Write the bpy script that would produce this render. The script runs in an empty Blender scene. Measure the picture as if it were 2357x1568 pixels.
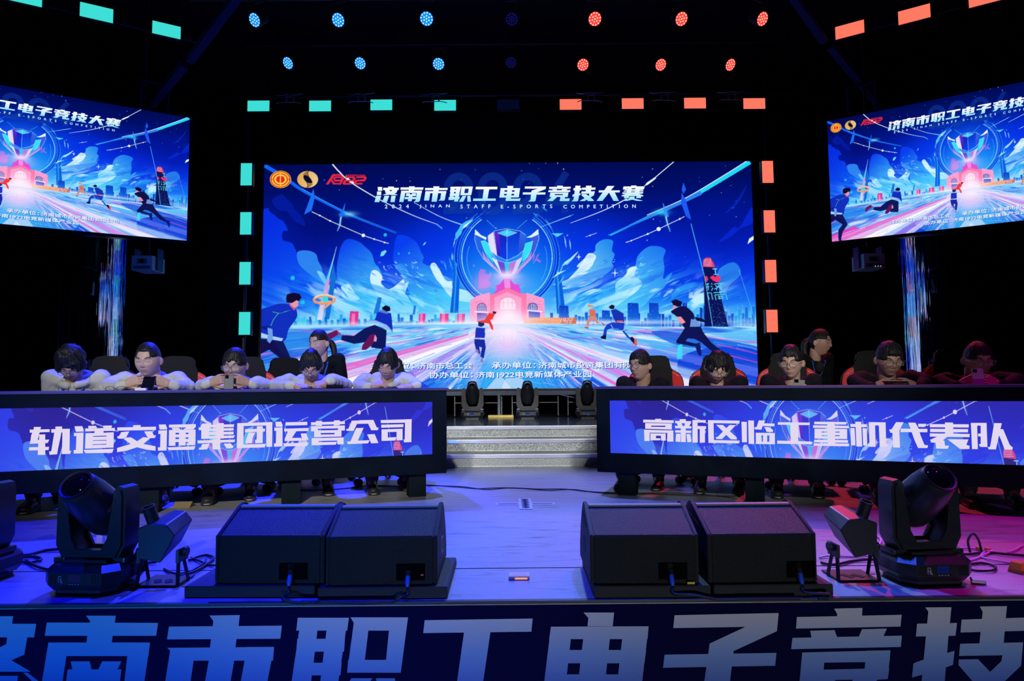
import bpy, bmesh, math, random
import numpy as np
from mathutils import Vector, Matrix, noise
from mathutils.geometry import tessellate_polygon

SC = bpy.context.scene
COL = SC.collection
# ------------------------------------------------------------------ camera
IW, IH = 2357.0, 1568.0
FPX = 1500.0
EYE = 0.795
PITCH = math.atan(101.0 / FPX)
ROLL = math.radians(0.42)
CAM = Vector((0.0, 0.0, EYE))
_f = Vector((0, math.cos(PITCH), math.sin(PITCH)))
_r0 = Vector((1, 0, 0))
_u0 = _r0.cross(_f)
_r = _r0 * math.cos(ROLL) - _u0 * math.sin(ROLL)
_u = _u0 * math.cos(ROLL) + _r0 * math.sin(ROLL)
cam_data = bpy.data.cameras.new('camera')
cam_data.sensor_width = 36.0
cam_data.lens = 36.0 * FPX / IW
cam_data.clip_start = 0.05
cam = bpy.data.objects.new('camera', cam_data)
COL.objects.link(cam)
cam.matrix_world = Matrix(((_r.x, _u.x, -_f.x, CAM.x), (_r.y, _u.y, -_f.y, CAM.y), (_r.z, _u.z, -_f.z, CAM.z), (0, 0, 0, 1)))
SC.camera = cam
SC.view_settings.view_transform = 'Standard'
SC.view_settings.look = 'None'
SC.view_settings.exposure = 0.0
SC.view_settings.gamma = 1.0
SC.view_settings.use_curve_mapping = False
SC.cycles.use_denoising = True
SC.cycles.max_bounces = 6
SC.cycles.diffuse_bounces = 3
SC.cycles.glossy_bounces = 4
SC.cycles.transmission_bounces = 4
SC.cycles.transparent_max_bounces = 12
SC.cycles.sample_clamp_indirect = 3.0
SC.cycles.sample_clamp_direct = 12.0

def ray(px, py):
    return _f + _r * ((px - IW / 2) / FPX) - _u * ((py - IH / 2) / FPX)
def at_y(px, py, Y):
    d = ray(px, py); return CAM + d * (Y / d.y)
def at_z(px, py, z):
    d = ray(px, py); return CAM + d * ((z - CAM.z) / d.z)
def on_plane(px, py, p0, n):
    d = ray(px, py); return CAM + d * ((Vector(p0) - CAM).dot(n) / d.dot(n))
def proj(p):
    q = Vector(p) - CAM; z = q.dot(_f)
    return (IW / 2 + FPX * q.dot(_r) / z, IH / 2 - FPX * q.dot(_u) / z)

# ------------------------------------------------------------------ world and stage lights
W = bpy.data.worlds.new('world'); SC.world = W; W.use_nodes = True
W.node_tree.nodes['Background'].inputs[0].default_value = (0.004, 0.006, 0.03, 1)
W.node_tree.nodes['Background'].inputs[1].default_value = 0.12

def spot(name, loc, target, color, power, angle=40, blend=0.5, size=0.08):
    d = bpy.data.lights.new(name, 'SPOT'); d.color = color; d.energy = power
    d.spot_size = math.radians(angle); d.spot_blend = blend; d.shadow_soft_size = size
    o = bpy.data.objects.new(name, d); COL.objects.link(o); o.location = loc
    o.rotation_euler = (Vector(target) - Vector(loc)).to_track_quat('-Z', 'Y').to_euler()
    return o
spot('wash_blue', (-3.4, 2.6, 5.2), (-2.3, 2.4, 0), (0.003, 0.003, 1.0), 1700, 46, 0.5)
spot('wash_blue', (-0.9, 3.2, 5.4), (-0.5, 2.7, 0), (0.015, 0.03, 1.0), 1200, 40, 0.7)
spot('wash_blue', (1.2, 3.4, 5.4), (0.7, 2.9, 0), (0.03, 0.09, 1.0), 1300, 38, 0.7)
spot('wash_lilac', (0.1, 5.4, 5.4), (0.0, 5.0, 0), (0.16, 0.22, 1.0), 1500, 30, 0.9)
spot('wash_magenta', (4.2, 3.0, 5.2), (3.15, 2.9, 0), (0.62, 0.004, 0.50), 1100, 40, 0.7)
spot('rim_red', (3.4, 7.6, 4.9), (2.7, 4.6, 0.8), (0.9, 0.04, 0.10), 800, 44, 0.6)
spot('rim_violet', (1.4, 7.4, 4.9), (1.3, 4.7, 0.8), (0.30, 0.06, 1.0), 350, 40, 0.6)
spot('back_white', (0.6, 6.6, 5.2), (0.4, 2.6, 0.2), (0.35, 0.60, 1.0), 900, 34, 0.8)
spot('key_left', (-1.0, -5.0, 4.6), (-1.75, 4.8, 1.2), (1.0, 0.98, 0.90), 2900, 22, 0.7, 0.15)
spot('key_right', (0.9, -5.0, 4.6), (1.5, 4.9, 1.2), (1.0, 0.96, 0.90), 2400, 17, 0.8, 0.15)
spot('rim_blue', (-2.0, 7.4, 4.9), (-2.1, 5.0, 0.8), (0.02, 0.03, 1.0), 5000, 44, 0.5)
spot('key_stairs', (0.0, -5.0, 5.4), (0.0, 6.95, 0.34), (0.95, 1.0, 1.0), 4200, 8.5, 0.5, 0.1)
spot('banner_blue', (-2.7, -3.2, -0.3), (-2.0, 2.4, -0.25), (0.02, 0.22, 1.0), 800, 50, 0.9)
spot('banner_white', (1.3, -3.6, -0.3), (0.9, 2.3, -0.25), (0.85, 0.9, 1.0), 300, 44, 0.9)


# ------------------------------------------------------------------ helpers
def lin(c):
    c = c / 255.0
    return c / 12.92 if c <= 0.04045 else ((c + 0.055) / 1.055) ** 2.4
def rgb(r, g, b): return (lin(r), lin(g), lin(b), 1.0)

MATS = {}
def mat(name, color=(0.5, 0.5, 0.5), rough=0.6, metal=0.0, spec=0.5, emis=None, estr=0.0, noise_amt=0.0, nscale=20.0, bump=0.0, bscale=200.0, coat=0.0, sheen=0.0, trans=0.0, alpha=1.0, attr=None, sss=0.0):
    if name in MATS: return MATS[name]
    m = bpy.data.materials.new(name); m.use_nodes = True
    nt = m.node_tree; b = nt.nodes['Principled BSDF']
    c = tuple(color)[:3] + (1.0,)
    b.inputs['Base Color'].default_value = c
    b.inputs['Roughness'].default_value = rough
    b.inputs['Metallic'].default_value = metal
    b.inputs['Specular IOR Level'].default_value = spec
    b.inputs['Coat Weight'].default_value = coat
    b.inputs['Sheen Weight'].default_value = sheen
    b.inputs['Transmission Weight'].default_value = trans
    b.inputs['Alpha'].default_value = alpha
    if sss:
        b.inputs['Subsurface Weight'].default_value = sss
        b.inputs['Subsurface Radius'].default_value = (0.01, 0.004, 0.002)
    src = None
    if attr:
        a = nt.nodes.new('ShaderNodeAttribute'); a.attribute_name = attr; src = a.outputs['Color']
        nt.links.new(src, b.inputs['Base Color'])
    if noise_amt > 0:
        tc = nt.nodes.new('ShaderNodeTexCoord'); n = nt.nodes.new('ShaderNodeTexNoise')
        n.inputs['Scale'].default_value = nscale; n.inputs['Detail'].default_value = 5
        nt.links.new(tc.outputs['Object'], n.inputs['Vector'])
        mr = nt.nodes.new('ShaderNodeMapRange'); mr.inputs[3].default_value = 1 - noise_amt; mr.inputs[4].default_value = 1 + noise_amt
        mr.inputs[1].default_value = 0.3; mr.inputs[2].default_value = 0.7
        nt.links.new(n.outputs['Fac'], mr.inputs[0])
        vm = nt.nodes.new('ShaderNodeVectorMath'); vm.operation = 'SCALE'; vm.inputs[0].default_value = c[:3]
        if src: nt.links.new(src, vm.inputs[0])
        nt.links.new(mr.outputs[0], vm.inputs['Scale']); nt.links.new(vm.outputs[0], b.inputs['Base Color'])
    if bump > 0:
        tc = nt.nodes.new('ShaderNodeTexCoord'); n = nt.nodes.new('ShaderNodeTexNoise')
        n.inputs['Scale'].default_value = bscale; n.inputs['Detail'].default_value = 4
        nt.links.new(tc.outputs['Object'], n.inputs['Vector'])
        bp = nt.nodes.new('ShaderNodeBump'); bp.inputs['Strength'].default_value = bump; bp.inputs['Distance'].default_value = 0.004
        nt.links.new(n.outputs['Fac'], bp.inputs['Height']); nt.links.new(bp.outputs[0], b.inputs['Normal'])
    if emis:
        b.inputs['Emission Color'].default_value = tuple(emis)[:3] + (1,)
        b.inputs['Emission Strength'].default_value = estr
    MATS[name] = m
    return m

def emat(name, attr='Col', strength=1.0, sample=False, color=None, dots=None):
    """what a lit LED surface gives off; colour from the mesh's own colour attribute or one colour"""
    if name in MATS: return MATS[name]
    m = bpy.data.materials.new(name); m.use_nodes = True; nt = m.node_tree
    for n in list(nt.nodes): nt.nodes.remove(n)
    o = nt.nodes.new('ShaderNodeOutputMaterial'); e = nt.nodes.new('ShaderNodeEmission')
    e.inputs['Strength'].default_value = strength
    if color: e.inputs['Color'].default_value = tuple(color)[:3] + (1,)
    else:
        a = nt.nodes.new('ShaderNodeAttribute'); a.attribute_name = attr
        nt.links.new(a.outputs['Color'], e.inputs['Color'])
    if dots:   # LED pixel rows: (pitch in metres, depth)
        pitch, amt = dots
        tc = nt.nodes.new('ShaderNodeTexCoord'); sp = nt.nodes.new('ShaderNodeSeparateXYZ')
        nt.links.new(tc.outputs['Object'], sp.inputs[0])
        outs = []
        for k in (0, 2):
            ml = nt.nodes.new('ShaderNodeMath'); ml.operation = 'MULTIPLY'; ml.inputs[1].default_value = 2 * math.pi / pitch
            sn = nt.nodes.new('ShaderNodeMath'); sn.operation = 'SINE'
            nt.links.new(sp.outputs[k], ml.inputs[0]); nt.links.new(ml.outputs[0], sn.inputs[0]); outs.append(sn)
        ad = nt.nodes.new('ShaderNodeMath'); ad.operation = 'ADD'
        nt.links.new(outs[0].outputs[0], ad.inputs[0]); nt.links.new(outs[1].outputs[0], ad.inputs[1])
        mr = nt.nodes.new('ShaderNodeMapRange'); mr.inputs[1].default_value = -2; mr.inputs[2].default_value = 2
        mr.inputs[3].default_value = strength * (1 - amt); mr.inputs[4].default_value = strength * (1 + amt)
        nt.links.new(ad.outputs[0], mr.inputs[0]); nt.links.new(mr.outputs[0], e.inputs['Strength'])
    nt.links.new(e.outputs[0], o.inputs[0])
    m.cycles.emission_sampling = 'AUTO' if sample else 'NONE'
    MATS[name] = m
    return m

def tag(o, label=None, cat=None, group=None, kind=None):
    if label: o['label'] = label
    if cat: o['category'] = cat
    if group: o['group'] = group
    if kind: o['kind'] = kind
    return o
def thing(name, label, cat, loc=(0, 0, 0), rz=0.0, group=None):
    o = bpy.data.objects.new(name, None); COL.objects.link(o); o.empty_display_size = 0.1
    o.location = loc; o.rotation_euler = (0, 0, rz)
    return tag(o, label, cat, group)
def link_mesh(name, me, m=None, parent=None, loc=None):
    o = bpy.data.objects.new(name, me); COL.objects.link(o)
    if m is not None and len(me.materials) == 0: me.materials.append(m)
    if parent is not None: o.parent = parent
    if loc is not None: o.location = loc
    return o
def obj(name, bm, m, parent=None, smooth=False, sharp=None, loc=None):
    me = bpy.data.meshes.new(name)
    bmesh.ops.recalc_face_normals(bm, faces=bm.faces)
    bm.to_mesh(me); bm.free()
    if smooth:
        me.shade_smooth()
        if sharp is not None: me.set_sharp_from_angle(angle=math.radians(sharp))
    return link_mesh(name, me, m, parent, loc)
def clone(o, parent=None):
    c = o.copy(); COL.objects.link(c)
    if parent is not None: c.parent = parent
    for ch in o.children: clone(ch, c)
    return c

def bx(bm, c, s, rot=None, bev=0.0, taper=None):
    """box centre c size s; rot = Matrix 3x3/4x4 applied about the centre"""
    hx, hy, hz = s[0] / 2, s[1] / 2, s[2] / 2
    vs = []
    for z in (-1, 1):
        t = taper if (taper and z > 0) else 1.0
        for x, y in ((-1, -1), (1, -1), (1, 1), (-1, 1)):
            v = Vector((x * hx * t, y * hy * t, z * hz))
            if rot is not None: v = rot @ v
            vs.append(bm.verts.new(v + Vector(c)))
    fs = [bm.faces.new([vs[i] for i in f]) for f in ((0, 3, 2, 1), (4, 5, 6, 7), (0, 1, 5, 4), (1, 2, 6, 5), (2, 3, 7, 6), (3, 0, 4, 7))]
    if bev > 0:
        es = list({e for f in fs for e in f.edges})
        bmesh.ops.bevel(bm, geom=es, offset=bev, segments=2, affect='EDGES', profile=0.7)
    return bm
def box(c, s, rot=None, bev=0.0, taper=None): return bx(bmesh.new(), c, s, rot, bev, taper)
def prism(bm, pts, axis, a, b, bev=0.0):
    """polygon pts (2-tuples) extruded along axis from a to b. axis 0: pts=(y,z); 1: (x,z); 2: (x,y)"""
    def mk(p, t):
        if axis == 0: return (t, p[0], p[1])
        if axis == 1: return (p[0], t, p[1])
        return (p[0], p[1], t)
    A = [bm.verts.new(mk(p, a)) for p in pts]; B = [bm.verts.new(mk(p, b)) for p in pts]
    n = len(pts); fs = [bm.faces.new(A), bm.faces.new(B[::-1])]
    for i in range(n): fs.append(bm.faces.new((A[i], B[i], B[(i + 1) % n], A[(i + 1) % n])))
    if bev > 0:
        bmesh.ops.bevel(bm, geom=list({e for f in fs for e in f.edges}), offset=bev, segments=2, affect='EDGES')
    return bm
def tube(bm, pts, r, n=8, cap=True, closed=False):
    pts = [Vector(p) for p in pts]; N = len(pts)
    rr = r if hasattr(r, '__len__') else [r] * N
    rings = []; prev = None
    for i in range(N):
        if closed: t = (pts[(i + 1) % N] - pts[i - 1])
        else: t = pts[min(i + 1, N - 1)] - pts[max(i - 1, 0)]
        t = t.normalized() if t.length > 1e-9 else Vector((0, 0, 1))
        if prev is None:
            a = Vector((0, 0, 1)) if abs(t.z) < 0.9 else Vector((1, 0, 0))
            u = t.cross(a).normalized()
        else:
            u = (prev - t * prev.dot(t)); u = u.normalized() if u.length > 1e-6 else t.orthogonal().normalized()
        prev = u; v = t.cross(u)
        rings.append([bm.verts.new(pts[i] + (u * math.cos(k * 2 * math.pi / n) + v * math.sin(k * 2 * math.pi / n)) * rr[i]) for k in range(n)])
    for i in range(N if closed else N - 1):
        A, B = rings[i], rings[(i + 1) % N]
        for k in range(n): bm.faces.new((A[k], A[(k + 1) % n], B[(k + 1) % n], B[k]))
    if cap and not closed:
        bm.faces.new(rings[0][::-1]); bm.faces.new(rings[-1])
    return bm
def lathe(bm, prof, n=32, M=None):
    """prof: list of (radius, height) spun about Z, M places it"""
    rings = []
    for r, z in prof:
        if r < 1e-6:
            v = Vector((0, 0, z)); rings.append([bm.verts.new(M @ v if M else v)])
        else:
            ring = []
            for k in range(n):
                a = 2 * math.pi * k / n; v = Vector((r * math.cos(a), r * math.sin(a), z)); ring.append(bm.verts.new(M @ v if M else v))
            rings.append(ring)
    for A, B in zip(rings, rings[1:]):
        if len(A) == 1 and len(B) == 1: continue
        for k in range(n):
            k2 = (k + 1) % n
            if len(A) == 1: bm.faces.new((A[0], B[k2], B[k]))
            elif len(B) == 1: bm.faces.new((A[k], A[k2], B[0]))
            else: bm.faces.new((A[k], A[k2], B[k2], B[k]))
    return bm
def smooth_path(pts, n=8):
    """Catmull-Rom through the points"""
    P = [Vector(p) for p in pts]; out = []
    for i in range(len(P) - 1):
        p0, p1, p2, p3 = P[max(i - 1, 0)], P[i], P[i + 1], P[min(i + 2, len(P) - 1)]
        for k in range(n):
            t = k / n
            out.append(0.5 * ((2 * p1) + (p2 - p0) * t + (2 * p0 - 5 * p1 + 4 * p2 - p3) * t * t + (3 * p1 - p0 - 3 * p2 + p3) * t ** 3))
    out.append(P[-1]); return out
def polys_mesh(name, polys, to3d, colorf=None, step=0.0):
    """flat polygons (lists of 2-tuples) as one mesh; to3d(x, y, lift); colorf(x, y)->linear rgb"""
    vs, fs, cs = [], [], []
    for i, p in enumerate(polys):
        b = len(vs); lift = i * step
        for x, y in p:
            vs.append(to3d(x, y, lift))
            if colorf: cs.append(colorf(x, y))
        for t in tessellate_polygon([[Vector((x, y, 0)) for x, y in p]]): fs.append([b + k for k in t])
    me = bpy.data.meshes.new(name); me.from_pydata([tuple(v) for v in vs], [], fs)
    if colorf:
        a = me.color_attributes.new('Col', 'FLOAT_COLOR', 'POINT')
        a.data.foreach_set('color', np.array([[c[0], c[1], c[2], 1.0] for c in cs], dtype=np.float32).ravel())
    return me
def PL(s, ox=0.0, oy=0.0, sc=1.0):
    """'x y,x y,...;x y,...' -> list of polygons in photo pixels"""
    out = []
    for part in s.replace('\n', '').split(';'):
        if not part.strip(): continue
        p = []
        for q in part.split(','):
            a, b = q.split(); p.append((ox + float(a) / sc, oy + float(b) / sc))
        out.append(p)
    return out

# ------------------------------------------------------------------ the picture shown on the three big screens (drawn once, as flat shapes in screen-plane coordinates)
SCR_Y = 9.0
_tl = at_y(609, 378.5, SCR_Y); _tr = at_y(1728, 372.5, SCR_Y); _bl = at_y(598.5, 898.5, SCR_Y); _br = at_y(1746, 891, SCR_Y)
SX0 = (_tl.x + _bl.x) / 2; SX1 = (_tr.x + _br.x) / 2; SZ1 = (_tl.z + _tr.z) / 2; SZ0 = (_bl.z + _br.z) / 2
AW, AH = 1100, 496           # picture cells
SS = 2                       # drawn at twice that and averaged
CV = np.zeros((AH * SS, AW * SS, 3), dtype=np.float32)
def A(px, py):
    """photo pixel on the main screen -> picture cell coordinates (oversampled)"""
    p = at_y(px, py, SCR_Y)
    return ((p.x - SX0) / (SX1 - SX0) * AW * SS, (SZ1 - p.z) / (SZ1 - SZ0) * AH * SS)
CH, CW = CV.shape[:2]
UX = CW / (1137.0)           # cells per photo pixel
def fillmask(P):
    xs = [p[0] for p in P]; ys = [p[1] for p in P]
    x0, x1 = max(0, int(min(xs)) - 1), min(CW, int(max(xs)) + 2); y0, y1 = max(0, int(min(ys)) - 1), min(CH, int(max(ys)) + 2)
    if x1 <= x0 or y1 <= y0: return None
    m = np.zeros((y1 - y0, x1 - x0 + 1), dtype=np.int32)
    n = len(P)
    for i in range(n):
        ax, ay = P[i]; bx_, by = P[(i + 1) % n]
        if ay == by: continue
        if ay > by: ax, ay, bx_, by = bx_, by, ax, ay
        r0 = max(y0, int(math.ceil(ay - 0.5))); r1 = min(y1, int(math.ceil(by - 0.5)))
        if r1 <= r0: continue
        rows = np.arange(r0, r1); xx = ax + (rows + 0.5 - ay) * (bx_ - ax) / (by - ay)
        c = np.clip(np.ceil(xx - 0.5).astype(int) - x0, 0, x1 - x0)
        np.add.at(m, (rows - y0, c), 1)
    m = (np.cumsum(m, axis=1)[:, :-1] % 2).astype(np.float32)
    return m, x0, y0, x1, y1
def crv(P, n=5):
    out = []; N = len(P)
    for i in range(N):
        p0, p1, p2, p3 = P[i - 1], P[i], P[(i + 1) % N], P[(i + 2) % N]
        for k in range(n):
            t = k / n
            out.append(tuple(0.5 * ((2 * p1[j]) + (p2[j] - p0[j]) * t + (2 * p0[j] - 5 * p1[j] + 4 * p2[j] - p3[j]) * t * t + (3 * p1[j] - p0[j] - 3 * p2[j] + p3[j]) * t ** 3) for j in (0, 1)))
    return out
def paint(m, col, a):
    mk, x0, y0, x1, y1 = m
    CV[y0:y1, x0:x1] += (col - CV[y0:y1, x0:x1]) * (mk * a)[..., None]
def poly(P, c, a=1.0, c2=None, g=None, curve=False, soft=0):
    """P photo px; c colour 0-255; c2 + g=((x,y),(x,y)) gradient from c to c2"""
    if isinstance(P, str): P = PL(P)[0]
    Q = [A(*p) for p in P]
    if curve: Q = crv(Q)
    m = fillmask(Q)
    if m is None: return
    mk, x0, y0, x1, y1 = m
    if soft:
        k = int(soft * UX)
        for _ in range(2):
            for ax in (0, 1):
                cs = np.cumsum(np.pad(mk, [(k + 1, k) if i == ax else (0, 0) for i in (0, 1)], mode='edge'), axis=ax)
                mk = (cs[2 * k + 1:] - cs[:-2 * k - 1]) / (2 * k + 1) if ax == 0 else (cs[:, 2 * k + 1:] - cs[:, :-2 * k - 1]) / (2 * k + 1)
        m = (mk, x0, y0, x1, y1)
    col = np.array(c, dtype=np.float32)
    if c2 is not None:
        if g is None:
            ys = [p[1] for p in P]; g = ((0, min(ys)), (0, max(ys)))
        (ax, ay), (bx_, by) = A(*g[0]), A(*g[1])
        Y, X = np.mgrid[y0:y1, x0:x1].astype(np.float32)
        dx, dy = bx_ - ax, by - ay
        if g[0][0] == g[1][0]: dx = 0
        t = np.clip(((X - ax) * dx + (Y - ay) * dy) / (dx * dx + dy * dy), 0, 1)[..., None]
        col = col + (np.array(c2, dtype=np.float32) - col) * t
    paint(m, col, a)
def polys(s, c, a=1.0, **k):
    ox, oy, sc = k.pop('z', (0, 0, 1))
    for p in PL(s, ox, oy, sc): poly(p, c, a, **k)
def glow(x, y, rx, ry, c, a=1.0, pw=1.0):
    cx, cy = A(x, y); rx *= UX; ry *= UX
    x0, x1 = max(0, int(cx - 3 * rx)), min(CW, int(cx + 3 * rx)); y0, y1 = max(0, int(cy - 3 * ry)), min(CH, int(cy + 3 * ry))
    if x1 <= x0 or y1 <= y0: return
    Y, X = np.mgrid[y0:y1, x0:x1].astype(np.float32)
    mk = np.exp(-(((X - cx) / rx) ** 2 + ((Y - cy) / ry) ** 2) ** pw)
    paint((mk, x0, y0, x1, y1), np.array(c, dtype=np.float32), a)
def line(P, w, c, a=1.0, curve=False, w2=None, glw=0):
    """stroke of width w (photo px), tapering to w2"""
    if isinstance(P, str): P = PL(P)[0]
    if curve and len(P) > 2: P = [(v.x, v.y) for v in smooth_path([(p[0], p[1], 0) for p in P], 6)]
    if w2 is None: w2 = w
    N = len(P); L, R = [], []
    for i, p in enumerate(P):
        q0, q1 = P[max(i - 1, 0)], P[min(i + 1, N - 1)]
        dx, dy = q1[0] - q0[0], q1[1] - q0[1]; d = math.hypot(dx, dy) or 1
        ww = (w + (w2 - w) * i / (N - 1)) / 2
        L.append((p[0] - dy / d * ww, p[1] + dx / d * ww)); R.append((p[0] + dy / d * ww, p[1] - dx / d * ww))
    if glw: poly(L + R[::-1], c, a * 0.5, soft=glw)
    poly(L + R[::-1], c, a)
def disc(x, y, r, c, a=1.0, ry=None):
    ry = ry or r
    poly([(x + r * math.cos(t * math.pi / 10), y + ry * math.sin(t * math.pi / 10)) for t in range(20)], c, a)
def arc(x, y, r, a0, a1, w, c, a=1.0, ry=None, w2=None):
    ry = ry or r; n = 28
    line([(x + r * math.cos(math.radians(a0 + (a1 - a0) * i / n)), y + ry * math.sin(math.radians(a0 + (a1 - a0) * i / n))) for i in range(n + 1)], w, c, a, w2=w2)

def vnoise(u, v, seed=0, oct_=4):
    """smooth value noise sampled at arrays u, v"""
    rg = np.random.RandomState(seed); out = np.zeros(u.shape, np.float32); a = 1.0; t = 0
    for o in range(oct_):
        T = rg.rand(256, 256).astype(np.float32); iu, iv = np.floor(u).astype(int), np.floor(v).astype(int); fu, fv = (u - iu), (v - iv)
        fu = fu * fu * (3 - 2 * fu); fv = fv * fv * (3 - 2 * fv); i0, i1, j0, j1 = iu & 255, (iu + 1) & 255, iv & 255, (iv + 1) & 255
        out += a * ((T[j0, i0] * (1 - fu) + T[j0, i1] * fu) * (1 - fv) + (T[j1, i0] * (1 - fu) + T[j1, i1] * fu) * fv); t += a; a *= 0.5; u = u * 2.03 + 17; v = v * 2.03 + 9
    return out / t
def wash(x0, y0, x1, y1, fn, c):
    """blend colour c over a photo rectangle with alpha fn(X, Y in photo px)"""
    ax, ay = A(x0, y0); bx_, by = A(x1, y1); ax, ay = max(0, int(ax)), max(0, int(ay)); bx_, by = min(CW, int(bx_)), min(CH, int(by))
    Y, X = np.mgrid[ay:by, ax:bx_].astype(np.float32); X = 603 + X / CW * 1133; Y = 376 + Y / CH * 518
    CV[ay:by, ax:bx_] += (np.array(c, np.float32) - CV[ay:by, ax:bx_]) * np.clip(fn(X, Y), 0, 1)[..., None]
def draw_picture():
    rnd = random.Random(5)
    WHT, CY, LC = (235, 250, 255), (60, 225, 250), (120, 225, 255)
    # sky
    ys = np.linspace(0, 1, CH)
    ky = [0, .12, .25, .38, .5, .62, .70, .74, 1]
    kc = np.array([(0, 10, 84), (0, 14, 104), (2, 22, 150), (4, 34, 205), (8, 58, 235), (22, 110, 245), (70, 185, 250), (150, 225, 252), (40, 130, 240)], dtype=np.float32)
    for k in range(3): CV[..., k] = np.interp(ys, ky, kc[:, k])[:, None]
    glow(745, 520, 110, 60, (2, 12, 110), .8); glow(700, 590, 90, 40, (4, 16, 120), .6)
    glow(1660, 520, 90, 90, (2, 20, 150), .6); glow(1600, 640, 70, 50, (6, 50, 225), .6)
    glow(1168, 560, 200, 90, (5, 80, 250), .6); glow(1168, 640, 150, 70, (30, 180, 250), .75)
    glow(1010, 560, 70, 60, (5, 50, 240), .5); glow(1360, 560, 90, 60, (4, 50, 240), .5)
    for i in range(90):
        x, y = rnd.uniform(605, 1730), 376 + 260 * rnd.random() ** 1.5
        disc(x, y, rnd.choice((.7, .8, 1.3)), WHT, rnd.uniform(.3, .9))
    z1, z2 = (590, 360, 3.995), (1160, 360, 3.928)
    def c1(s, c, a=1, **k): polys(s, c, a, z=z1, curve=True, **k)
    def c2(s, c, a=1, **k): polys(s, c, a, z=z2, curve=True, **k)
    # clouds on the left
    c1('150 400,230 350,260 370,340 450,340 480,390 520,440 590,445 640,350 590,290 510,220 500,170 460', (4, 28, 165), .8)
    c1('60 540,150 530,200 570,250 600,290 680,245 690,245 770,330 800,370 880,420 950,600 1080,700 1250,600 1360,60 1360', (6, 46, 225), 1, c2=(14, 90, 245), g=((620, 520), (720, 690)))
    c1('380 880,480 868,550 900,570 960,600 1020,612 1080,600 1120,660 1180,560 1130,450 1050,390 980', (44, 128, 240))
    c1('560 1060,620 1080,660 1170,740 1230,720 1260,640 1190', (150, 225, 255), .8)
    c1('800 790,860 760,950 790,1000 830,1060 890,1090 980,1130 1030,1160 1110,1150 1170,1230 1220,1370 1120,1340 1230,1390 1290,1400 1400,850 1400,780 1200,740 1080,760 900', (10, 66, 235), 1, c2=(70, 205, 250), g=((790, 560), (870, 690)))
    c1('1060 1060,1110 1050,1160 1110,1150 1170,1230 1220,1370 1120,1340 1230,1400 1300,1420 1420,1180 1400,1100 1250,1050 1150', (215, 246, 255), .95)
    c1('780 1200,850 1175,900 1250,950 1310,880 1320,820 1260', (205, 245, 255), .9); c1('740 1200,790 1240,840 1300,900 1340,830 1320,760 1250', WHT, .6)
    c1('1290 740,1350 725,1420 750,1480 800,1510 870,1540 930,1530 980,1600 1010,1640 980,1680 1050,1720 1100,1800 1180,1900 1230,2000 1260,1990 1400,1500 1400,1400 1230,1330 1080,1270 990,1260 900', (8, 62, 238), 1, c2=(70, 200, 250), g=((930, 560), (1010, 690)))
    c1('1280 1010,1340 990,1400 1060,1390 1130,1440 1140,1330 1080', (50, 150, 245), .8)
    c1('1600 1010,1640 980,1690 1050,1740 1140,1800 1150,1810 1200,1950 1240,2040 1290,1960 1340,1800 1300,1700 1180,1650 1120', (220, 248, 255), .95)
    c1('1240 1290,1400 1150,1370 1290,1500 1420,1250 1420', (190, 240, 255), .9)
    # clouds on the right
    c2('940 750,985 770,975 850,1000 890,975 960,990 1000,930 1060,850 1110,700 1180,520 1160,620 1080,700 980,750 900,820 860,830 800,880 760', (36, 140, 240), 1, c2=(150, 225, 252), g=((1400, 560), (1320, 640)))
    c2('760 880,830 900,810 960,780 1010,700 1060,560 1140,620 1070,690 990', (225, 245, 255), .95)
    c2('1300 820,1400 815,1460 850,1440 920,1450 1020,1440 1110,1520 1050,1450 1180,1350 1260,1200 1380,860 1380,1000 1240,1020 1140,1100 1070,1110 1020,1180 1000,1210 900', (30, 120, 240), 1, c2=(90, 205, 250), g=((1530, 580), (1440, 700)))
    c2('1100 1070,1130 1010,1200 1000,1180 1080,1250 1140,1200 1220,1100 1290,980 1380,880 1380,1000 1240,1010 1150', (228, 250, 255), .97)
    c2('1930 1050,2000 980,2080 960,2130 1010,2130 1080,2050 1150,2000 1220,1960 1200', (40, 130, 235), .9)
    c2('1640 1360,1740 1260,1800 1240,1850 1300,1870 1360', (90, 200, 250), .9)
    c2('2010 700,2080 640,2130 640,2240 460,2245 600,2140 650,2060 720,1940 780', (8, 40, 215), .8); c2('2000 510,2100 400,2200 250,2120 420,2030 500', (8, 40, 190), .6)
    # wind strokes
    for s in ('440 1160,560 1120,640 1080,760 1045,660 1110,520 1150', '520 1190,640 1160,760 1120,680 1170,560 1200', '700 1250,800 1200,890 1210,820 1230,760 1250', '1440 1270,1480 1220,1530 1200,1500 1240', '660 990,720 930,780 880,740 940,680 1000', '560 960,670 860,620 930,570 980'):
        c2(s, (225, 250, 255), .85)
    for i in range(230):
        side = -1 if rnd.random() < .5 else 1
        x = 1168 + side * rnd.uniform(150, 470); y = rnd.uniform(600, 728); l = rnd.uniform(8, 40) * (.5 + (y - 600) / 160)
        a = math.radians(rnd.uniform(8, 38)) * side; dx, dy = l * math.cos(a), -abs(l) * math.sin(a) * side; w = rnd.uniform(.8, 3.2)
        if abs(x - 1168) > 330 and y < 650: continue
        poly([(x, y), (x + dx * .4, y - w + dy * .4 * side), (x + dx, y + dy * side), (x + dx * .5, y + w + dy * .5 * side)], rnd.choice(((150, 230, 255), (60, 170, 250), (210, 245, 255), (30, 120, 245))), rnd.uniform(.35, .8))
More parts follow.
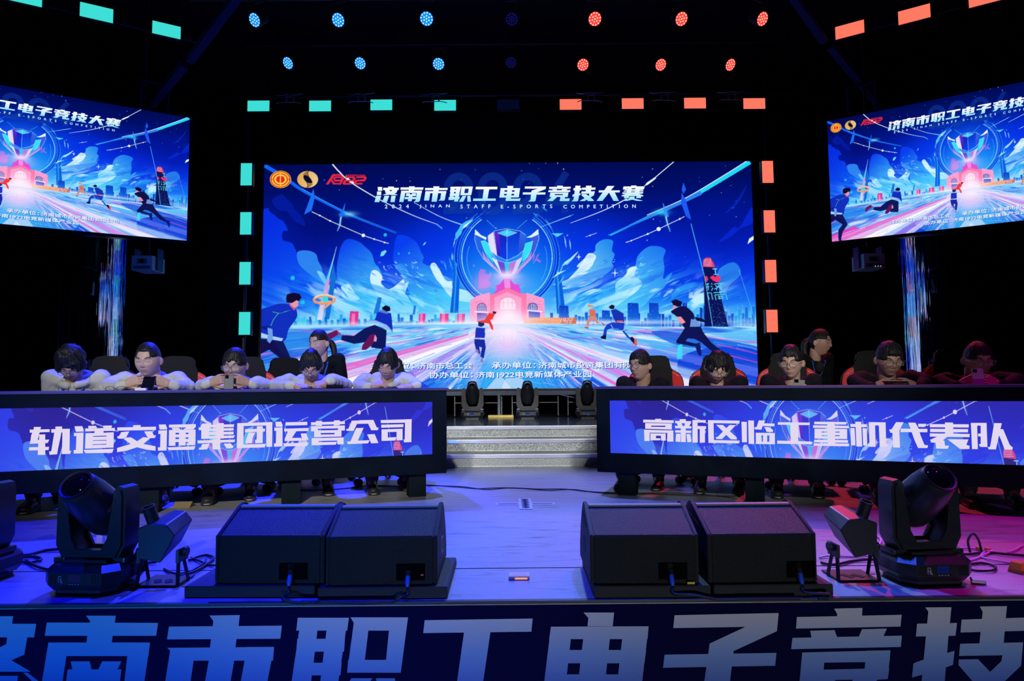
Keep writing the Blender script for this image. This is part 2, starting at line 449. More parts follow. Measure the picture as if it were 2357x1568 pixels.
    def brush(seed, thr, band, amt, sl):
        def f(X, Y):
            d = np.abs(X - 1168); side = np.sign(X - 1168)
            u = (X + side * Y * 0.9) / 46.0; v = (Y + side * X * sl) / 15.0
            n = vnoise(u + vnoise(X / 60., Y / 60., seed + 9, 2) * 2.5 + 40, v + 60, seed, 4)
            m = np.exp(-((Y - band[0]) / band[1]) ** 2) * np.clip((d - 95) / 60, 0, 1) * np.clip((560 - d) / 120, 0.15, 1)
            return np.clip((n - thr) * 7, 0, 1) * m * amt
        return f
    wash(600, 560, 1740, 745, brush(3, .50, (690, 55), .75, .35), (60, 190, 252)); wash(600, 560, 1740, 745, brush(8, .53, (700, 48), .95, .35), (215, 246, 255)); wash(600, 540, 1740, 745, brush(12, .60, (640, 60), .35, .3), (12, 70, 235))
    # horizon haze
    glow(900, 712, 150, 34, (50, 190, 250), .55); glow(1430, 712, 150, 34, (50, 190, 250), .5); glow(690, 700, 60, 30, (10, 100, 240), .5)
    glow(1168, 735, 420, 22, (190, 240, 255), .8); glow(1168, 700, 130, 45, (120, 225, 255), .6)
    # ribbon and streaks
    z = z1
    P = PL('75 85,250 190,420 310,620 420,860 540,1080 630,1290 710', *z1)[0]
    line(P, 9, (16, 100, 245), 1, curve=True, w2=2); line([(x, y - 3) for x, y in P[2:]], 1.2, (80, 190, 255), .9, curve=True, w2=.6)
    glow(803, 493, 18, 6, (120, 220, 255), .8)
    polys('525 300,540 370,510 500,440 537,500 375;820 425,812 490,795 520,820 535,790 560,745 690,765 600,770 560,760 540,790 500', (26, 110, 245), z=z1)
    line(PL('780 560,770 640,745 690', *z1)[0], 2.5, (160, 240, 255), 1, w2=.8, glw=3)
    line(PL('690 60,760 140,870 240,1100 380,1300 480,1480 560,1660 625', *z1)[0], 2.8, WHT, 1, curve=True, w2=1); line(PL('820 190,870 235,900 250', *z1)[0], 5, WHT, 1)
    line(PL('1660 625,1710 665', *z1)[0], 2.5, (70, 180, 255)); line(PL('1450 425,1700 560,1980 660', *z1)[0], 1, (210, 240, 255), 1, curve=True, w2=1.5)
    line(PL('510 510,585 545,680 595,985 728,1085 762,1220 803', *z1)[0], 1.4, (225, 240, 255))
    for x, y, r in ((585, 545, 1.8), (680, 595, 2), (985, 728, 4), (1085, 762, 2), (1180, 793, 2)): disc(590 + x / 3.995, 360 + y / 3.995, r, WHT)
    P = PL('2220 50,1980 200,1640 400,1300 550,960 715', *z2)[0]
    line(P, 12, (30, 215, 250), 1, curve=True, w2=3); line(PL('1780 330,1500 465,1200 600,940 715', *z2)[0], 9.5, (40, 130, 245), 1, curve=True, w2=2)
    line([(x - 2, y - 4.5) for x, y in P[:4]], 1.6, WHT, 1, curve=True)
    glow(1524, 489, 16, 7, (60, 220, 255), .8)
    polys('1620 238,1645 300,1622 340,1605 305;1605 330,1640 390,1692 575,1645 545,1600 420', (30, 90, 245), z=z2)
    polys('1435 415,1470 500,1490 545,1475 550,1450 540,1440 470', (50, 150, 250), z=z2); line(PL('1462 545,1480 620,1503 682', *z2)[0], 3, (150, 240, 255), 1, w2=.8, glw=4)
    line(PL('1535 50,1440 130,1340 215', *z2)[0], 1.8, WHT); polys('1365 190,1375 200,1300 258,1265 272,1290 240', WHT, z=z2)
    line(PL('1110 385,900 490,600 605', *z2)[0], 2.4, WHT, 1, curve=True, w2=.8); line(PL('605 538,330 640', *z2)[0], 1.2, (210, 245, 255))
    line(PL('1100 780,1150 763,1298 703,1397 658,1588 567,1630 545', *z2)[0], 1.4, (225, 240, 255)); line(PL('735 730,840 693', *z2)[0], .9, WHT)
    for x, y, r in ((1150, 763, 1.6), (1298, 703, 2.2), (1397, 658, 4.6), (1588, 567, 2.2), (778, 716, 1.6)): disc(1160 + x / 3.928, 360 + y / 3.928, r, WHT)
    for x, y, r in ((676, 910, 6), (1003, 1055, 9)):
        x, y = 1160 + x / 3.928, 360 + y / 3.928
        poly([(x - r, y), (x, y - 1.2), (x + r, y), (x, y + 1.2)], WHT); poly([(x - 1.2, y), (x, y - r * 1.3), (x + 1.2, y), (x, y + r * 1.3)], WHT)
    for x, y, r in ((887, 541, 4), (942, 583, 2.5), (918, 584, 2), (674, 640, 5), (697, 696, 5)): disc(x, y, r, (30, 200, 240), .9)
    polys('1140 920,1150 880,1185 862,1200 875,1170 915;1530 822,1545 795,1565 787,1550 812', (110, 220, 250), z=z1)
    polys('2200 795,2215 745,2262 715,2264 745', WHT, z=z2)
    # the big dim year behind the title
    Y4 = (18, 62, 160); ya = .5
    def two(x):
        arc(x + 35, 433, 25, 180, 375, 18, Y4, ya, ry=26); line([(x + 58, 441), (x + 12, 482)], 18, Y4, ya); poly([(x, 476), (x + 70, 474), (x + 69, 491), (x, 493)], Y4, ya)
    two(1021); two(1180)
    arc(1134, 432, 25, 180, 360, 18, Y4, ya, ry=26); poly([(1100, 432), (1118, 432), (1118, 460), (1100, 460)], Y4, ya); poly([(1150, 432), (1168, 432), (1168, 460), (1150, 460)], Y4, ya); arc(1134, 460, 25, 0, 180, 18, Y4, ya, ry=26)
    line([(1304, 397), (1262, 462)], 16, Y4, ya); poly([(1254, 458), (1325, 456), (1325, 472), (1254, 474)], Y4, ya); poly([(1292, 440), (1308, 440), (1308, 490), (1292, 490)], Y4, ya)
    # tower slabs by the ring
    polys('1047 607,1060 607,1055 720,1036 720;1276 620,1290 625,1302 722,1282 722', (10, 96, 222)); polys('1280 620,1284 622,1292 722,1287 722;1050 607,1053 607,1047 720,1043 720', (40, 150, 240))
    # ring with its bands
    rx, ry_ = 1167, 592
    glow(rx, ry_, 70, 74, (20, 130, 245), .6)
    for r, c, w, al in ((110, (10, 60, 225), 7, .8), (117, (8, 40, 200), 4, .8), (104, (150, 240, 255), 1.7, 1), (108.5, (60, 200, 250), 1, .9), (114, (70, 190, 250), 1, .8), (121, (90, 200, 250), .8, .8)):
        arc(rx, ry_, r, 118, 236, w, c, al); arc(rx, ry_, r, -56, 62, w, c, al)
    arc(rx, ry_ + 6, 92, 200, 150, 1, (90, 210, 250), .8); arc(rx, ry_ + 6, 92, -20, 30, 1, (90, 210, 250), .8); arc(rx, ry_ - 4, 80, 60, 120, .8, (120, 225, 255), .5)
    for s in ('1040 509,1075 521', '1120 507,1142 527', '1213 507,1190 527', '1247 522,1320 494'): line(s, .9, (120, 220, 255), .8)
    for i in range(26):     # wind feathers round the ring
        t = rnd.uniform(100, 250) if i % 2 else rnd.uniform(-70, 80); r = rnd.uniform(118, 150); t = math.radians(t)
        x, y = rx + r * math.cos(t), ry_ + r * .9 * math.sin(t); d = t + math.pi / 2 * (1 if i % 2 else -1); l = rnd.uniform(14, 34)
        poly([(x, y), (x + l * .5 * math.cos(d) + 2, y + l * .5 * math.sin(d)), (x + l * math.cos(d), y + l * math.sin(d)), (x + l * .5 * math.cos(d) - 1, y + l * .5 * math.sin(d) + 1.5)], rnd.choice(((60, 190, 250), (170, 240, 255), (20, 110, 240))), .8)
    z3 = (1040, 480, 7.13)
    def t3(s, c, a=1, **k): polys(s, c, a, z=z3, **k)
    t3('60 500,60 420,100 360,150 280,230 215,350 180,260 270,190 330,150 420,100 480,40 540', (70, 190, 245), curve=True)
    t3('200 280,350 182,240 300,170 340', (205, 248, 255), .9)
    t3('1630 408,1830 410,1730 470', (70, 210, 250)); t3('1800 960,1850 880,2000 780,1900 890', (150, 235, 255)); t3('1640 1150,1740 1050,1880 1010,1760 1080', (190, 245, 255), .9)
    # pink sparks
    for s in ('440 1060,470 990,560 1010,540 1060,600 1090,640 1040,650 1100,600 1180,640 1240,600 1300,440 1320', '340 930,375 920,370 970', '1310 650,1340 700,1360 780,1330 900,1370 830,1400 760,1440 740,1400 820,1470 870,1440 890,1380 850,1340 910'):
        t3(s, (225, 110, 225), .65)
    glow(1110, 655, 22, 26, (235, 150, 240), .5)
    # trophy
    EG = (170, 245, 255)
    t3('590 440,690 370,900 330,1120 370,1215 440,1200 640,1140 850,1080 990,1010 1080,900 1110,830 1090,760 980,660 850,610 640', (16, 60, 215), c2=(60, 150, 245))
    t3('590 450,680 385,740 780,640 700,605 600', (232, 222, 250)); t3('690 372,900 455,900 850,740 770', (26, 26, 175), c2=(10, 60, 230)); t3('690 372,780 400,800 780,740 770', (120, 40, 215), .9, c2=(60, 30, 190))
    t3('910 455,1120 372,1085 760,910 850', (10, 40, 200), c2=(14, 90, 240)); t3('1120 372,1215 440,1195 620,1170 700,1085 760', (50, 110, 230), c2=(40, 80, 220))
    t3('750 400,910 345,1070 395,910 458', (70, 190, 250)); t3('700 372,900 330,1110 372,1070 395,910 345,750 400', (60, 50, 190)); glow(1167, 537, 11, 5, (70, 230, 250), .8)
    t3('635 700,740 790,905 860,1070 790,1170 690,1160 800,1080 850,940 885,905 890,860 885,740 850,650 790', (40, 130, 240)); t3('640 790,740 850,870 1050,830 1100,760 980', (225, 235, 255)); t3('740 850,860 890,890 1080,830 1100', (110, 70, 215))
    t3('1155 800,1080 1000,1010 1080,990 1060,1060 850', (215, 205, 245)); t3('950 890,1060 860,990 1060,930 1080', (190, 120, 220)); t3('860 885,950 885,930 1050,905 1070,885 1050', (50, 200, 240))
    t3('385 345,480 440,570 478,560 520,470 470,385 430', (228, 246, 255)); t3('1415 340,1420 430,1300 480,1215 480,1300 440', (228, 246, 255))
    t3('385 432,480 480,500 540,470 545,520 700,620 860,660 940,520 830,420 640,378 500', (40, 100, 230)); t3('1415 432,1430 490,1370 680,1290 830,1180 920,1250 820,1310 700,1330 540,1290 520,1310 480', (60, 90, 225))
    t3('480 540,540 530,600 580,640 700,680 900,600 800,530 680', (50, 225, 245)); t3('1330 540,1200 580,1180 700,1150 880,1250 800,1300 680', (50, 225, 245))
    t3('500 700,560 800,700 940,860 1110,760 1050,620 930,520 830', (215, 150, 230), .85); t3('1310 700,1240 830,1130 950,1000 1090,1080 1070,1220 920,1300 830', (225, 130, 225), .85)
    for s in ('385 345,375 500,420 660,520 830,700 980,840 1110', '1415 340,1430 500,1370 680,1290 840,1100 1000,960 1110', '470 540,540 530,600 580', '480 545,540 700,600 830,670 950', '1330 535,1290 700,1200 850,1110 960', '1200 580,1330 535', '690 372,740 775,905 855,1085 770,1170 690', '640 700,740 850,870 888,905 880,940 888,1075 850,1160 795', '905 340,905 860', '690 372,900 332,1120 372,1215 440', '620 620,640 700,760 980,840 1110', '1190 640,1140 850,1050 1030,960 1110', '750 402,910 460,1070 397'):
        line(PL(s, *z3)[0], .9, EG, .95)
    glow(1166, 634, 26, 10, (255, 235, 255), .95); glow(1166, 650, 44, 18, (250, 190, 250), .6)
    # hall with three arches
    BR, BP = (240, 90, 150), (250, 160, 210)
    t3('790 1240,850 1160,960 1160,1020 1240,1110 1250,1100 1280,1125 1310,1130 1400,690 1400,740 1310,720 1270', (225, 80, 215)); t3('850 1160,960 1160,960 1310,870 1310', (250, 170, 240), .7)
    polys('1082 692,1098 681,1128 673,1128 742,1082 742', BP); polys('1212 674,1250 686,1253 690,1254 742,1212 742', BP)
    polys('1128 740,1128 679,1140 676,1168 662,1198 676,1212 676,1212 742', (252, 120, 170)); polys('1138 742,1138 685,1168 672,1200 686,1200 742', BP)
    for i in range(150):
        x, y = (rnd.uniform(1084, 1128) if i % 2 else rnd.uniform(1212, 1252)), rnd.uniform(686, 738); poly([(x, y), (x + 2.4, y), (x + 2.4, y + 1), (x, y + 1)], (200, 70, 130), .55)
    for x, w, y0, y1, cc in ((1169, 20, 682, 712, (255, 150, 190)), (1109, 11, 697, 716, (160, 60, 130)), (1226, 11, 697, 714, (60, 40, 120))):
        P = [(x - w, y1), (x - w, (y0 + y1) / 2)] + [(x + w * math.cos(math.radians(t)), (y0 + y1) / 2 + (y1 - y0) / 2 * math.sin(math.radians(t))) for t in range(180, 361, 20)] + [(x + w, y1)]
        poly(P, cc); poly([(x + (p[0] - x) * .88, y1 + (p[1] - y1) * .9) for p in P], (252, 225, 245) if w > 15 else (150, 160, 225))
        for k in (-.5, 0, .5): line([(x + w * k, y0 + 2), (x + w * k, y1)], .8, cc)
        line([(x - w, (y0 + y1) / 2), (x + w, (y0 + y1) / 2)], .8, cc)
    polys('1098 720,1122 720,1122 741,1098 741', (90, 50, 170)); polys('1217 716,1243 716,1243 741,1217 741', (50, 60, 190)); polys('1092 716,1124 718,1124 721,1092 719;1214 713,1248 716,1248 719,1214 716', (255, 235, 250))
    glow(1168, 735, 26, 26, (255, 250, 255), 1, 1.3)
    # skyline
    for i in range(64):
        x = 642 + i * 7 if i < 60 else 0
        if x < 660 or 760 > x > 735 and i % 2: pass
        if 640 < x < 1075:
            h = rnd.uniform(6, 26); c = rnd.choice(((16, 120, 225), (30, 170, 235), (10, 90, 210), (60, 200, 240)))
            poly([(x, 748), (x, 748 - h), (x + rnd.uniform(4, 9), 748 - h), (x + 8, 748)], c, .9)
            if i % 2: line([(x, 748), (x, 744 - h), (x + 8, 744 - h), (x + 8, 748)], .7, (120, 235, 255), .8)
    for i in range(60):
        x = 1258 + i * 8; h = rnd.uniform(10, 34) * (1.5 if x > 1600 else 1); c = rnd.choice(((12, 80, 210), (20, 110, 225), (10, 60, 190), (30, 150, 235)))
        poly([(x, 752), (x, 752 - h), (x + 7, 752 - h), (x + 7, 752)], c, .92); line([(x, 752), (x, 750 - h), (x + 6, 750 - h)], .7, (90, 220, 255), .7)
    for x, w, y in ((1444, 25, 697), (1493, 22, 697), (1570, 11, 697), (1286, 22, 703), (1385, 18, 714)):
        poly([(x, 752), (x, y), (x + w, y + 1), (x + w + 3, 752)], (10, 50, 190), 1, c2=(20, 110, 230)); line([(x, 752), (x, y)], .8, (90, 210, 255))
        for k in range(10): disc(x + rnd.uniform(2, w), rnd.uniform(y + 4, 745), .6, (170, 240, 255), .8)
    for k in range(60): line([(1640 + k * 1.6, 755), (1640 + k * 1.6, 755 - rnd.uniform(8, 55))], .6, rnd.choice(((60, 210, 255), (120, 130, 250), (200, 240, 255))), .6)
    polys('870 684,879 685,872 722,860 722;953 703,958 704,955 724,950 724', (30, 120, 225))
    for x, w in ((804, 20), (963, 15), (1011, 20), (1051, 18)):
        poly([(x + 2, 716 if w == 20 and x < 900 else 722), (x + w + 2, 717 if x < 900 else 722), (x + w, 748), (x, 750)], (225, 50, 150)); line([(x + w * .5, 722), (x + w * .45, 746)], w * .4, (250, 150, 205), .7); line([(x, 716), (x - 1, 752)], .8, CY)
    glow(1168, 744, 480, 6, (240, 245, 255), .95)
    # orange sign on the plaza
    poly([(1206, 731), (1326, 731), (1326, 745), (1205, 745)], (240, 120, 60), 1, c2=(250, 150, 90)); poly([(1290, 731), (1326, 731), (1326, 745), (1290, 745)], (170, 60, 60), .5)
    for i, s in enumerate(('1290 742,1293 733', '1297 733,1302 733,1300 738,1296 738,1297 733', '1299 742,1302 733', '1305 733,1310 733,1309 737,1304 738,1303 742,1308 742', '1313 733,1318 733,1317 737,1312 738,1311 742,1316 742')): line(s, 1.2, WHT)
    for k in range(10): line([(1223 + k * 4.6, 737 + k % 2), (1225 + k * 4.6, 741)], .9, (110, 50, 40), .8)
    # left spire with its orange loop
    poly('775 570,757 645,740 735,728 735,752 640', (40, 190, 235), 1, c2=(120, 210, 245)); poly('767 605,774 640,758 735,748 735', (20, 110, 215)); line('775 568,755 650', .8, WHT)
    poly('752 645,760 645,742 737,730 737', (235, 130, 200), .8, c2=(240, 220, 250))
    arc(747, 690, 24, 0, 360, 6, (235, 150, 110), 1, ry=9); arc(748, 688, 23, 190, 350, 3, (255, 215, 180), 1, ry=9); line('735 697,762 695,744 712', 6, (240, 165, 120), 1, curve=True, w2=3); disc(749, 689, 7, (50, 220, 235))
    # red-capped tower on the right
    poly('1618 600,1624 593,1634 593,1642 603,1648 640,1676 752,1622 752', (10, 20, 90)); polys('1618 600,1624 593,1634 593,1643 606,1645 616,1618 614', (215, 60, 110))
    for k in range(5): line([(1619, 598 + k * 3.5), (1636 + k, 597 + k * 3.6)], 1.2, (240, 210, 235), .8)
    for s in ('1640 619,1650 619', '1645 619,1647 631', '1642 632,1653 632'): line(s, 2, (120, 225, 240))
    poly('1634 639,1638 635,1642 635,1646 638,1651 634,1656 636,1659 641,1655 648,1649 650,1641 646', (240, 50, 110)); poly('1622 636,1627 636,1630 643,1626 650,1622 646', (230, 50, 110))
    for s in ('1637 652,1639 655', '1636 658,1639 661', '1637 669,1641 663', '1643 654,1665 652', '1646 657,1662 666', '1660 655,1644 666', '1650 660,1649 669', '1658 660,1660 669', '1624 655,1632 653', '1628 652,1630 668', '1625 661,1632 660',
              '1642 674,1672 672', '1656 670,1658 676', '1645 679,1648 691', '1645 679,1670 677,1674 690', '1654 680,1657 690', '1652 683,1664 682', '1652 687,1665 686', '1628 675,1637 674,1640 690', '1628 676,1632 690'):
        line(s, 1.7, (100, 220, 235))
    for k in range(60): disc(rnd.uniform(1636, 1668), rnd.uniform(698, 750), .7, (100, 160, 250), .8)
    line('1590 515,1622 640,1640 752', 1.6, (110, 220, 255), .8); line('1700 620,1740 745', 1, (110, 220, 255), .7)
    # ground
    g0 = fillmask([A(x, y) for x, y in ((590, 756), (900, 748), (1168, 745), (1450, 750), (1760, 762), (1760, 905), (590, 905))])
    mk, x0, y0, x1, y1 = g0
    Yg, Xg = np.mgrid[y0:y1, x0:x1].astype(np.float32)
    cx, cy = A(1168, 742)
    ang = np.arctan2(Yg - cy, Xg - cx); tt = np.clip((Yg - cy) / (CH - cy), 0, 1)[..., None]
    base = np.array((120, 215, 250), np.float32) * (1 - tt) + np.array((24, 110, 240), np.float32) * tt
    mid = np.exp(-((ang - math.pi / 2) / .75) ** 2)[..., None]
    base = base * (1 - mid * .7) + np.array((50, 205, 245), np.float32) * mid * .7
    paint((mk, x0, y0, x1, y1), base, 1)
    def rayp(a0, a1, c, al, r0=0, r1=760, soft=0, squash=1.0):
        p = lambda r, a: (1168 + r * math.cos(math.radians(a)), 745 + r * math.sin(math.radians(a)))
        poly([p(r0, a0), p(r0, a1), p(r1, a1), p(r1, a0)], c, al, soft=soft)
    def radial(seed, thr, k, amt, ku=60.0):
        def f(X, Y):
            dx, dy = X - 1168, np.maximum(Y - 742, 0.5); a = np.arctan2(dy, np.abs(dx)); r = np.sqrt(dx * dx + dy * dy)
            n = vnoise(a * ku + np.where(dx > 0, 50, 0), np.log(r + 20) * 5 + 30, seed, 3); return np.clip((n - thr) * k, 0, 1) * amt * np.clip((Y - 748) / 10, 0, 1) * np.clip((1.08 - a) / 0.22, 0.12, 1)
        return f
    wash(598, 745, 1746, 898, radial(21, .52, 5, .7, 40), (200, 235, 255)); wash(598, 745, 1746, 898, radial(22, .58, 6, .7, 70), (255, 255, 255)); wash(598, 745, 1746, 898, radial(23, .56, 6, .8, 50), (18, 84, 225)); wash(598, 745, 1746, 898, radial(24, .60, 7, .6, 80), (236, 120, 225))
    # lower blue lands
    polys('590 772,650 762,740 765,820 775,700 800,590 812', (30, 130, 235), .8); polys('790 900,860 840,930 842,960 870,985 905', (10, 60, 225), .8, curve=True); polys('598 905,598 870,700 840,800 905', (240, 60, 190), .9)
    polys('1500 762,1620 775,1750 800,1750 822,1640 805,1560 795', (20, 90, 225), .75, curve=True); polys('1560 830,1640 800,1750 812,1750 905,1600 905', (12, 60, 215), .85, curve=True); polys('1350 905,1370 860,1400 845,1440 850,1480 900', (14, 80, 230), .85, curve=True)
    for a0, a1, c, al, sf in ((154, 166, (205, 225, 255), .85, 3), (157, 161, (255, 255, 255), .9, 2), (150, 154, (200, 130, 235), .7, 2), (146, 150, (240, 225, 255), .8, 2), (163.5, 166, (235, 90, 200), .8, 1), (161, 163, (245, 170, 230), .8, 1),
                              (14, 26, (190, 225, 255), .7, 3), (17, 20, (255, 240, 255), .8, 2), (22, 25, (225, 120, 230), .75, 2), (26, 32, (225, 245, 255), .8, 2), (28.5, 30, (240, 90, 215), .85, 1), (10, 12, (120, 130, 250), .5, 1)):
        rayp(a0, a1, c, al, 30, 780, sf)
    for i in range(90):
        s = rnd.random() < .5; a = rnd.uniform(144, 171) if s else rnd.uniform(8, 36)
        r0 = rnd.uniform(60, 480); l = rnd.uniform(40, 240); c = rnd.choice(((255, 255, 255), (245, 170, 240), (235, 80, 200), (200, 240, 255), (130, 110, 245)))
        p = lambda r: (1168 + r * math.cos(math.radians(a)), 745 + r * math.sin(math.radians(a)))
        line([p(r0), p(r0 + l)], rnd.uniform(.5, 2.4), c, .7, w2=.4)
    for s in ('1745 815,1650 792', '1745 835,1640 808', '1745 790,1620 775'): line(s, 1.6, (240, 60, 190), .9)
    glow(1168, 790, 70, 40, (245, 195, 250), .75); glow(1168, 765, 45, 22, (255, 250, 255), .95); glow(1090, 850, 14, 60, (235, 200, 252), .6)
    arc(1169, 782, 19, 0, 180, .9, (245, 140, 200), .8, ry=16)
    for k in (-9, 0, 9): line([(1169 + k, 770), (1169 + k, 796)], .7, (245, 150, 210), .7)
    for r, w in ((150, 1.2), (190, .8), (230, 1.5)):
        arc(1180, 900, r, 200, 262, w, (150, 235, 255), .6, ry=r * .55); arc(1160, 900, r, 278, 340, w, (150, 235, 255), .6, ry=r * .55)
    polys('1110 905,1150 860,1185 905;1225 905,1200 868,1165 868,1150 905', (235, 230, 255), .6)
    for i in range(190):
        x, y = rnd.uniform(610, 1740), rnd.uniform(758, 890); l = rnd.uniform(10, 50); sgn = 1 if x > 1168 else -1
        line([(x, y), (x + sgn * l, y + l * .22)], rnd.uniform(.5, 1.4), rnd.choice(((210, 245, 255), (120, 220, 250), (20, 90, 230))), .6, w2=.3)
    polys('1560 795,1570 792,1570 826,1558 826', (60, 220, 245), .9)
    glow(1168, 735, 120, 14, (255, 245, 255), .5); glow(1168, 745, 60, 40, (255, 235, 255), .45); glow(1168, 800, 50, 40, (245, 205, 252), .4)
    # runners
    NV, BL, SK = (14, 24, 92), (18, 46, 190), (235, 150, 170)
    q = (590, 640, 3.995)
    def r1(s, c, a=1, **k): polys(s, c, a, z=q, **k)
    r1('35 560,240 560,330 760,235 880,200 1000,260 1150,190 1150,150 980,160 840,240 750,120 660,35 700', NV); r1('35 560,150 570,240 700,320 740,240 750,120 660,35 700', (20, 16, 80))
    r1('35 310,120 265,220 235,340 250,375 310,370 370,300 470,250 580,35 520', BL, curve=True); r1('35 500,130 530,250 555,235 580,35 545', (170, 210, 250)); r1('300 245,380 260,350 300', (190, 90, 150))
    r1('35 440,110 440,130 440,120 480,60 470,35 450', (10, 30, 150)); r1('105 455,150 470,155 560,125 600,100 575,110 520', (110, 160, 230)); line(PL('150 310,210 325,330 290,200 330,160 380,135 440', *q)[0], 1.4, (60, 200, 140))
    r1('330 190,390 200,385 260,350 275,310 240', SK); r1('275 190,285 150,340 135,400 145,418 180,390 215,370 205,330 230,280 225', (18, 10, 50))
    r1('1090 430,1200 480,1190 640,1180 655,1060 640,1050 590,1100 560,1100 530,1000 590,900 605,780 570,790 525,900 530,1000 460', NV); r1('780 530,700 490,745 480,780 510', (150, 70, 130)); r1('660 510,740 478,755 520,690 560,650 590,640 560', (110, 20, 90))
    r1('975 620,1050 520,1095 515,1105 560,1060 620,1010 660,970 660', (100, 20, 90)); r1('1090 520,1110 550,1105 585,1080 580', (220, 150, 190)); r1('1100 360,1110 320,1160 295,1240 325,1250 400,1255 500,1200 460,1150 420,1020 395,1020 385,1090 385', BL)
    r1('1020 385,1100 390,1200 430,1255 490,1220 490,1140 440,1020 400', (150, 200, 250), .9); r1('1140 290,1230 320,1200 330,1130 310', (90, 120, 220)); r1('1155 275,1190 250,1230 265,1235 300,1200 310,1160 290', (14, 12, 50))
    r1('2040 400,2090 400,2100 430,2070 450,2040 440', (30, 40, 110)); r1('2020 455,2110 460,2100 550,2010 550', (28, 50, 190)); r1('2005 560,2100 565,2110 640,2090 740,2060 720,2075 640,2050 630,2060 700,2030 690,2005 600', (24, 40, 160))
    r1('1950 490,2015 460,2010 500,1970 520,1975 570,1955 550;2105 460,2140 500,2165 555,2130 540,2100 500', (215, 225, 250)); r1('2065 740,2085 745,2085 785,2062 765;2015 650,2040 660,2050 700,2020 680', (150, 120, 180))
    r1('2175 305,2210 310,2200 330,2175 325', (60, 20, 50)); r1('2140 320,2195 330,2170 380,2150 385,2175 440,2180 480,2160 470,2140 420,2080 410,2020 400,2100 385', (240, 60, 60))
    q = (1160, 640, 3.928)
    r1('760 240,800 245,812 262,755 262', (220, 150, 120)); r1('770 280,825 290,830 345,775 345', (225, 110, 90)); r1('775 345,830 345,850 390,870 410,840 410,810 380,770 400,765 440,745 440,750 390', (210, 140, 130)); r1('730 440,765 445,765 460,725 450;870 390,915 425,900 432', (200, 60, 70))
    r1('945 260,975 240,1000 250,995 280,960 280', (14, 12, 60)); r1('965 290,1010 280,1080 320,1085 400,1010 400,985 350', (24, 50, 180)); r1('975 400,1090 405,1080 470,1140 540,1120 545,1060 470,1030 455,970 455,930 470,925 520,895 520,905 460,930 420', (24, 60, 200))
    r1('870 535,900 515,925 520,920 555,880 548', (12, 16, 70)); r1('1130 540,1160 530,1190 560,1180 600,1150 570', (12, 16, 70)); r1('1175 550,1200 550,1200 615,1180 610', (235, 90, 80)); line(PL('965 420,985 455', *q)[0], 1, WHT); line(PL('1055 480,1095 465', *q)[0], 1, WHT); r1('1015 385,1075 385,1070 400,1020 402', (235, 110, 90))
    r1('1510 210,1550 190,1610 215,1600 255,1560 260,1530 245', (16, 12, 60)); r1('1530 245,1560 255,1550 285,1525 275', SK); r1('1510 310,1530 285,1600 255,1660 270,1720 340,1690 430,1640 460,1560 350', (16, 18, 74), curve=True)
    r1('1560 350,1600 350,1640 400,1610 415,1580 400', SK); r1('1690 370,1740 380,1770 435,1680 440', (110, 150, 220)); r1('1720 350,1790 365,1830 395,1810 400,1740 385', (14, 14, 66)); r1('1640 440,1780 440,1800 490,1870 580,1980 670,1960 700,1900 680,1780 580,1720 550,1660 545,1640 570,1720 590,1740 590,1720 620,1560 590,1555 570,1590 520', (14, 20, 84))
    r1('1720 600,1770 580,1785 680,1775 710,1750 680', (16, 26, 110)); r1('1940 690,1990 670,2035 680,2040 740,2030 800,1990 720', (14, 24, 130)); r1('1600 595,1590 700,1560 705,1575 620', CY, .8)
    # soft gleams

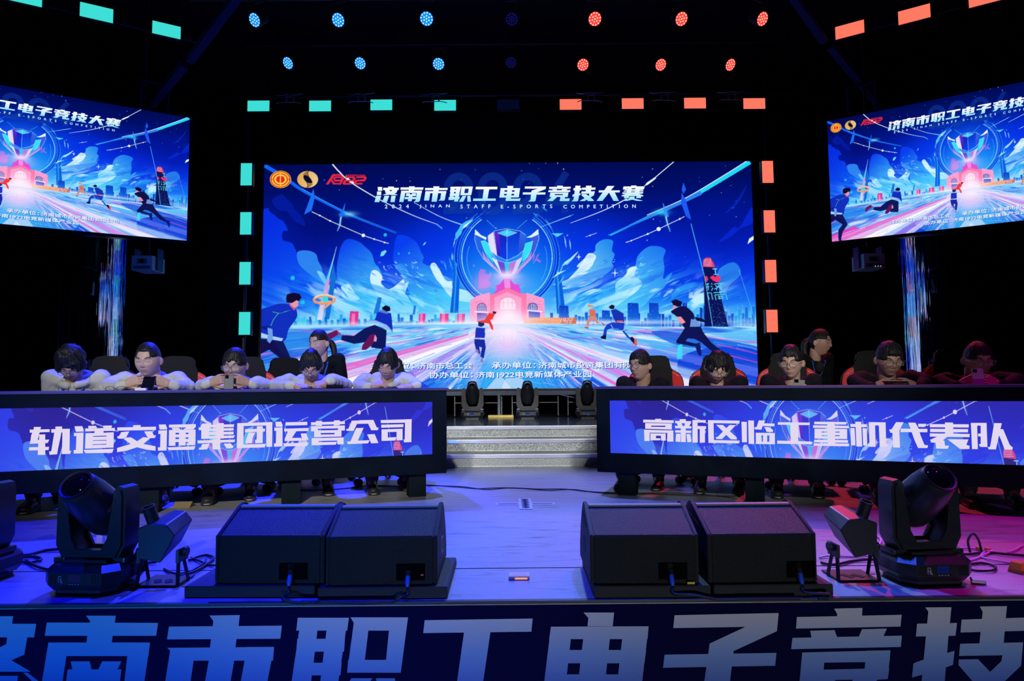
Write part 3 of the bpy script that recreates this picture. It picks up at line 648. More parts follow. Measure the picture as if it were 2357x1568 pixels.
def paint_logo():
    """the three marks at the head of the picture"""
    x, y = 646, 413.5
    disc(x, y, 24.5, (250, 200, 60), ry=20); disc(x, y, 23.3, (225, 60, 30), ry=19); disc(x, y, 20.5, (250, 205, 70), ry=16.7); disc(x, y, 17.5, (228, 60, 30), ry=14.2)
    disc(x, y, 14.5, (250, 205, 70), ry=11.8); disc(x, y, 10, (225, 40, 30), ry=8.2); poly([(x - 1.3, y - 15), (x + 1.3, y - 15), (x + 1.3, y + 15), (x - 1.3, y + 15)], (250, 205, 70))
    poly([(x - 20.5, y - .8), (x - 14.5, y - .8), (x - 14.5, y + .8), (x - 20.5, y + .8)], (225, 60, 30)); poly([(x + 20.5, y - .8), (x + 14.5, y - .8), (x + 14.5, y + .8), (x + 20.5, y + .8)], (225, 60, 30))
    x, y = 708.5, 413.5
    P = [(x + 24 * math.cos(t * math.pi / 14), y + 19.3 * math.sin(t * math.pi / 14)) for t in range(28)]
    poly(P, (222, 170, 90), 1, c2=(240, 205, 140), g=((x - 20, y - 10), (x + 20, y + 10))); 
    MM = lambda P: [(708.5 + (a - 590) / 143 * 24, 413.5 + (b - 288) / 143 * 19.3) for a, b in P]
    poly(MM([(533, 222), (560, 214), (600, 235), (632, 275), (655, 330), (645, 352), (610, 350), (565, 325), (535, 270)]), (8, 10, 46), curve=True)
    poly(MM([(575, 150), (600, 146), (592, 190), (612, 250), (640, 300), (600, 236), (560, 214), (535, 222), (525, 200)]), (150, 100, 40), .8); poly(MM([(605, 425), (578, 428), (590, 385), (575, 320), (545, 280), (585, 340), (625, 352), (652, 345), (660, 375)]), (150, 100, 40), .8)
    line(MM([(602, 148), (591, 190), (612, 255), (650, 330)]), 1.3, (14, 12, 40), curve=True); line(MM([(578, 428), (591, 385), (570, 320), (535, 250)]), 1.3, (14, 12, 40), curve=True)
    R = (235, 40, 60)
    M = lambda P: [(750 + (a - 755) / 590 * 94, 401.5 + (b - 203) / 177 * 24) for a, b in P]
    for p in PL('755 378,855 203,975 203,1000 234,882 234,796 378;862 285,885 243,1000 243,1024 275,975 378,865 378,828 310,848 298,884 352,958 352,970 326,885 326;1045 243,1168 243,1190 275,1160 325,1050 325,1036 352,1132 352,1125 378,1010 378,998 350,1028 298,1142 298,1152 270,1035 270;1205 240,1332 240,1348 268,1320 323,1205 325,1195 352,1288 352,1280 378,1170 378,1155 350,1188 297,1302 295,1312 268,1190 268;1045 212,1325 214,1322 232,1043 230'):
        poly(M(p), R)
    for p in PL('888 297,900 268,985 268,972 297'): poly(M(p), (8, 14, 110))
    for k in range(9): line(M([(1072 + 30 * k, 210), (1068 + 30 * k, 234)]), 1.1, (90, 10, 40))

# ------------------------------------------------------------------ room shell and stage floor
M_BLACK = mat('black_paint', (0.006, 0.006, 0.010), 0.8, noise_amt=0.3, nscale=3)
M_FLOOR = None
def floor_mat():
    m = mat('stage_vinyl', (0.36, 0.36, 0.36), 0.42, spec=0.5)
    nt = m.node_tree; b = nt.nodes['Principled BSDF']
    tc = nt.nodes.new('ShaderNodeTexCoord'); mp = nt.nodes.new('ShaderNodeMapping'); mp.inputs['Scale'].default_value = (1.2, 7, 1)
    n = nt.nodes.new('ShaderNodeTexNoise'); n.inputs['Scale'].default_value = 3.0; n.inputs['Detail'].default_value = 8; n.inputs['Roughness'].default_value = 0.65; n.inputs['Distortion'].default_value = 0.8
    nt.links.new(tc.outputs['Object'], mp.inputs[0]); nt.links.new(mp.outputs[0], n.inputs['Vector'])
    cr = nt.nodes.new('ShaderNodeValToRGB'); cr.color_ramp.elements[0].position = 0.30; cr.color_ramp.elements[0].color = (0.16, 0.16, 0.16, 1)
    cr.color_ramp.elements[1].position = 0.47; cr.color_ramp.elements[1].color = (0.36, 0.36, 0.36, 1)
    nt.links.new(n.outputs['Fac'], cr.inputs[0])
    # scuffs: thin dark curls from a warped voronoi edge
    v = nt.nodes.new('ShaderNodeTexVoronoi'); v.feature = 'DISTANCE_TO_EDGE'; v.inputs['Scale'].default_value = 2.3
    n2 = nt.nodes.new('ShaderNodeTexNoise'); n2.inputs['Scale'].default_value = 2.0; n2.inputs['Detail'].default_value = 3
    va = nt.nodes.new('ShaderNodeVectorMath'); va.operation = 'MULTIPLY_ADD'; va.inputs[1].default_value = (1.6, 1.6, 0)
    nt.links.new(tc.outputs['Object'], n2.inputs['Vector']); nt.links.new(n2.outputs['Color'], va.inputs[0]); nt.links.new(tc.outputs['Object'], va.inputs[2]); nt.links.new(va.outputs[0], v.inputs['Vector'])
    lt = nt.nodes.new('ShaderNodeMapRange'); lt.inputs[1].default_value = 0.0; lt.inputs[2].default_value = 0.006; lt.inputs[3].default_value = 0.72; lt.inputs[4].default_value = 1.0
    nt.links.new(v.outputs['Distance'], lt.inputs[0])
    vm = nt.nodes.new('ShaderNodeVectorMath'); vm.operation = 'SCALE'; nt.links.new(cr.outputs[0], vm.inputs[0]); nt.links.new(lt.outputs[0], vm.inputs['Scale'])
    nt.links.new(vm.outputs[0], b.inputs['Base Color'])
    mr = nt.nodes.new('ShaderNodeMapRange'); mr.inputs[3].default_value = 0.30; mr.inputs[4].default_value = 0.55; nt.links.new(n.outputs['Fac'], mr.inputs[0]); nt.links.new(mr.outputs[0], b.inputs['Roughness'])
    return m
M_FLOOR = floor_mat()
def struct(name, bm, m, parent=None, **k):
    o = obj(name, bm, m, parent, **k); o['kind'] = 'structure'; return o
EL = at_z(-300, 1393.5, 0); ER = at_z(2700, 1367, 0)          # the front edge of the stage
def edge_y(x): return EL.y + (ER.y - EL.y) * (x - EL.x) / (ER.x - EL.x)
YSEAM = 2.885; YST = 6.34
bm = bmesh.new(); prism(bm, [(-6.5, edge_y(-6.5)), (6.5, edge_y(6.5)), (6.5, YSEAM - .006), (-6.5, YSEAM - .006)], 2, -0.06, 0.0)
prism(bm, [(-6.5, YSEAM + .006), (6.5, YSEAM + .006), (6.5, YST + .4), (-6.5, YST + .4)], 2, -0.06, 0.0)
struct('floor', bm, M_FLOOR)
struct('trim_1', box((0, YSEAM, -0.012), (13, 0.011, 0.02)), mat('seam_black', (0.004, 0.004, 0.008), 0.4))
dirv = (Vector((ER.x, ER.y, 0)) - Vector((EL.x, EL.y, 0))).normalized(); aE = math.atan2(dirv.y, dirv.x)
o = struct('trim_2', box((0, 0, 0), (13, 0.02, 0.012), bev=0.003), mat('edge_metal', (0.05, 0.05, 0.07), 0.5, 0.5)); o.location = (0, edge_y(0) - 0.006, -0.005); o.rotation_euler.z = aE
# lower hall floor and shell
struct('floor_hall', box((0, -2.0, -0.95), (16, 9.6, 0.1)), M_BLACK)
struct('wall_back', box((0, 12.2, 2.4), (16.4, 0.2, 7.0)), M_BLACK)
struct('wall_left', box((-8.1, 2.7, 2.4), (0.2, 19, 7.0)), M_BLACK); struct('wall_right', box((8.1, 2.7, 2.4), (0.2, 19, 7.0)), M_BLACK)
struct('wall_front', box((0, -6.9, 2.4), (16.4, 0.2, 7.0)), M_BLACK)
struct('ceiling', box((0, 2.7, 6.0), (16.4, 19.2, 0.2)), mat('ceiling_black', (0.006, 0.006, 0.012), 0.85, noise_amt=0.3, nscale=2))
# upper platform
ZP = 0.348
M_PLAT = mat('platform_gloss', (0.05, 0.06, 0.08), 0.16, spec=0.6, noise_amt=0.35, nscale=14, bump=0.12, bscale=30)
bm = bmesh.new(); bx(bm, (0, 9.58, ZP / 2), (13.0, 5.12, ZP))
struct('floor_platform', bm, M_PLAT)
# steps
def speckle():
    m = mat('speckle_carpet', (0.36, 0.37, 0.37), 0.9); nt = m.node_tree; b = nt.nodes['Principled BSDF']
    tc = nt.nodes.new('ShaderNodeTexCoord'); n = nt.nodes.new('ShaderNodeTexNoise'); n.inputs['Scale'].default_value = 150; n.inputs['Detail'].default_value = 3
    nt.links.new(tc.outputs['Object'], n.inputs['Vector'])
    cr = nt.nodes.new('ShaderNodeValToRGB'); cr.color_ramp.elements[0].position = 0.40; cr.color_ramp.elements[0].color = (0.14, 0.15, 0.15, 1)
    cr.color_ramp.elements[1].position = 0.60; cr.color_ramp.elements[1].color = (0.52, 0.54, 0.54, 1)
    nt.links.new(n.outputs['Fac'], cr.inputs[0]); nt.links.new(cr.outputs[0], b.inputs['Base Color']); return m
M_SPK = speckle(); M_ALU = mat('aluminium', (0.75, 0.76, 0.8), 0.28, 1.0); M_TREAD = mat('tread_vinyl', (0.12, 0.12, 0.14), 0.3)
st = thing('staircase', 'three wide grey speckled steps with metal nosings up to the platform', 'stairs', (0, YST, 0))
for i in range(3):
    y0 = 0.31 * i; zt = ZP / 3 * (i + 1)
    s = obj('step', box((0, y0 + 0.15 if i < 2 else y0 + 0.02, zt / 2 - 0.003), (4.2, 0.30 if i < 2 else 0.03, zt - 0.006)), M_SPK, st)
    if i < 2: obj('tread', box((0, y0 + 0.16, zt - 0.001), (4.2, 0.29, 0.008)), M_TREAD, s)
    bm = bmesh.new(); bx(bm, (0, y0 - 0.004, zt - 0.012), (4.2, 0.012, 0.034), bev=0.002); bx(bm, (0, y0 + 0.018, zt + 0.003), (4.2, 0.045, 0.006), bev=0.001)
    bx(bm, (0, y0 - 0.003, zt - ZP / 3 + 0.010), (4.2, 0.008, 0.006))
    obj('nosing', bm, M_ALU, s)
# fascia below the stage edge with the big lettering
M_BAN = mat('printed_banner', (0.0022, 0.0022, 0.05), 0.8, spec=0.08)
o = thing('stage_banner', 'dark blue printed banner with large pale lettering along the stage front', 'banner', (0, edge_y(0) - 0.004, 0)); o.rotation_euler.z = aE
banner = o
obj('banner_sheet', box((0, 0.0, -0.47), (8.5, 0.004, 0.90)), M_BAN, banner)
bn = Vector((-dirv.y, dirv.x, 0)); bp0 = Vector((0, edge_y(0) - 0.0065, 0))
def ban(px, py):
    p = on_plane(px, py, bp0, bn); q = p - bp0; return (q.dot(dirv), p.z)
BANNER_GLYPHS = [
 (0, 1400, 4.714, '-100 88,143 88,133 172,-100 172;-400 170,395 170,372 318,-400 318;80 318,297 318,265 505,125 565,-60 640,-150 560,0 425,70 390;-60 540,125 565,335 690,-60 690,-200 640;-200 735,197 735,165 966,-250 966;255 700,300 700,420 792,350 792;935 82,1258 82,1248 158,975 158,980 140;510 156,1716 160,1697 300,488 300;950 298,1225 298,1215 375,940 375;528 373,1630 373,1612 520,508 520;528 373,745 373,655 970,430 970;1400 373,1630 373,1560 860,1480 970,1240 970,1345 860;770 577,975 577,998 664,1070 664,1112 577,1320 577,1278 664,1320 664,1305 790,720 790,738 664,788 664;900 788,1100 788,1080 950,880 950;690 840,1290 840,1280 910,685 910'),
 (0, 1370, 1.964, '948 92,1085 90,1079 140,962 140,966 118;765 142,1275 138,1268 197,756 200;955 198,1070 197,1065 237,950 237;757 238,1240 234,1235 296,768 296,772 252;772 240,885 240,855 440,740 440;945 294,1060 294,1030 465,915 465;1118 234,1240 234,1200 440,1080 440;'
  '1347 102,1578 102,1570 160,1340 160;1355 150,1437 150,1400 450,1310 450;1478 150,1566 150,1520 460,1440 460;1345 197,1560 197,1556 255,1340 255;1335 305,1545 305,1540 362,1330 362;1320 405,1540 400,1535 440,1310 445;'
  '1585 100,1845 100,1835 160,1600 160,1600 125;1600 125,1670 125,1650 292,1645 350,1570 350;1765 100,1845 100,1812 350,1740 350;1575 292,1820 292,1812 350,1570 350;1590 375,1685 375,1620 460,1530 460;1700 375,1785 375,1800 460,1720 460'),
 (0, 0, 1, '977.6 1427.4,1226 1423.6,1223 1453.8,974.5 1457;1069 1450,1129.5 1450,1107 1605,1047 1605;950 1590,1215 1588,1212 1612,948 1614'),
 (1157, 1370, 1.964, '365 78,503 78,497 140,383 140,387 102;218 142,659 140,654 198,210 198;218 142,314 142,282 430,183 430;370 142,490 142,455 460,333 460;546 142,659 140,625 430,513 430;205 247,648 247,640 307,200 307;195 357,632 357,625 430,185 430;335 450,660 450,655 490,330 490;'
  '776 90,1246 80,1238 140,770 148;1090 84,1246 80,1238 162,1042 252,1042 264,928 266,934 218,1095 143;731 268,1236 260,1230 318,724 327;930 260,1042 260,1020 440,980 470,860 470,905 420;'
  '1496 60,1624 57,1622 92,1510 95,1510 84;1328 98,1801 88,1796 141,1324 150;1388 160,1498 157,1510 190,1395 195;1622 153,1734 150,1718 186,1606 190;1308 192,1802 182,1797 233,1302 243;1352 258,1750 248,1746 300,1348 305;1352 258,1455 256,1445 389,1340 389;1640 250,1750 248,1738 378,1630 385;1345 338,1745 328,1738 378,1340 385;1400 380,1510 375,1420 460,1300 462;1580 378,1690 375,1680 430,1790 420,1780 465,1560 465'),
 (1850, 1380, 4.649, '1292 82,1572 80,1555 250,1540 390,1490 1000,1240 1000,1275 640,1313 250,1325 125;1205 256,1632 248,1615 385,1192 393;1270 640,1275 645,1520 570,1605 545,1588 695,1510 725,1260 800,1150 832,1165 680;'
  '1875 72,2165 68,2152 200,2130 460,1870 470,1905 130;1680 212,2420 188,2415 330,1668 350;1665 470,2337 455,2325 590,1652 600;2115 588,2325 588,2315 705,2130 880,1950 1050,1700 1050,1985 770,2105 655;1650 638,1855 635,1985 770,2250 1050,2000 1050,1800 874,1645 695')]
_bp = []
for ox, oy, sc, s in BANNER_GLYPHS:
    for p in PL(s, ox, oy, sc): _bp.append([ban(*q) for q in p])
def ban_col(x, z):
    t = min(1, max(0, (-0.06 - z) / 0.26))
    a = (0.62, 0.62, 0.74); b = (0.22, 0.38, 0.80); c = (0.05, 0.13, 0.62)
    return tuple(a[i] + (b[i] - a[i]) * min(1, t * 2) if t < .5 else b[i] + (c[i] - b[i]) * (t * 2 - 1) for i in range(3))
def densify(p, st=0.03):
    out = []
    for i in range(len(p)):
        a, b = p[i], p[(i + 1) % len(p)]; n = max(1, int(math.hypot(b[0] - a[0], b[1] - a[1]) / st))
        for k in range(n): out.append((a[0] + (b[0] - a[0]) * k / n, a[1] + (b[1] - a[1]) * k / n))
    return out
me = polys_mesh('lettering', [densify(p) for p in _bp], lambda x, y, l: (x, -0.0032 - l, y), ban_col, 0.00006)
link_mesh('lettering', me, mat('banner_ink', (1, 1, 1), 0.6, attr='Col'), banner)

# ------------------------------------------------------------------ screens
draw_picture(); PLAIN = CV.copy(); paint_logo()
def cells(cv): return cv[:AH * SS, :AW * SS].reshape(AH, SS, AW, SS, 3).mean(axis=(1, 3))
LUT = np.array([lin(i) for i in range(256)], dtype=np.float32)
def grid_mesh(name, img, w, h):
    """one quad per picture cell corner grid; local x 0..w, z 0..h, colour per vertex"""
    H, Wd = img.shape[:2]
    xs = np.linspace(0, w, Wd, dtype=np.float32); zs = np.linspace(h, 0, H, dtype=np.float32)
    co = np.zeros((H, Wd, 3), np.float32); co[..., 0] = xs[None, :]; co[..., 2] = zs[:, None]
    i = np.arange((H - 1) * (Wd - 1)); r, c = i // (Wd - 1), i % (Wd - 1); a = r * Wd + c
    q = np.stack([a + Wd, a + Wd + 1, a + 1, a], 1).astype(np.int32)
    me = bpy.data.meshes.new(name); me.vertices.add(H * Wd); me.vertices.foreach_set('co', co.ravel())
    me.loops.add(q.size); me.loops.foreach_set('vertex_index', q.ravel())
    me.polygons.add(len(q)); me.polygons.foreach_set('loop_start', np.arange(0, q.size, 4, dtype=np.int32)); me.polygons.foreach_set('loop_total', np.full(len(q), 4, np.int32))
    me.update(calc_edges=True)
    cl = np.ones((H, Wd, 4), np.float32); f = img.clip(0, 255); k = np.floor(f).astype(int); k2 = np.minimum(k + 1, 255)
    cl[..., :3] = LUT[k] + (LUT[k2] - LUT[k]) * (f - k)
    at = me.color_attributes.new('Col', 'FLOAT_COLOR', 'POINT'); at.data.foreach_set('color', cl.ravel())
    return me
SW, SH = SX1 - SX0, SZ1 - SZ0
ART = grid_mesh('picture', cells(CV), SW, SH)
def scr(px, py):
    p = at_y(px, py, SCR_Y); return (p.x - SX0, p.z - SZ0)
_fc = bpy.data.curves.new('lettering', 'FONT')
def text_geo(s, bold=0.0, spacing=1.0):
    """outline of one line of text -> (verts Nx2 normalised to its box, faces)"""
    fc = bpy.data.curves.new('t', 'FONT'); fc.body = s; fc.size = 1; fc.offset = bold; fc.space_character = spacing; fc.resolution_u = 3
    o = bpy.data.objects.new('t', fc); COL.objects.link(o)
    dg = bpy.context.evaluated_depsgraph_get(); me = bpy.data.meshes.new_from_object(o.evaluated_get(dg))
    v = np.array([x.co[:2] for x in me.vertices]); f = [list(p.vertices) for p in me.polygons]
    bpy.data.objects.remove(o); bpy.data.curves.remove(fc); bpy.data.meshes.remove(me)
    mn, mx = v.min(0), v.max(0); return (v - mn) / (mx - mn), f
class Sheet:
    """several flat coloured letter shapes gathered in one mesh, lying just in front of a surface"""
    def __init__(self): self.v, self.f, self.c, self.n = [], [], [], 0
    def text(self, s, x0, x1, z0, z1, col, bold=0.0, spacing=1.0, lift=0.001):
        v, f = text_geo(s, 0.0, spacing); e = bold * (z1 - z0)
        for j, (dx, dz) in enumerate(((0, 0), (1, 0), (-1, 0), (0, 1), (0, -1)) if bold else ((0, 0),)):
            b = len(self.v)
            for p in v: self.v.append((x0 + p[0] * (x1 - x0) + dx * e, -lift - j * 0.0001, z0 + p[1] * (z1 - z0) + dz * e)); self.c.append(col)
            self.f += [[b + i for i in q] for q in f]
    def polys(self, P, colf, lift=0.001, step=0.0):
        for i, p in enumerate(P):
            b = len(self.v)
            for x, z in p: self.v.append((x, -lift - i * step, z)); self.c.append(colf(x, z) if callable(colf) else colf)
            self.f += [[b + k for k in t] for t in tessellate_polygon([[Vector((x, z, 0)) for x, z in p]])]
    def mesh(self, name):
        me = bpy.data.meshes.new(name); me.from_pydata(self.v, [], self.f)
        a = me.color_attributes.new('Col', 'FLOAT_COLOR', 'POINT'); a.data.foreach_set('color', np.array([(c[0], c[1], c[2], 1) for c in self.c], np.float32).ravel()); return me
TITLE = [(860, 420, 7.366, '70 78,145 78,145 142,75 142;60 155,130 155,130 215,55 215;45 228,130 228,95 335,15 335;245 72,345 72,340 95,250 95;165 92,430 92,422 130,160 130;190 128,262 128,292 158,412 215,300 215,205 182;325 128,405 128,385 178,250 215,150 215,270 170;185 230,265 230,225 335,145 335;300 228,375 228,355 335,285 335;'
  '600 68,700 68,690 90,605 92;460 85,845 85,838 125,455 125;600 120,690 120,685 145,595 145;470 142,820 140,815 180,465 180;470 142,545 142,505 332,435 332;740 142,820 140,785 310,765 332,680 332,715 300;550 188,612 188,620 205,640 205,655 188,725 188,715 208,720 210,715 232,545 232,548 210,558 208;530 250,720 248,718 285,528 285;597 225,660 225,645 320,580 320;'
  '1010 68,1115 68,1110 95,1018 95;875 95,1258 95,1250 130,872 132;1015 128,1105 128,1100 150,1010 150;880 150,1235 148,1230 183,880 185;880 150,965 150,940 308,855 308;1005 150,1100 150,1070 328,983 328;1150 150,1235 148,1205 300,1190 310,1100 308,1130 285;'
  '1305 75,1480 72,1478 108,1300 112;1310 75,1380 75,1345 300,1270 300,1290 265;1405 75,1478 75,1430 325,1365 325;1300 128,1450 126,1445 160,1295 162;1295 190,1440 188,1435 228,1290 230;1275 250,1460 245,1450 285,1270 300;1490 72,1680 72,1675 108,1485 108;1490 72,1555 72,1530 215,1470 215;1620 72,1682 72,1655 218,1595 218;1475 183,1660 183,1655 218,1470 218;1510 230,1570 230,1520 328,1445 328;1590 230,1640 230,1650 328,1590 328;'
  '1735 75,2100 75,2095 118,1728 118;1870 110,1960 110,1930 285,1845 285;1690 275,2072 275,2068 312,1685 315'),
 (1160, 420, 7.142, '55 58,155 58,148 95,58 98;-53 95,265 95,258 128,-57 128;-53 95,15 95,-5 250,-75 250;62 95,140 95,108 300,28 300;180 95,265 95,243 245,160 245;-60 155,255 155,250 188,-65 188;-70 215,248 215,243 248,-75 250;28 268,245 268,272 258,262 305,28 305;'
  '345 68,690 68,685 103,342 103;590 68,690 68,685 110,540 165,450 165,455 135,560 103;312 165,682 165,680 200,308 200;450 160,540 160,520 300,500 315,400 315,435 285;'
  '872 55,970 55,965 75,880 78;745 75,1098 72,1092 105,742 108;795 112,865 112,870 130,800 130;960 110,1045 110,1025 130,940 130;732 130,1090 128,1085 158,728 160;765 168,1060 165,1055 192,760 192;765 168,840 168,830 240,750 240;975 165,1060 165,1045 238,965 238;755 212,1050 208,1045 240,750 240;790 235,880 235,800 308,710 308;930 235,1005 235,1000 268,1080 262,1072 308,915 308;'
  '1175 55,1258 55,1220 300,1200 312,1110 312,1140 290,1150 240;1145 95,1275 95,1270 130,1140 132;1130 200,1260 180,1255 210,1122 235;1350 55,1440 55,1425 180,1340 180;1285 88,1505 85,1500 120,1280 122;1275 150,1495 148,1485 185,1270 185;1400 180,1485 180,1475 215,1325 308,1240 308,1400 215;1280 192,1350 192,1475 290,1475 308,1385 308,1275 215;'
  '1700 60,1815 60,1620 300,1622 305,1522 305;1560 132,1905 132,1900 165,1555 165;1725 165,1820 165,1888 305,1800 305;'
  '2090 52,2180 52,2175 68,2095 70;1965 68,2315 66,2300 112,2240 112,2240 92,2020 95,2020 115,1955 118;1990 110,2290 108,2288 125,1988 127;1970 135,2290 132,2288 150,1968 152;1950 165,2290 160,2280 185,1945 190;2030 95,2100 95,2085 185,2015 185;2160 95,2240 92,2220 185,2145 185;2030 180,2200 180,2290 215,2290 230,2190 230,2110 200,2030 228,1930 230,1935 215;1980 215,2060 210,2050 260,1970 260;2180 215,2260 215,2250 258,2175 258;2050 205,2180 205,2170 225,2045 225;2070 235,2150 235,2140 265,2280 300,2270 305,2190 305,2110 285,2020 305,1935 305,2050 270')]
sh = Sheet()
cT, cB = [rgb(*c) for c in ((250, 252, 255), (130, 225, 250))]
zt, zb = scr(1170, 430)[1], scr(1170, 465)[1]
def tcol(x, z):
    t = min(1, max(0, (zt - z) / (zt - zb))) ** 1.3; return tuple(cT[i] + (cB[i] - cT[i]) * t for i in range(3))
for ox, oy, sc, s in TITLE: sh.polys([[scr(*q) for q in p] for p in PL(s, ox, oy, sc)], tcol, 0.002, 0.00002)
def line_text(s, px0, px1, py0, py1, col, bold, spacing=1.0):
    x0, z0 = scr(px0, py1); x1, z1 = scr(px1, py0)
    if col is wht: sh.text(s, x0 + 0.008, x1 + 0.008, z0 - 0.008, z1 - 0.008, rgb(20, 80, 190), bold * 1.8, spacing, 0.0025)
    sh.text(s, x0, x1, z0, z1, col, bold, spacing, 0.0042)
wht = rgb(232, 246, 255); lbl = rgb(200, 235, 255)
for s, a, b in (('2024', 886, 941), ('JINAN', 966, 1035), ('STAFF', 1060, 1129), ('E-SPORTS', 1153, 1271), ('COMPETITION', 1297, 1463)):
    line_text(s, a, b, 471, 480, lbl, 0.03, 2.4)
line_text('主办单位：', 853, 952, 834, 850, wht, 0.022); line_text('济南市总工会', 961, 1087, 834, 850, wht, 0.022)
line_text('承办单位：', 1132, 1232, 833, 849, wht, 0.022); line_text('济南城市投资集团有限公司', 1240, 1496, 832, 848.5, wht, 0.022)
line_text('协办单位：', 988, 1088, 855, 871, wht, 0.022); line_text('济南1922电竞新媒体产业园', 1096, 1361, 854, 870.5, wht, 0.022)
TXT = sh.mesh('lettering')
M_ART = emat('screen_picture', dots=(0.0125, 0.04)); M_TXT = emat('screen_text')
M_BEZ = mat('screen_frame', (0.01, 0.012, 0.03), 0.25, spec=0.6)
def screen(label, loc, rz, w, h, rx=0.0, cat='screen'):
    """LED screen: casing, picture, lettering. local x along the width, z up, facing -y"""
    t = thing('led_screen', label, cat, loc, rz); t.rotation_euler = (rx, 0, rz)
    bm = bmesh.new(); b = 0.035
    bx(bm, (w / 2, 0.05, h / 2), (w + 2 * b, 0.08, h + 2 * b)); cas = obj('casing', bm, M_BEZ, t)
    bm = bmesh.new()
    for c, s in (((w / 2, 0.0, h + b / 2), (w + 2 * b, 0.03, b)), ((w / 2, 0.0, -b / 2), (w + 2 * b, 0.03, b)), ((-b / 2, 0, h / 2), (b, 0.03, h)), ((w + b / 2, 0, h / 2), (b, 0.03, h))): bx(bm, c, s, bev=0.004)
    obj('frame', bm, M_BEZ, t)
    p = link_mesh('picture', ART, M_ART, t); p.scale = (w / SW, 1, h / SH)
    q = link_mesh('lettering', TXT, M_TXT, p)
    return t
main_screen = screen('large central screen showing a trophy, runners and white lettering', (SX0, SCR_Y, SZ0), 0, SW, SH)
def side(px_in, top, bot, px_out, top_o, bot_o, D, pxg, ug, left):
    """place a side screen from its inner edge and the line its top follows"""
    a, b = at_y(px_in, top, D), at_y(px_in, bot, D); H = a.z - b.z
    # outer reference: depth where the same height is seen
    k = None
    lo, hi = 3.0, D
    for _ in range(40):
        m_ = (lo + hi) / 2
        h = at_y(px_out, top_o, m_).z - at_y(px_out, bot_o, m_).z
        if h > H: hi = m_
        else: lo = m_
    o_ = at_y(px_out, top_o, lo)
    d = Vector((o_.x - a.x, o_.y - a.y, 0)).normalized()
    n = Vector((-d.y, d.x, 0)); g = on_plane(pxg, (top + bot) / 2, a, n)
    L = (Vector((g.x - a.x, g.y - a.y, 0))).length / abs((1 if left else 0) - ug)
    zc = (a.z + at_y(px_out, top_o, lo).z) / 2
    return a, d, H, L, zc
a, d, H, L, zc = side(437, 272, 554.5, 0, 195, 513, 7.5, 29, (1144 - 603) / 1133.0, True)
LS = (a, d, H, L)
org = a + d * L; screen('side screen hung on the left, its picture cut by the frame, showing 2024 artwork', (org.x, org.y, a.z - H), math.atan2(-d.y, -d.x), L, H)
a, d, H, L, zc = side(1904, 280, 557, 2357, 186, 503, 7.5, 2357 - 175, (1085 - 603) / 1133.0, False)
RS = (a, d, H, L)
screen('side screen hung on the right, with three round and red marks in its corner', (a.x, a.y, a.z - H), math.atan2(d.y, d.x), L, H)
print('SIDE', LS, RS, SW, SH)

# ------------------------------------------------------------------ the two long desks with LED fronts
M_CLOTH = mat('desk_cloth', (0.0022, 0.0065, 0.013), 0.85, spec=0.12, noise_amt=0.25, nscale=6, bump=0.15, bscale=500)
M_TOP = mat('desk_top_vinyl', (0.045, 0.035, 0.15), 0.5, spec=0.25)  # blue stage light falling on the top is mixed into this base colour
M_LEG = mat('desk_post', (0.004, 0.011, 0.016), 0.8, spec=0.15, noise_amt=0.2, nscale=9)
def tint_crop():
    c = cells(PLAIN)
    r0 = int(A(1168, 509)[1] / SS); r1 = int(A(1168, 632)[1] / SS); c = c[r0:r1]
    return np.clip(c * 0.74 + np.array((44, 26, 62), np.float32), 0, 255)
CROP = tint_crop()
LEDH = 0.374
M_DESKPIC = emat('desk_picture', dots=(0.0062, 0.16)); M_DESKTXT = emat('desk_letters', dots=(0.0062, 0.10))
LET = rgb(226, 216, 240)
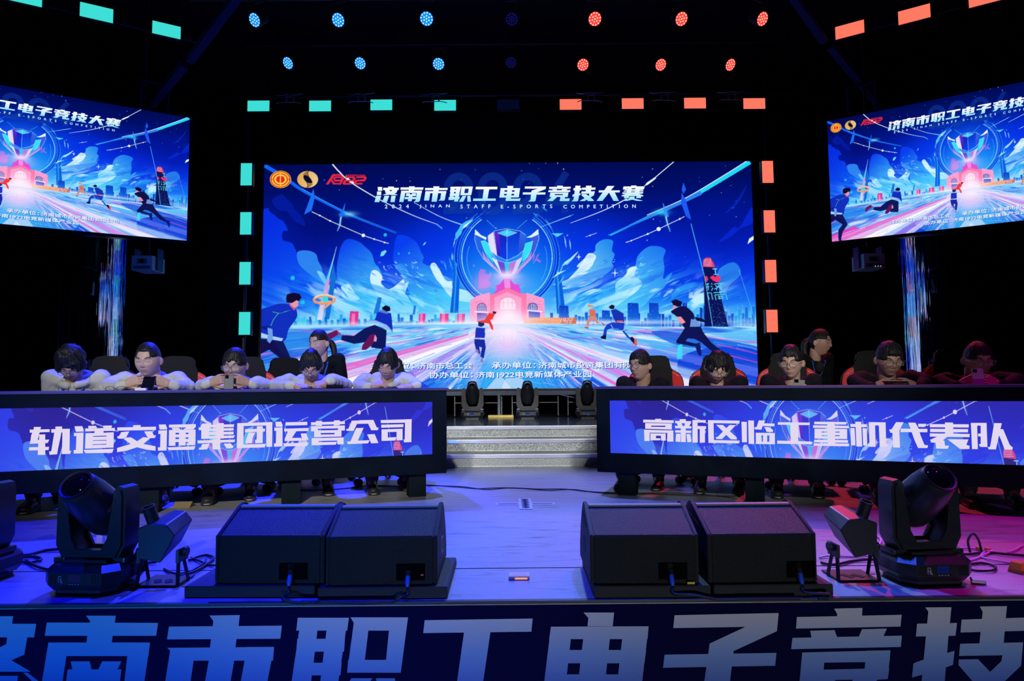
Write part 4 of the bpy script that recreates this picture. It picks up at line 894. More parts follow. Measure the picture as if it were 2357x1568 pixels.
def desk(Pa, Pb, px_edge, px_mid, left, glyphs, label):
    """Pa inner top front corner, Pb another point of the top front edge further out"""
    d = (Vector((Pb.x - Pa.x, Pb.y - Pa.y, 0))).normalized()
    n = Vector((-d.y, d.x, 0))
    e = on_plane(px_edge, 990, Pa, n); m = on_plane(px_mid, 990, Pa, n)
    se = (e - Pa).dot(d); half = (m - e).dot(d); L = 2 * half
    tot = L + 2 * se
    if left: org = Vector((Pa.x, Pa.y, 0)) + d * tot; rz = math.atan2(-d.y, -d.x)
    else: org = Vector((Pa.x, Pa.y, 0)); rz = math.atan2(d.y, d.x)
    t = thing('team_desk', label, 'desk', org, rz)
    T, B = 0.757, 0.165; z0 = 0.300; z1 = z0 + LEDH     # top, underside, screen
    bm = bmesh.new()
    bx(bm, (tot / 2, 0.03, (T + z1) / 2), (tot, 0.06, T - z1), bev=0.003); bx(bm, (tot / 2, 0.03, (B + z0) / 2), (tot, 0.06, z0 - B), bev=0.003)
    bx(bm, (se / 2, 0.03, (z0 + z1) / 2), (se, 0.06, LEDH)); bx(bm, (tot - se / 2, 0.03, (z0 + z1) / 2), (se, 0.06, LEDH))
    for x in (0.01, tot - 0.01): bx(bm, (x, 0.29, (T + B) / 2), (0.02, 0.50, T - B))
    obj('front_frame', bm, M_CLOTH, t)
    bm = box((tot / 2, 0.29, T + 0.008), (tot + 0.03, 0.60, 0.018), bev=0.004); obj('desk_top', bm, M_TOP, t)
    bm = box((tot / 2, 0.075, (z0 + z1) / 2), (L, 0.03, LEDH)); obj('backing', bm, M_BLACK, t)
    me = grid_mesh('desk_picture', CROP, L, LEDH)
    p = link_mesh('led_panel', me, M_DESKPIC, t, (se, 0.022, z0))
    # lettering
    ux = Vector((math.cos(rz), math.sin(rz), 0)); wn = Vector((-ux.y, ux.x, 0))
    base = org + ux * se + wn * 0.021 + Vector((0, 0, z0))
    sh = Sheet()
    for ox, oy, sc, s in glyphs:
        P = []
        for q in PL(s, ox, oy, sc):
            r_ = []
            for a, b in q:
                w = on_plane(a, b, base, wn) - base; r_.append((w.dot(ux), w.z))
            P.append(r_)
        sh.polys(P, LET, 0.0012, 0.00002)
    link_mesh('lettering', sh.mesh('lettering'), M_DESKTXT, p)
    step_ = 0.765
    xs = []; x = 0.0
    for k in range(5):
        c = (tot - 0.20 - 0.855 * k) if left else (0.20 + 0.855 * k)
        if 0.0 < c < tot: xs.append(c)
    for c in xs: obj('leg', box((c, 0.11, B / 2), (0.122, 0.12, B), bev=0.003), M_LEG, t)
    return t, ux, wn, org, tot
GL = [(50, 960, 7.857, '145 230,505 222,505 272,145 285;220 182,350 180,335 230,215 235;190 280,325 278,290 415,500 410,470 470,145 487,160 420,170 340;315 318,425 315,425 685,290 687,300 480,315 400;135 548,495 540,485 598,130 607;535 222,870 215,870 275,535 285;610 175,730 172,730 275,610 280;600 230,725 228,705 350,660 560,640 675,505 685,495 625,535 620,580 340,590 282;735 216,870 214,865 610,895 612,875 668,725 672,735 400;'
  '955 170,1095 167,1120 235,1120 265,980 268;945 290,1118 283,1105 658,940 662,940 600,980 597,990 345,945 348;1120 597,1665 575,1635 650,1150 655;1200 163,1340 160,1365 200,1210 205;1485 157,1635 155,1620 198,1480 200;1150 208,1685 198,1685 250,1150 262;1325 255,1480 255,1480 290,1310 290;1155 295,1290 292,1280 570,1145 575;1535 282,1665 278,1660 555,1530 558;1280 292,1540 284,1540 338,1285 345;1285 360,1535 353,1535 415,1285 422;1285 433,1530 427,1530 487,1285 495;1285 508,1530 500,1530 560,1280 570;'
  '1730 190,2428 176,2428 236,1730 248;2015 150,2150 147,2150 185,2015 188;1800 275,1945 262,1890 368,1820 395,1740 390,1725 355,1760 345;2215 262,2353 256,2388 331,2428 336,2408 381,2300 385,2265 350;1890 372,1980 370,2090 440,2200 490,2420 530,2420 612,2250 590,2085 548,1970 490,1840 395;2200 365,2330 380,2200 490,2085 548,1900 610,1725 637,1725 562,1960 492,2085 440'),
 (340, 955, 7.857, '200 178,325 175,350 240,350 265,215 267;195 285,350 278,340 645,185 650,185 590,225 588,230 345,190 348;355 590,865 568,835 632,380 640;385 180,870 168,870 225,385 232;705 222,865 215,830 265,640 268;435 238,560 235,600 268,450 272;385 275,865 268,865 322,385 328;385 275,505 275,500 560,380 562;567 275,690 272,685 555,565 558;738 270,865 268,860 550,738 552;705 515,780 512,780 550,705 552;385 358,865 350,865 405,385 410;385 442,865 435,865 490,385 495;'
  '970 270,1110 200,1110 430,968 437;985 160,1145 155,1110 275,925 278,920 230,950 228;1110 180,1565 172,1555 222,1110 230;1110 247,1555 240,1550 285,1110 293;1110 313,1555 305,1550 355,1110 365;1110 385,1580 372,1550 420,968 437;1245 152,1375 150,1375 430,1240 432;900 465,1580 448,1570 495,905 518;1165 440,1310 438,1310 625,1175 628;985 530,1120 525,1075 625,925 632,930 595,960 590;1375 520,1500 517,1555 580,1530 605,1425 610;'
  '1620 152,2255 132,2255 192,1620 205;1620 152,1735 148,1730 600,1610 603;2140 135,2255 132,2250 578,2145 580;1620 545,2140 525,2115 590,1615 603;1760 262,2120 250,2120 302,1760 318;1975 208,2080 205,2080 512,1945 515,1940 455,1970 450;1825 325,1945 320,1900 420,1885 510,1765 515,1775 465'),
 (620, 950, 6.932, '95 148,185 145,210 190,210 225,105 227;80 240,210 235,210 540,75 545,75 492,105 490,110 290,80 292;215 492,625 478,605 530,245 540;258 155,605 147,605 200,258 207;235 258,625 245,622 293,240 302;295 300,430 297,360 405,510 402,500 450,245 455,245 420;500 335,590 330,625 435,525 440;'
  '665 155,1205 140,1205 183,665 198;742 133,838 130,838 208,742 210;1030 125,1125 122,1125 200,1030 205;665 218,1205 205,1205 250,665 258;665 218,775 216,770 297,665 299;1095 207,1205 205,1205 285,1095 288;720 285,1150 278,1150 322,720 328;715 285,820 283,820 390,715 392;1040 278,1150 276,1150 382,1040 385;715 352,1150 345,1150 382,715 392;675 408,1185 395,1185 445,675 455;675 408,785 405,785 520,675 522;1080 398,1185 395,1185 505,1085 507;675 475,1080 465,1060 512,675 522;'
  '1315 130,1425 125,1345 290,1235 293,1225 262,1260 258;1430 122,1660 117,1640 175,1400 180;1560 120,1660 117,1715 240,1745 240,1730 280,1625 282,1580 185;1385 247,1505 243,1410 448,1600 440,1575 490,1250 503,1240 462,1295 458;1560 348,1680 343,1740 485,1625 490;'
  '1775 120,2270 105,2270 160,1780 168;2165 107,2270 105,2265 470,2150 475,2140 430,2160 428;1785 193,2140 185,2135 232,1785 242;1790 268,2125 258,2125 305,1790 312;1790 268,1890 265,1890 450,1790 452;2030 260,2125 258,2125 440,2030 443;1790 400,2030 392,2010 445,1790 452')]
GR = [(1470, 955, 7.142, '270 68,370 66,370 90,270 90;75 80,575 92,575 135,75 127;108 137,545 142,545 180,108 178;108 137,205 138,205 230,108 230;440 142,545 142,545 242,440 240;108 195,545 202,545 242,108 230;90 245,570 258,570 300,90 292;90 245,180 247,180 430,95 432;470 255,570 258,572 440,475 442,462 405,470 400;195 305,445 310,445 345,195 343;195 305,285 307,285 420,195 420;365 308,445 310,445 425,370 425;195 385,365 388,350 420,195 420;'
  '675 72,775 72,775 105,675 105;598 100,865 105,860 140,600 138;625 135,705 137,725 185,650 185;760 137,860 140,830 185,755 185;598 180,870 187,868 225,600 222;600 255,865 262,862 300,600 292;692 185,775 187,775 450,695 448;615 310,690 312,685 445,610 442,608 405;785 315,850 318,868 420,860 450,800 450;885 85,968 85,972 455,885 458;885 85,1105 88,1100 128,885 128;970 185,1110 188,1108 235,970 235;1005 190,1090 190,1090 458,1005 458;'
  '1140 88,1660 97,1655 145,1140 135;1140 88,1230 90,1240 465,1148 462;1148 415,1662 425,1650 470,1148 462;1275 165,1385 168,1610 370,1615 405,1515 403;1495 168,1600 170,1370 400,1275 397,1265 370,1300 362;'
  '1690 115,1778 117,1780 452,1700 452;1800 92,1895 95,1900 480,1808 478;1975 92,2078 97,2035 190,2020 245,1910 240,1905 205,1940 200;2050 140,2235 145,2232 190,2040 185;2065 200,2150 205,2210 250,2205 285,2105 280;1925 295,2238 300,2240 340,1925 338;1925 295,2015 297,2020 480,1928 480;2045 298,2112 300,2112 480,2045 480;2150 300,2238 300,2240 485,2150 483;1925 440,2240 445,2240 485,1925 480'),
 (1780, 955, 7.857, '82 135,660 142,655 188,82 180;305 140,445 142,450 480,315 478;70 467,700 485,698 535,70 522;740 125,1330 132,1315 178,740 172;720 190,1362 200,1362 243,720 236;745 252,875 255,875 430,745 430;1200 255,1335 257,1335 440,1200 438;975 125,1110 128,1120 565,985 565;745 252,1335 258,1335 305,745 303;745 320,1335 322,1335 370,745 368;745 385,1335 388,1335 440,745 430;738 450,1350 458,1350 508,738 497;730 515,1370 522,1370 570,730 560;'
  '1395 165,1690 172,1690 225,1395 218;1483 125,1590 127,1605 575,1503 573;1395 240,1470 240,1485 553,1410 553;1612 245,1692 247,1697 558,1625 557;1725 133,2030 137,2028 195,1725 190;1725 133,1838 135,1850 580,1715 577,1715 530,1740 525;1905 137,2030 137,2040 525,2075 530,2060 583,1925 582'),
 (2030, 955, 7.208, '235 122,360 125,288 262,300 545,185 543,175 300,140 300,120 245,160 240;310 230,755 235,752 290,308 287;435 130,555 132,600 210,640 340,705 500,765 508,755 552,600 552,540 420,480 250;600 150,738 150,710 202,605 200;'
  '795 155,1440 158,1440 212,795 207;800 232,1430 238,1428 292,800 287;795 308,1455 318,1452 372,795 362;1045 128,1180 130,1185 360,1050 358;920 362,1085 365,1010 425,1035 430,1045 510,1115 515,1090 565,900 562,890 465,815 460,800 415;1085 405,1435 408,1400 500,1455 515,1450 568,1300 570;'
  '1475 135,1735 135,1738 182,1475 180;1475 135,1578 135,1590 570,1495 570;1638 137,1735 137,1750 535,1630 532,1605 490,1638 487;1595 312,1640 312,1640 360,1595 358;1862 138,1988 140,1965 240,1890 575,1770 573,1755 540,1795 530;1920 240,2010 240,2120 500,2172 545,2160 580,2035 578,1985 440,1945 345')]
DL = desk(at_y(1028, 898, 4.72), at_y(0, 905, 3.88), 996.5, 531, True, GL, 'long dark desk on the left, its LED front lettered in ten white characters')
DR = desk(at_y(1372, 898, 4.72), at_y(2357, 891, 3.84), 1403, 1866, False, GR, 'long dark desk on the right, its LED front with a row of white characters')

# ------------------------------------------------------------------ strobes, PAR lamps, pipes
M_HOUS = mat('lamp_housing', (0.02, 0.02, 0.03), 0.45, spec=0.5)
M_CYAN = emat('led_cyan', color=rgb(62, 222, 214), dots=(0.009, 0.10), sample=True); M_ORNG = emat('led_orange', color=rgb(255, 122, 98), dots=(0.009, 0.06), sample=True)
M_DIM = emat('led_off', color=rgb(2, 8, 36)); M_PIPE = mat('black_pipe', (0.03, 0.03, 0.045), 0.35, 0.6)  # led_off: dark strobe face given a faint blue glow by emission
def strobe(p, w, h, m, label, group, rz=0.0, rx=0.0, mount=((0, 0.05, 0), (0, 0.12, 0))):
    """flat LED strobe centred on p, facing -y"""
    t = thing('strobe_light', label, 'stage light', (p.x, p.y, p.z - h / 2), rz, group)
    obj('housing', box((0, 0.045, h / 2), (w + 0.024, 0.07, h + 0.024), bev=0.004), M_HOUS, t)
    obj('led_panel', box((0, 0.006, h / 2), (w, 0.012, h)), m, t)
    obj('clamp', tube(bmesh.new(), [(a, b, h / 2 + c) for a, b, c in mount], 0.012, 8), M_HOUS, t)
    return t
def pipe(name, a, b, r, m, label, cat, drops=(), top=5.9):
    t = thing(name, label, cat, a)
    o = obj('tube', tube(bmesh.new(), [(0, 0, 0), Vector(b) - Vector(a)], r, 10), m, t, smooth=True, sharp=40)
    for d in drops:
        q = Vector(a).lerp(Vector(b), d); obj('hanger', tube(bmesh.new(), [q - Vector(a), (q.x - a[0], q.y - a[1], top - a[2])], 0.005, 6), m, t)
    return t
YS = 8.62
RM = ((0, 0.05, 0.0), (0, 0.06, 0.0), (0, 0.06, 0.13))
words = ['topmost', 'second from the top', 'third from the top', 'lowest']
for i, (x0, x1, y0, y1) in enumerate(((554, 579, 375, 427), (552.5, 578, 488, 540), (551, 576, 603, 655), (549.5, 575.5, 718, 771))):
    p = at_y((x0 + x1) / 2, (y0 + y1) / 2, YS); strobe(p, 25.5 * YS / FPX, 52.5 * YS / FPX, M_CYAN, 'upright cyan strobe panel left of the central screen, ' + words[i], 'upright cyan strobes')
for i, (x0, x1, y0, y1) in enumerate(((1755, 1780, 370, 421), (1759, 1784, 484, 535), (1762, 1787, 598, 650), (1765, 1790, 713, 765))):
    p = at_y((x0 + x1) / 2, (y0 + y1) / 2, YS); strobe(p, 25.5 * YS / FPX, 52 * YS / FPX, M_ORNG, 'upright orange strobe panel right of the central screen, ' + words[i], 'upright orange strobes')
for nm, px_, in (('left', 565), ('right', 1771)):
    q = at_y(px_, 560, YS + 0.13); pipe('lighting_tower', (q.x, q.y, ZP), (q.x, q.y, 5.0), 0.03, M_PIPE, 'black upright pole carrying four %s strobes beside the central screen' % ('cyan' if nm == 'left' else 'orange'), 'pole')
rowL = [(569, 620, 231, 256), (711, 762, 231, 256), (852, 903, 229, 253), (999, 1050, 230, 254)]
rowR = [(1288, 1339, 228, 252), (1431, 1482, 226, 250), (1574, 1626, 225, 249), (1711, 1762, 226, 250)]
W4 = ['leftmost', 'second from left', 'third from left', 'rightmost']
for i, (x0, x1, y0, y1) in enumerate(rowL): strobe(at_y((x0 + x1) / 2, (y0 + y1) / 2, YS), 51 * YS / FPX, 25 * YS / FPX, M_CYAN, 'flat cyan strobe in the row above the central screen, %s of four' % W4[i], 'cyan strobes in the overhead row', mount=RM)
for i, (x0, x1, y0, y1) in enumerate(rowR): strobe(at_y((x0 + x1) / 2, (y0 + y1) / 2, YS), 51 * YS / FPX, 25 * YS / FPX, M_ORNG, 'flat orange strobe in the row above the central screen, %s of four' % W4[i], 'orange strobes in the overhead row', mount=RM)
strobe(at_y(1170, 240, YS), 51 * YS / FPX, 23 * YS / FPX, M_DIM, 'unlit dark strobe between the cyan and orange strobes overhead', None, mount=RM)
q = at_y(1170, 219, YS + 0.06); pipe('lighting_pipe', (-3.9, q.y, q.z), (3.9, q.y, q.z), 0.024, M_PIPE, 'long black pipe carrying the overhead row of strobes', 'pipe', (0.08, 0.5, 0.92))
# clamps with their small lit bars between the strobes
M_CLAMP = mat('clamp_metal', (0.5, 0.5, 0.55), 0.35, 0.7)
for i, (px_, py_, s) in enumerate(((665, 230, 1), (830, 228, 1), (1000, 228, 1), (1358, 226, 1), (1527, 225, 1), (1682, 224, 1))):
    c = at_y(px_, py_, YS - 0.02); t = thing('lighting_bracket', 'small metal bracket on the overhead pipe, %s of the %s ones' % (['leftmost', 'middle', 'rightmost'][i % 3], 'blue lit' if i < 3 else 'red lit'), 'bracket', c)
    b = bmesh.new(); tube(b, [(-0.17, 0.0, -0.05), (-0.13, 0, -0.035), (0.09, 0, -0.035), (0.17, 0, -0.055)], 0.006, 6); obj('arm', b, M_CLAMP, t)
    b = bmesh.new(); bx(b, (0.015, 0.0, 0.048), (0.11, 0.012, 0.012)); bx(b, (-0.03, 0.0, 0.01), (0.02, 0.03, 0.09)); bx(b, (0.06, 0, 0.01), (0.02, 0.03, 0.09)); obj('clamp', b, M_CLAMP, t)
    obj('cable', tube(bmesh.new(), smooth_path([(-0.19, 0, 0.07), (-0.1, -0.01, 0.055), (-0.02, 0.0, 0.075), (0.1, -0.02, 0.06), (0.19, 0, 0.085)], 5), 0.005, 6), M_CLAMP, t)
# strobes by the side screens
def side_strobe(P, m, label, group, S, k):
    a, d, H, L = S
    n = Vector((-d.y, d.x, 0)).normalized()
    q = on_plane(P[0], P[1], a - n * 0.0, n)
    rz = math.atan2(d.y, d.x) if S is RS else math.atan2(-d.y, -d.x)
    h = P[2] * q.y / FPX; strobe(q, h * 2.0, h, m, label, group, rz)
    return q
sl = [side_strobe(P, M_CYAN, 'tilted looking cyan strobe above the side screen on the left, %s' % w, 'cyan strobes above the side screen', LS, 0) for P, w in (((383.5, 68.5, 29.8), 'nearest the centre'), ((222.5, 28.5, 33.5), 'middle one'), ((52, -12, 38), 'cut by the top corner'))]
sr = [side_strobe(P, M_ORNG, 'tilted looking orange strobe above the side screen on the right, %s' % w, 'orange strobes above the side screen', RS, 0) for P, w in (((1955.5, 68, 30.5), 'nearest the centre'), ((2104, 32.5, 32.5), 'middle one'), ((2272, -10, 36), 'cut by the top edge'))]
for S, q, nm in ((LS, sl, 'cyan'), (RS, sr, 'orange')):
    a, b = q[0], q[2]; e = (b - a).normalized(); n = Vector((S[1].y, -S[1].x, 0)) * (1 if S is RS else -1)
    o = Vector((-e.y, e.x, 0)) * (0.12 if e.x > 0 else -0.12) + Vector((0, 0, 0.0)); o.y = abs(o.y); pipe('side_pipe', a - e * 0.35 + o, b + e * 0.5 + o, 0.022, M_PIPE, 'black pipe carrying the %s strobes above a side screen' % nm, 'pipe', (0.1, 0.9))
# PAR lamps
M_PB = emat('par_blue_glass', color=rgb(10, 140, 245), sample=True); M_PBB = emat('par_blue_bead', color=rgb(190, 250, 255)); M_PR = emat('par_red_glass', color=rgb(255, 66, 54), sample=True); M_PRB = emat('par_red_bead', color=rgb(255, 205, 190))
M_PO = emat('par_off_glass', color=rgb(3, 3, 36)); M_POB = emat('par_off_bead', color=rgb(22, 22, 110))  # faint blue glow put on the faces of lamps that are switched off
def par(px_, py_, Y, dia, mg, mb, label, group, tx):
    p = at_y(px_, py_, Y); tgt = p + Vector(((tx - p.x) * 0.8, -4.4, 0.2 - p.z + 1.4)); q = (tgt - p).to_track_quat('Z', 'Y').to_matrix().to_4x4()
    r = dia * Y / FPX / 2
    t = thing('par_lamp', label, 'stage lamp', p, 0, group)
    b = lathe(bmesh.new(), [(0, -0.20), (r * 0.5, -0.20), (r * 0.75, -0.17), (r * 1.0, -0.05), (r * 1.1, -0.02), (r * 1.12, 0.012), (r * 1.02, 0.012), (r * 1.0, 0.0), (0, 0.0)], 28, q); obj('can', b, M_HOUS, t, smooth=True, sharp=35)
    g = obj('glass', lathe(bmesh.new(), [(r, 0.002), (r, 0.006), (0, 0.008)], 28, q), mg, t)
    b = bmesh.new()
    for ring, n in ((0, 1), (0.42, 6), (0.84, 12)):
        for k in range(n):
            a = k * 2 * math.pi / n + ring; M = q @ Matrix.Translation((r * ring * math.cos(a), r * ring * math.sin(a), 0.0085)); lathe(b, [(r * 0.125, 0), (r * 0.09, 0.004), (0, 0.006)], 10, M)
    obj('led_beads', b, mb, g)
    yk = q @ Vector((0, 0, -0.08)); hh = 0.2
    b = bmesh.new(); side_ = (q.to_3x3() @ Vector((1, 0, 0))); side_.z = 0; side_.normalize()
    e = side_ * (r * 1.22); tube(b, [Vector(yk) + e, Vector(yk) + e + Vector((0, 0, hh)), Vector(yk) - e + Vector((0, 0, hh)), Vector(yk) - e], 0.008, 6); obj('yoke', b, M_HOUS, t)
    return p + Vector(yk) + Vector((0, 0, hh))
R1, R2 = 7.0, 8.5
t1, t2 = [], []
for i, x in enumerate((587, 779, 982)):
    t1.append(par(x, (46, 46, 43)[i], R1, 31, M_PB, M_PBB, 'blue lit round lamp in the upper overhead row, %s of the blue' % ('leftmost', 'middle', 'rightmost')[i], 'blue lamps, upper row', at_y(x, 46, R1).x - 2.6 + i * 1.2))
for i, x in enumerate((1369, 1568, 1754)):
    t1.append(par(x, 43.5, R1, 31, M_PR, M_PRB, 'red lit round lamp in the upper overhead row, %s of the red' % ('leftmost', 'middle', 'rightmost')[i], 'red lamps, upper row', at_y(x, 46, R1).x + 0.8 + i * 0.9))
for i, x in enumerate((663.5, 829.5, 1009.5)):
    t2.append(par(x, (145, 145.5, 147)[i], R2, 27, M_PB, M_PBB, 'blue lit round lamp in the lower overhead row, %s of the blue' % ('leftmost', 'middle', 'rightmost')[i], 'blue lamps, lower row', at_y(x, 146, R2).x - 2.4 + i * 1.1))
for i, x in enumerate((1341.5, 1520.5, 1680.5)):
    t2.append(par(x, 149, R2, 27, M_PR, M_PRB, 'red lit round lamp in the lower overhead row, %s of the red' % ('leftmost', 'middle', 'rightmost')[i], 'red lamps, lower row', at_y(x, 146, R2).x + 0.8 + i * 0.9))
t1.append(par(1178, 44, R1, 28, M_PO, M_POB, 'unlit dark round lamp at the middle of the upper overhead row', None, 0)); t2.append(par(1176, 144, R2, 24, M_PO, M_POB, 'unlit dark round lamp at the middle of the lower overhead row', None, 0))
for tt, nm in ((t1, 'upper'), (t2, 'lower')):
    z = max(p.z for p in tt) + 0.03; y = tt[0].y
    pipe('lighting_pipe', (-3.6, y, z), (3.6, y, z), 0.024, M_PIPE, 'long black pipe carrying the %s row of round lamps' % nm, 'pipe', (0.06, 0.5, 0.94))
# roof beams and drop brackets
M_BEAM = mat('roof_beam_lit_blue', (0.012, 0.012, 0.09), 0.7, spec=0.1)  # blue cast of the stage lamps put into the beam colour
def beam(a, b, w, label):
    t = thing('roof_beam', label, 'beam', a); d = Vector(b) - Vector(a); r3 = d.to_track_quat('X', 'Z').to_matrix()
    o = obj('beam_bar', box(d / 2, (d.length, w, w * 0.8), rot=r3), M_BEAM, t)
    return t
beam(at_y(570, -40, 6.2), at_y(436, 140, 7.0), 0.085, 'slanting dark blue roof beam at the top left, upper length'); beam(at_y(424, 150, 7.05), at_y(345, 246, 7.5), 0.085, 'slanting dark blue roof beam behind the left side screen, lower length')
beam(at_y(1802, -40, 6.2), at_y(1897, 95, 7.0), 0.075, 'slanting dim purple roof beam at the top right, upper length'); beam(at_y(1912, 108, 7.05), at_y(2022, 240, 7.5), 0.075, 'slanting dim purple roof beam above the right side screen, lower length')
# hangers for the side screens
for S, nm in ((LS, 'left'), (RS, 'right')):
    a, d, H, L = S
    for k, u in enumerate((0.16, 0.8)):
        q = a + d * (L * u); pipe('screen_hanger', (q.x, q.y + 0.06, a.z - 0.02), (q.x, q.y + 0.06, 5.92), 0.02, M_PIPE, 'black drop pole holding the %s side screen, %s' % (nm, 'inner one' if k == 0 else 'outer one'), 'pole')
    q = a + d * 0.22; pts = [q + Vector((0, -0.02, 0.06)), q + Vector((0, -0.02, 0.34)), q + d * 0.28 + Vector((0, -0.02, 0.34))]
    o = obj('screen_bracket', tube(bmesh.new(), pts + [q + d * 0.28 + Vector((0, -0.02, 0.0))], 0.018, 6), M_BEAM); tag(o, 'square bracket of dark tube on top of the %s side screen' % nm, 'bracket')
# frame under the central screen
t = thing('screen_stand', 'black frame of thin uprights and bars under the central screen', 'stand', (0, SCR_Y + 0.05, ZP))
hS = SZ0 - 0.035 - ZP
obj('top_rail', box((0, -0.02, hS - 0.03), (SW + 0.1, 0.06, 0.055), bev=0.004), mat('rail_blue', (0.06, 0.08, 0.14), 0.35, 0.3), t)
M_BAR = mat('thin_bar', (0.16, 0.17, 0.20), 0.5, 0.3)
for k, px_ in enumerate((1046, 1154.5, 1179, 1285, 1308, 1400)):
    x = at_y(px_, 920, SCR_Y).x; obj('upright', box((x, 0, hS * 0.42), (0.014, 0.014, hS * 0.84 * 0.9)), M_BAR, t)
for a, b in ((1046, 1112), (1115, 1154), (1179, 1240), (1242, 1285), (1308, 1400)):
    xa, xb = at_y(a, 920, SCR_Y).x, at_y(b, 920, SCR_Y).x; obj('crossbar', box(((xa + xb) / 2, 0, 0.195), (xb - xa, 0.012, 0.012)), M_BAR, t)
for x in (-3.3, -2.2, -1.1, 1.2, 2.3, 3.2): obj('post', box((x, 0.1, hS / 2), (0.06, 0.06, hS)), M_PIPE, t)
q = at_y(1148.5, 935, SCR_Y - 0.1); obj('post', box((q.x, -0.1, hS * 0.46), (0.036, 0.03, hS * 0.92)), mat('grey_post', (0.10, 0.16, 0.20), 0.5), t)
o = obj('loose_cable', tube(bmesh.new(), smooth_path([at_y(1286, 907, 8.95), at_y(1300, 911, 8.93), at_y(1326, 916, 8.92), at_y(1345, 917, 8.9)], 6), 0.007, 8), mat('violet_cable', (0.25, 0.2, 0.5), 0.5)); tag(o, 'thin violet cable drooping under the central screen', 'cable')
q = at_z(1153, 961, ZP); o = thing('yellow_bar', 'yellow wooden bar lying between two lamps on the platform', 'bar', (q.x, q.y, ZP)); o['label'] = 'yellow bar lying between two moving lamps on the platform'
obj('plank', box((0, 0, 0.016), (0.345, 0.05, 0.032), bev=0.004), mat('yellow_wood', (0.75, 0.55, 0.14), 0.6, noise_amt=0.15, nscale=12), o)
# ------------------------------------------------------------------ mirrored columns at both sides
def mirror_mat():
    m = mat('wavy_mirror', (0.75, 0.78, 0.85), 0.03, 1.0); nt = m.node_tree; b = nt.nodes['Principled BSDF']
    tc = nt.nodes.new('ShaderNodeTexCoord'); mp = nt.nodes.new('ShaderNodeMapping'); mp.inputs['Scale'].default_value = (26, 26, 0.55)
    n = nt.nodes.new('ShaderNodeTexNoise'); n.inputs['Scale'].default_value = 1.0; n.inputs['Detail'].default_value = 3; bp = nt.nodes.new('ShaderNodeBump'); bp.inputs['Strength'].default_value = 1.0; bp.inputs['Distance'].default_value = 0.0045
    nt.links.new(tc.outputs['Object'], mp.inputs[0]); nt.links.new(mp.outputs[0], n.inputs['Vector']); nt.links.new(n.outputs['Fac'], bp.inputs['Height']); nt.links.new(bp.outputs[0], b.inputs['Normal']); return m
M_MIR = mirror_mat(); M_DKG = mat('dark_gloss', (0.004, 0.005, 0.012), 0.08, spec=0.6); M_SEAM = mat('seam_strip', (0.4, 0.42, 0.6), 0.25, 0.9)
def mirror_column(cx, cy, nrm, sgn, label):
    t = thing('mirror_column', label, 'column', (cx, cy, 0.0)); a0 = math.atan2(nrm.y, nrm.x)
    bm = bmesh.new(); pr = []
    for k in range(64):
        u = 2 * math.pi * k / 64; x, y = 0.13 * math.cos(u), 0.36 * math.sin(u)
        pr.append((x * math.cos(a0) - y * math.sin(a0), x * math.sin(a0) + y * math.cos(a0)))
    prism(bm, pr, 2, ZP, 3.2); obj('mirror_sheet', bm, M_MIR, t, smooth=True, sharp=30)
    bm = bmesh.new(); lathe(bm, [(0.30, ZP), (0.30, 2.42), (0.27, 2.46), (0, 2.46)], 40, Matrix.Translation((-0.42 * sgn, 0.25, 0))); s = obj('glossy_core', bm, M_DKG, t, smooth=True, sharp=30)
    for k in range(7):
        a = math.radians(-90 + (-60 + 19 * k)); x, y = -0.42 * sgn + 0.304 * math.cos(a), 0.25 + 0.304 * math.sin(a)
        obj('seam_strip', tube(bmesh.new(), [(x, y, ZP), (x, y, (2.42, 2.2, 2.42, 1.9, 2.42, 2.3, 2.0)[k])], 0.004, 6), M_SEAM, t)
    return t
for px_, sgn, nm in ((247, 1, 'left'), (2116, -1, 'right')):
    q = at_y(px_, 700, 8.3); v = (Vector((0, 0, 0)) - q); v.z = 0; v.normalize(); s = Vector((0, SCR_Y, 0)) - q; s.z = 0; s.normalize(); s = (Vector((-sgn * 1.0, SCR_Y, 0)) - q); s.z = 0; s.normalize()
    mirror_column(q.x, q.y, (v + s).normalized(), sgn, 'tall mirrored column below the %s side screen reflecting blue streaks' % nm)
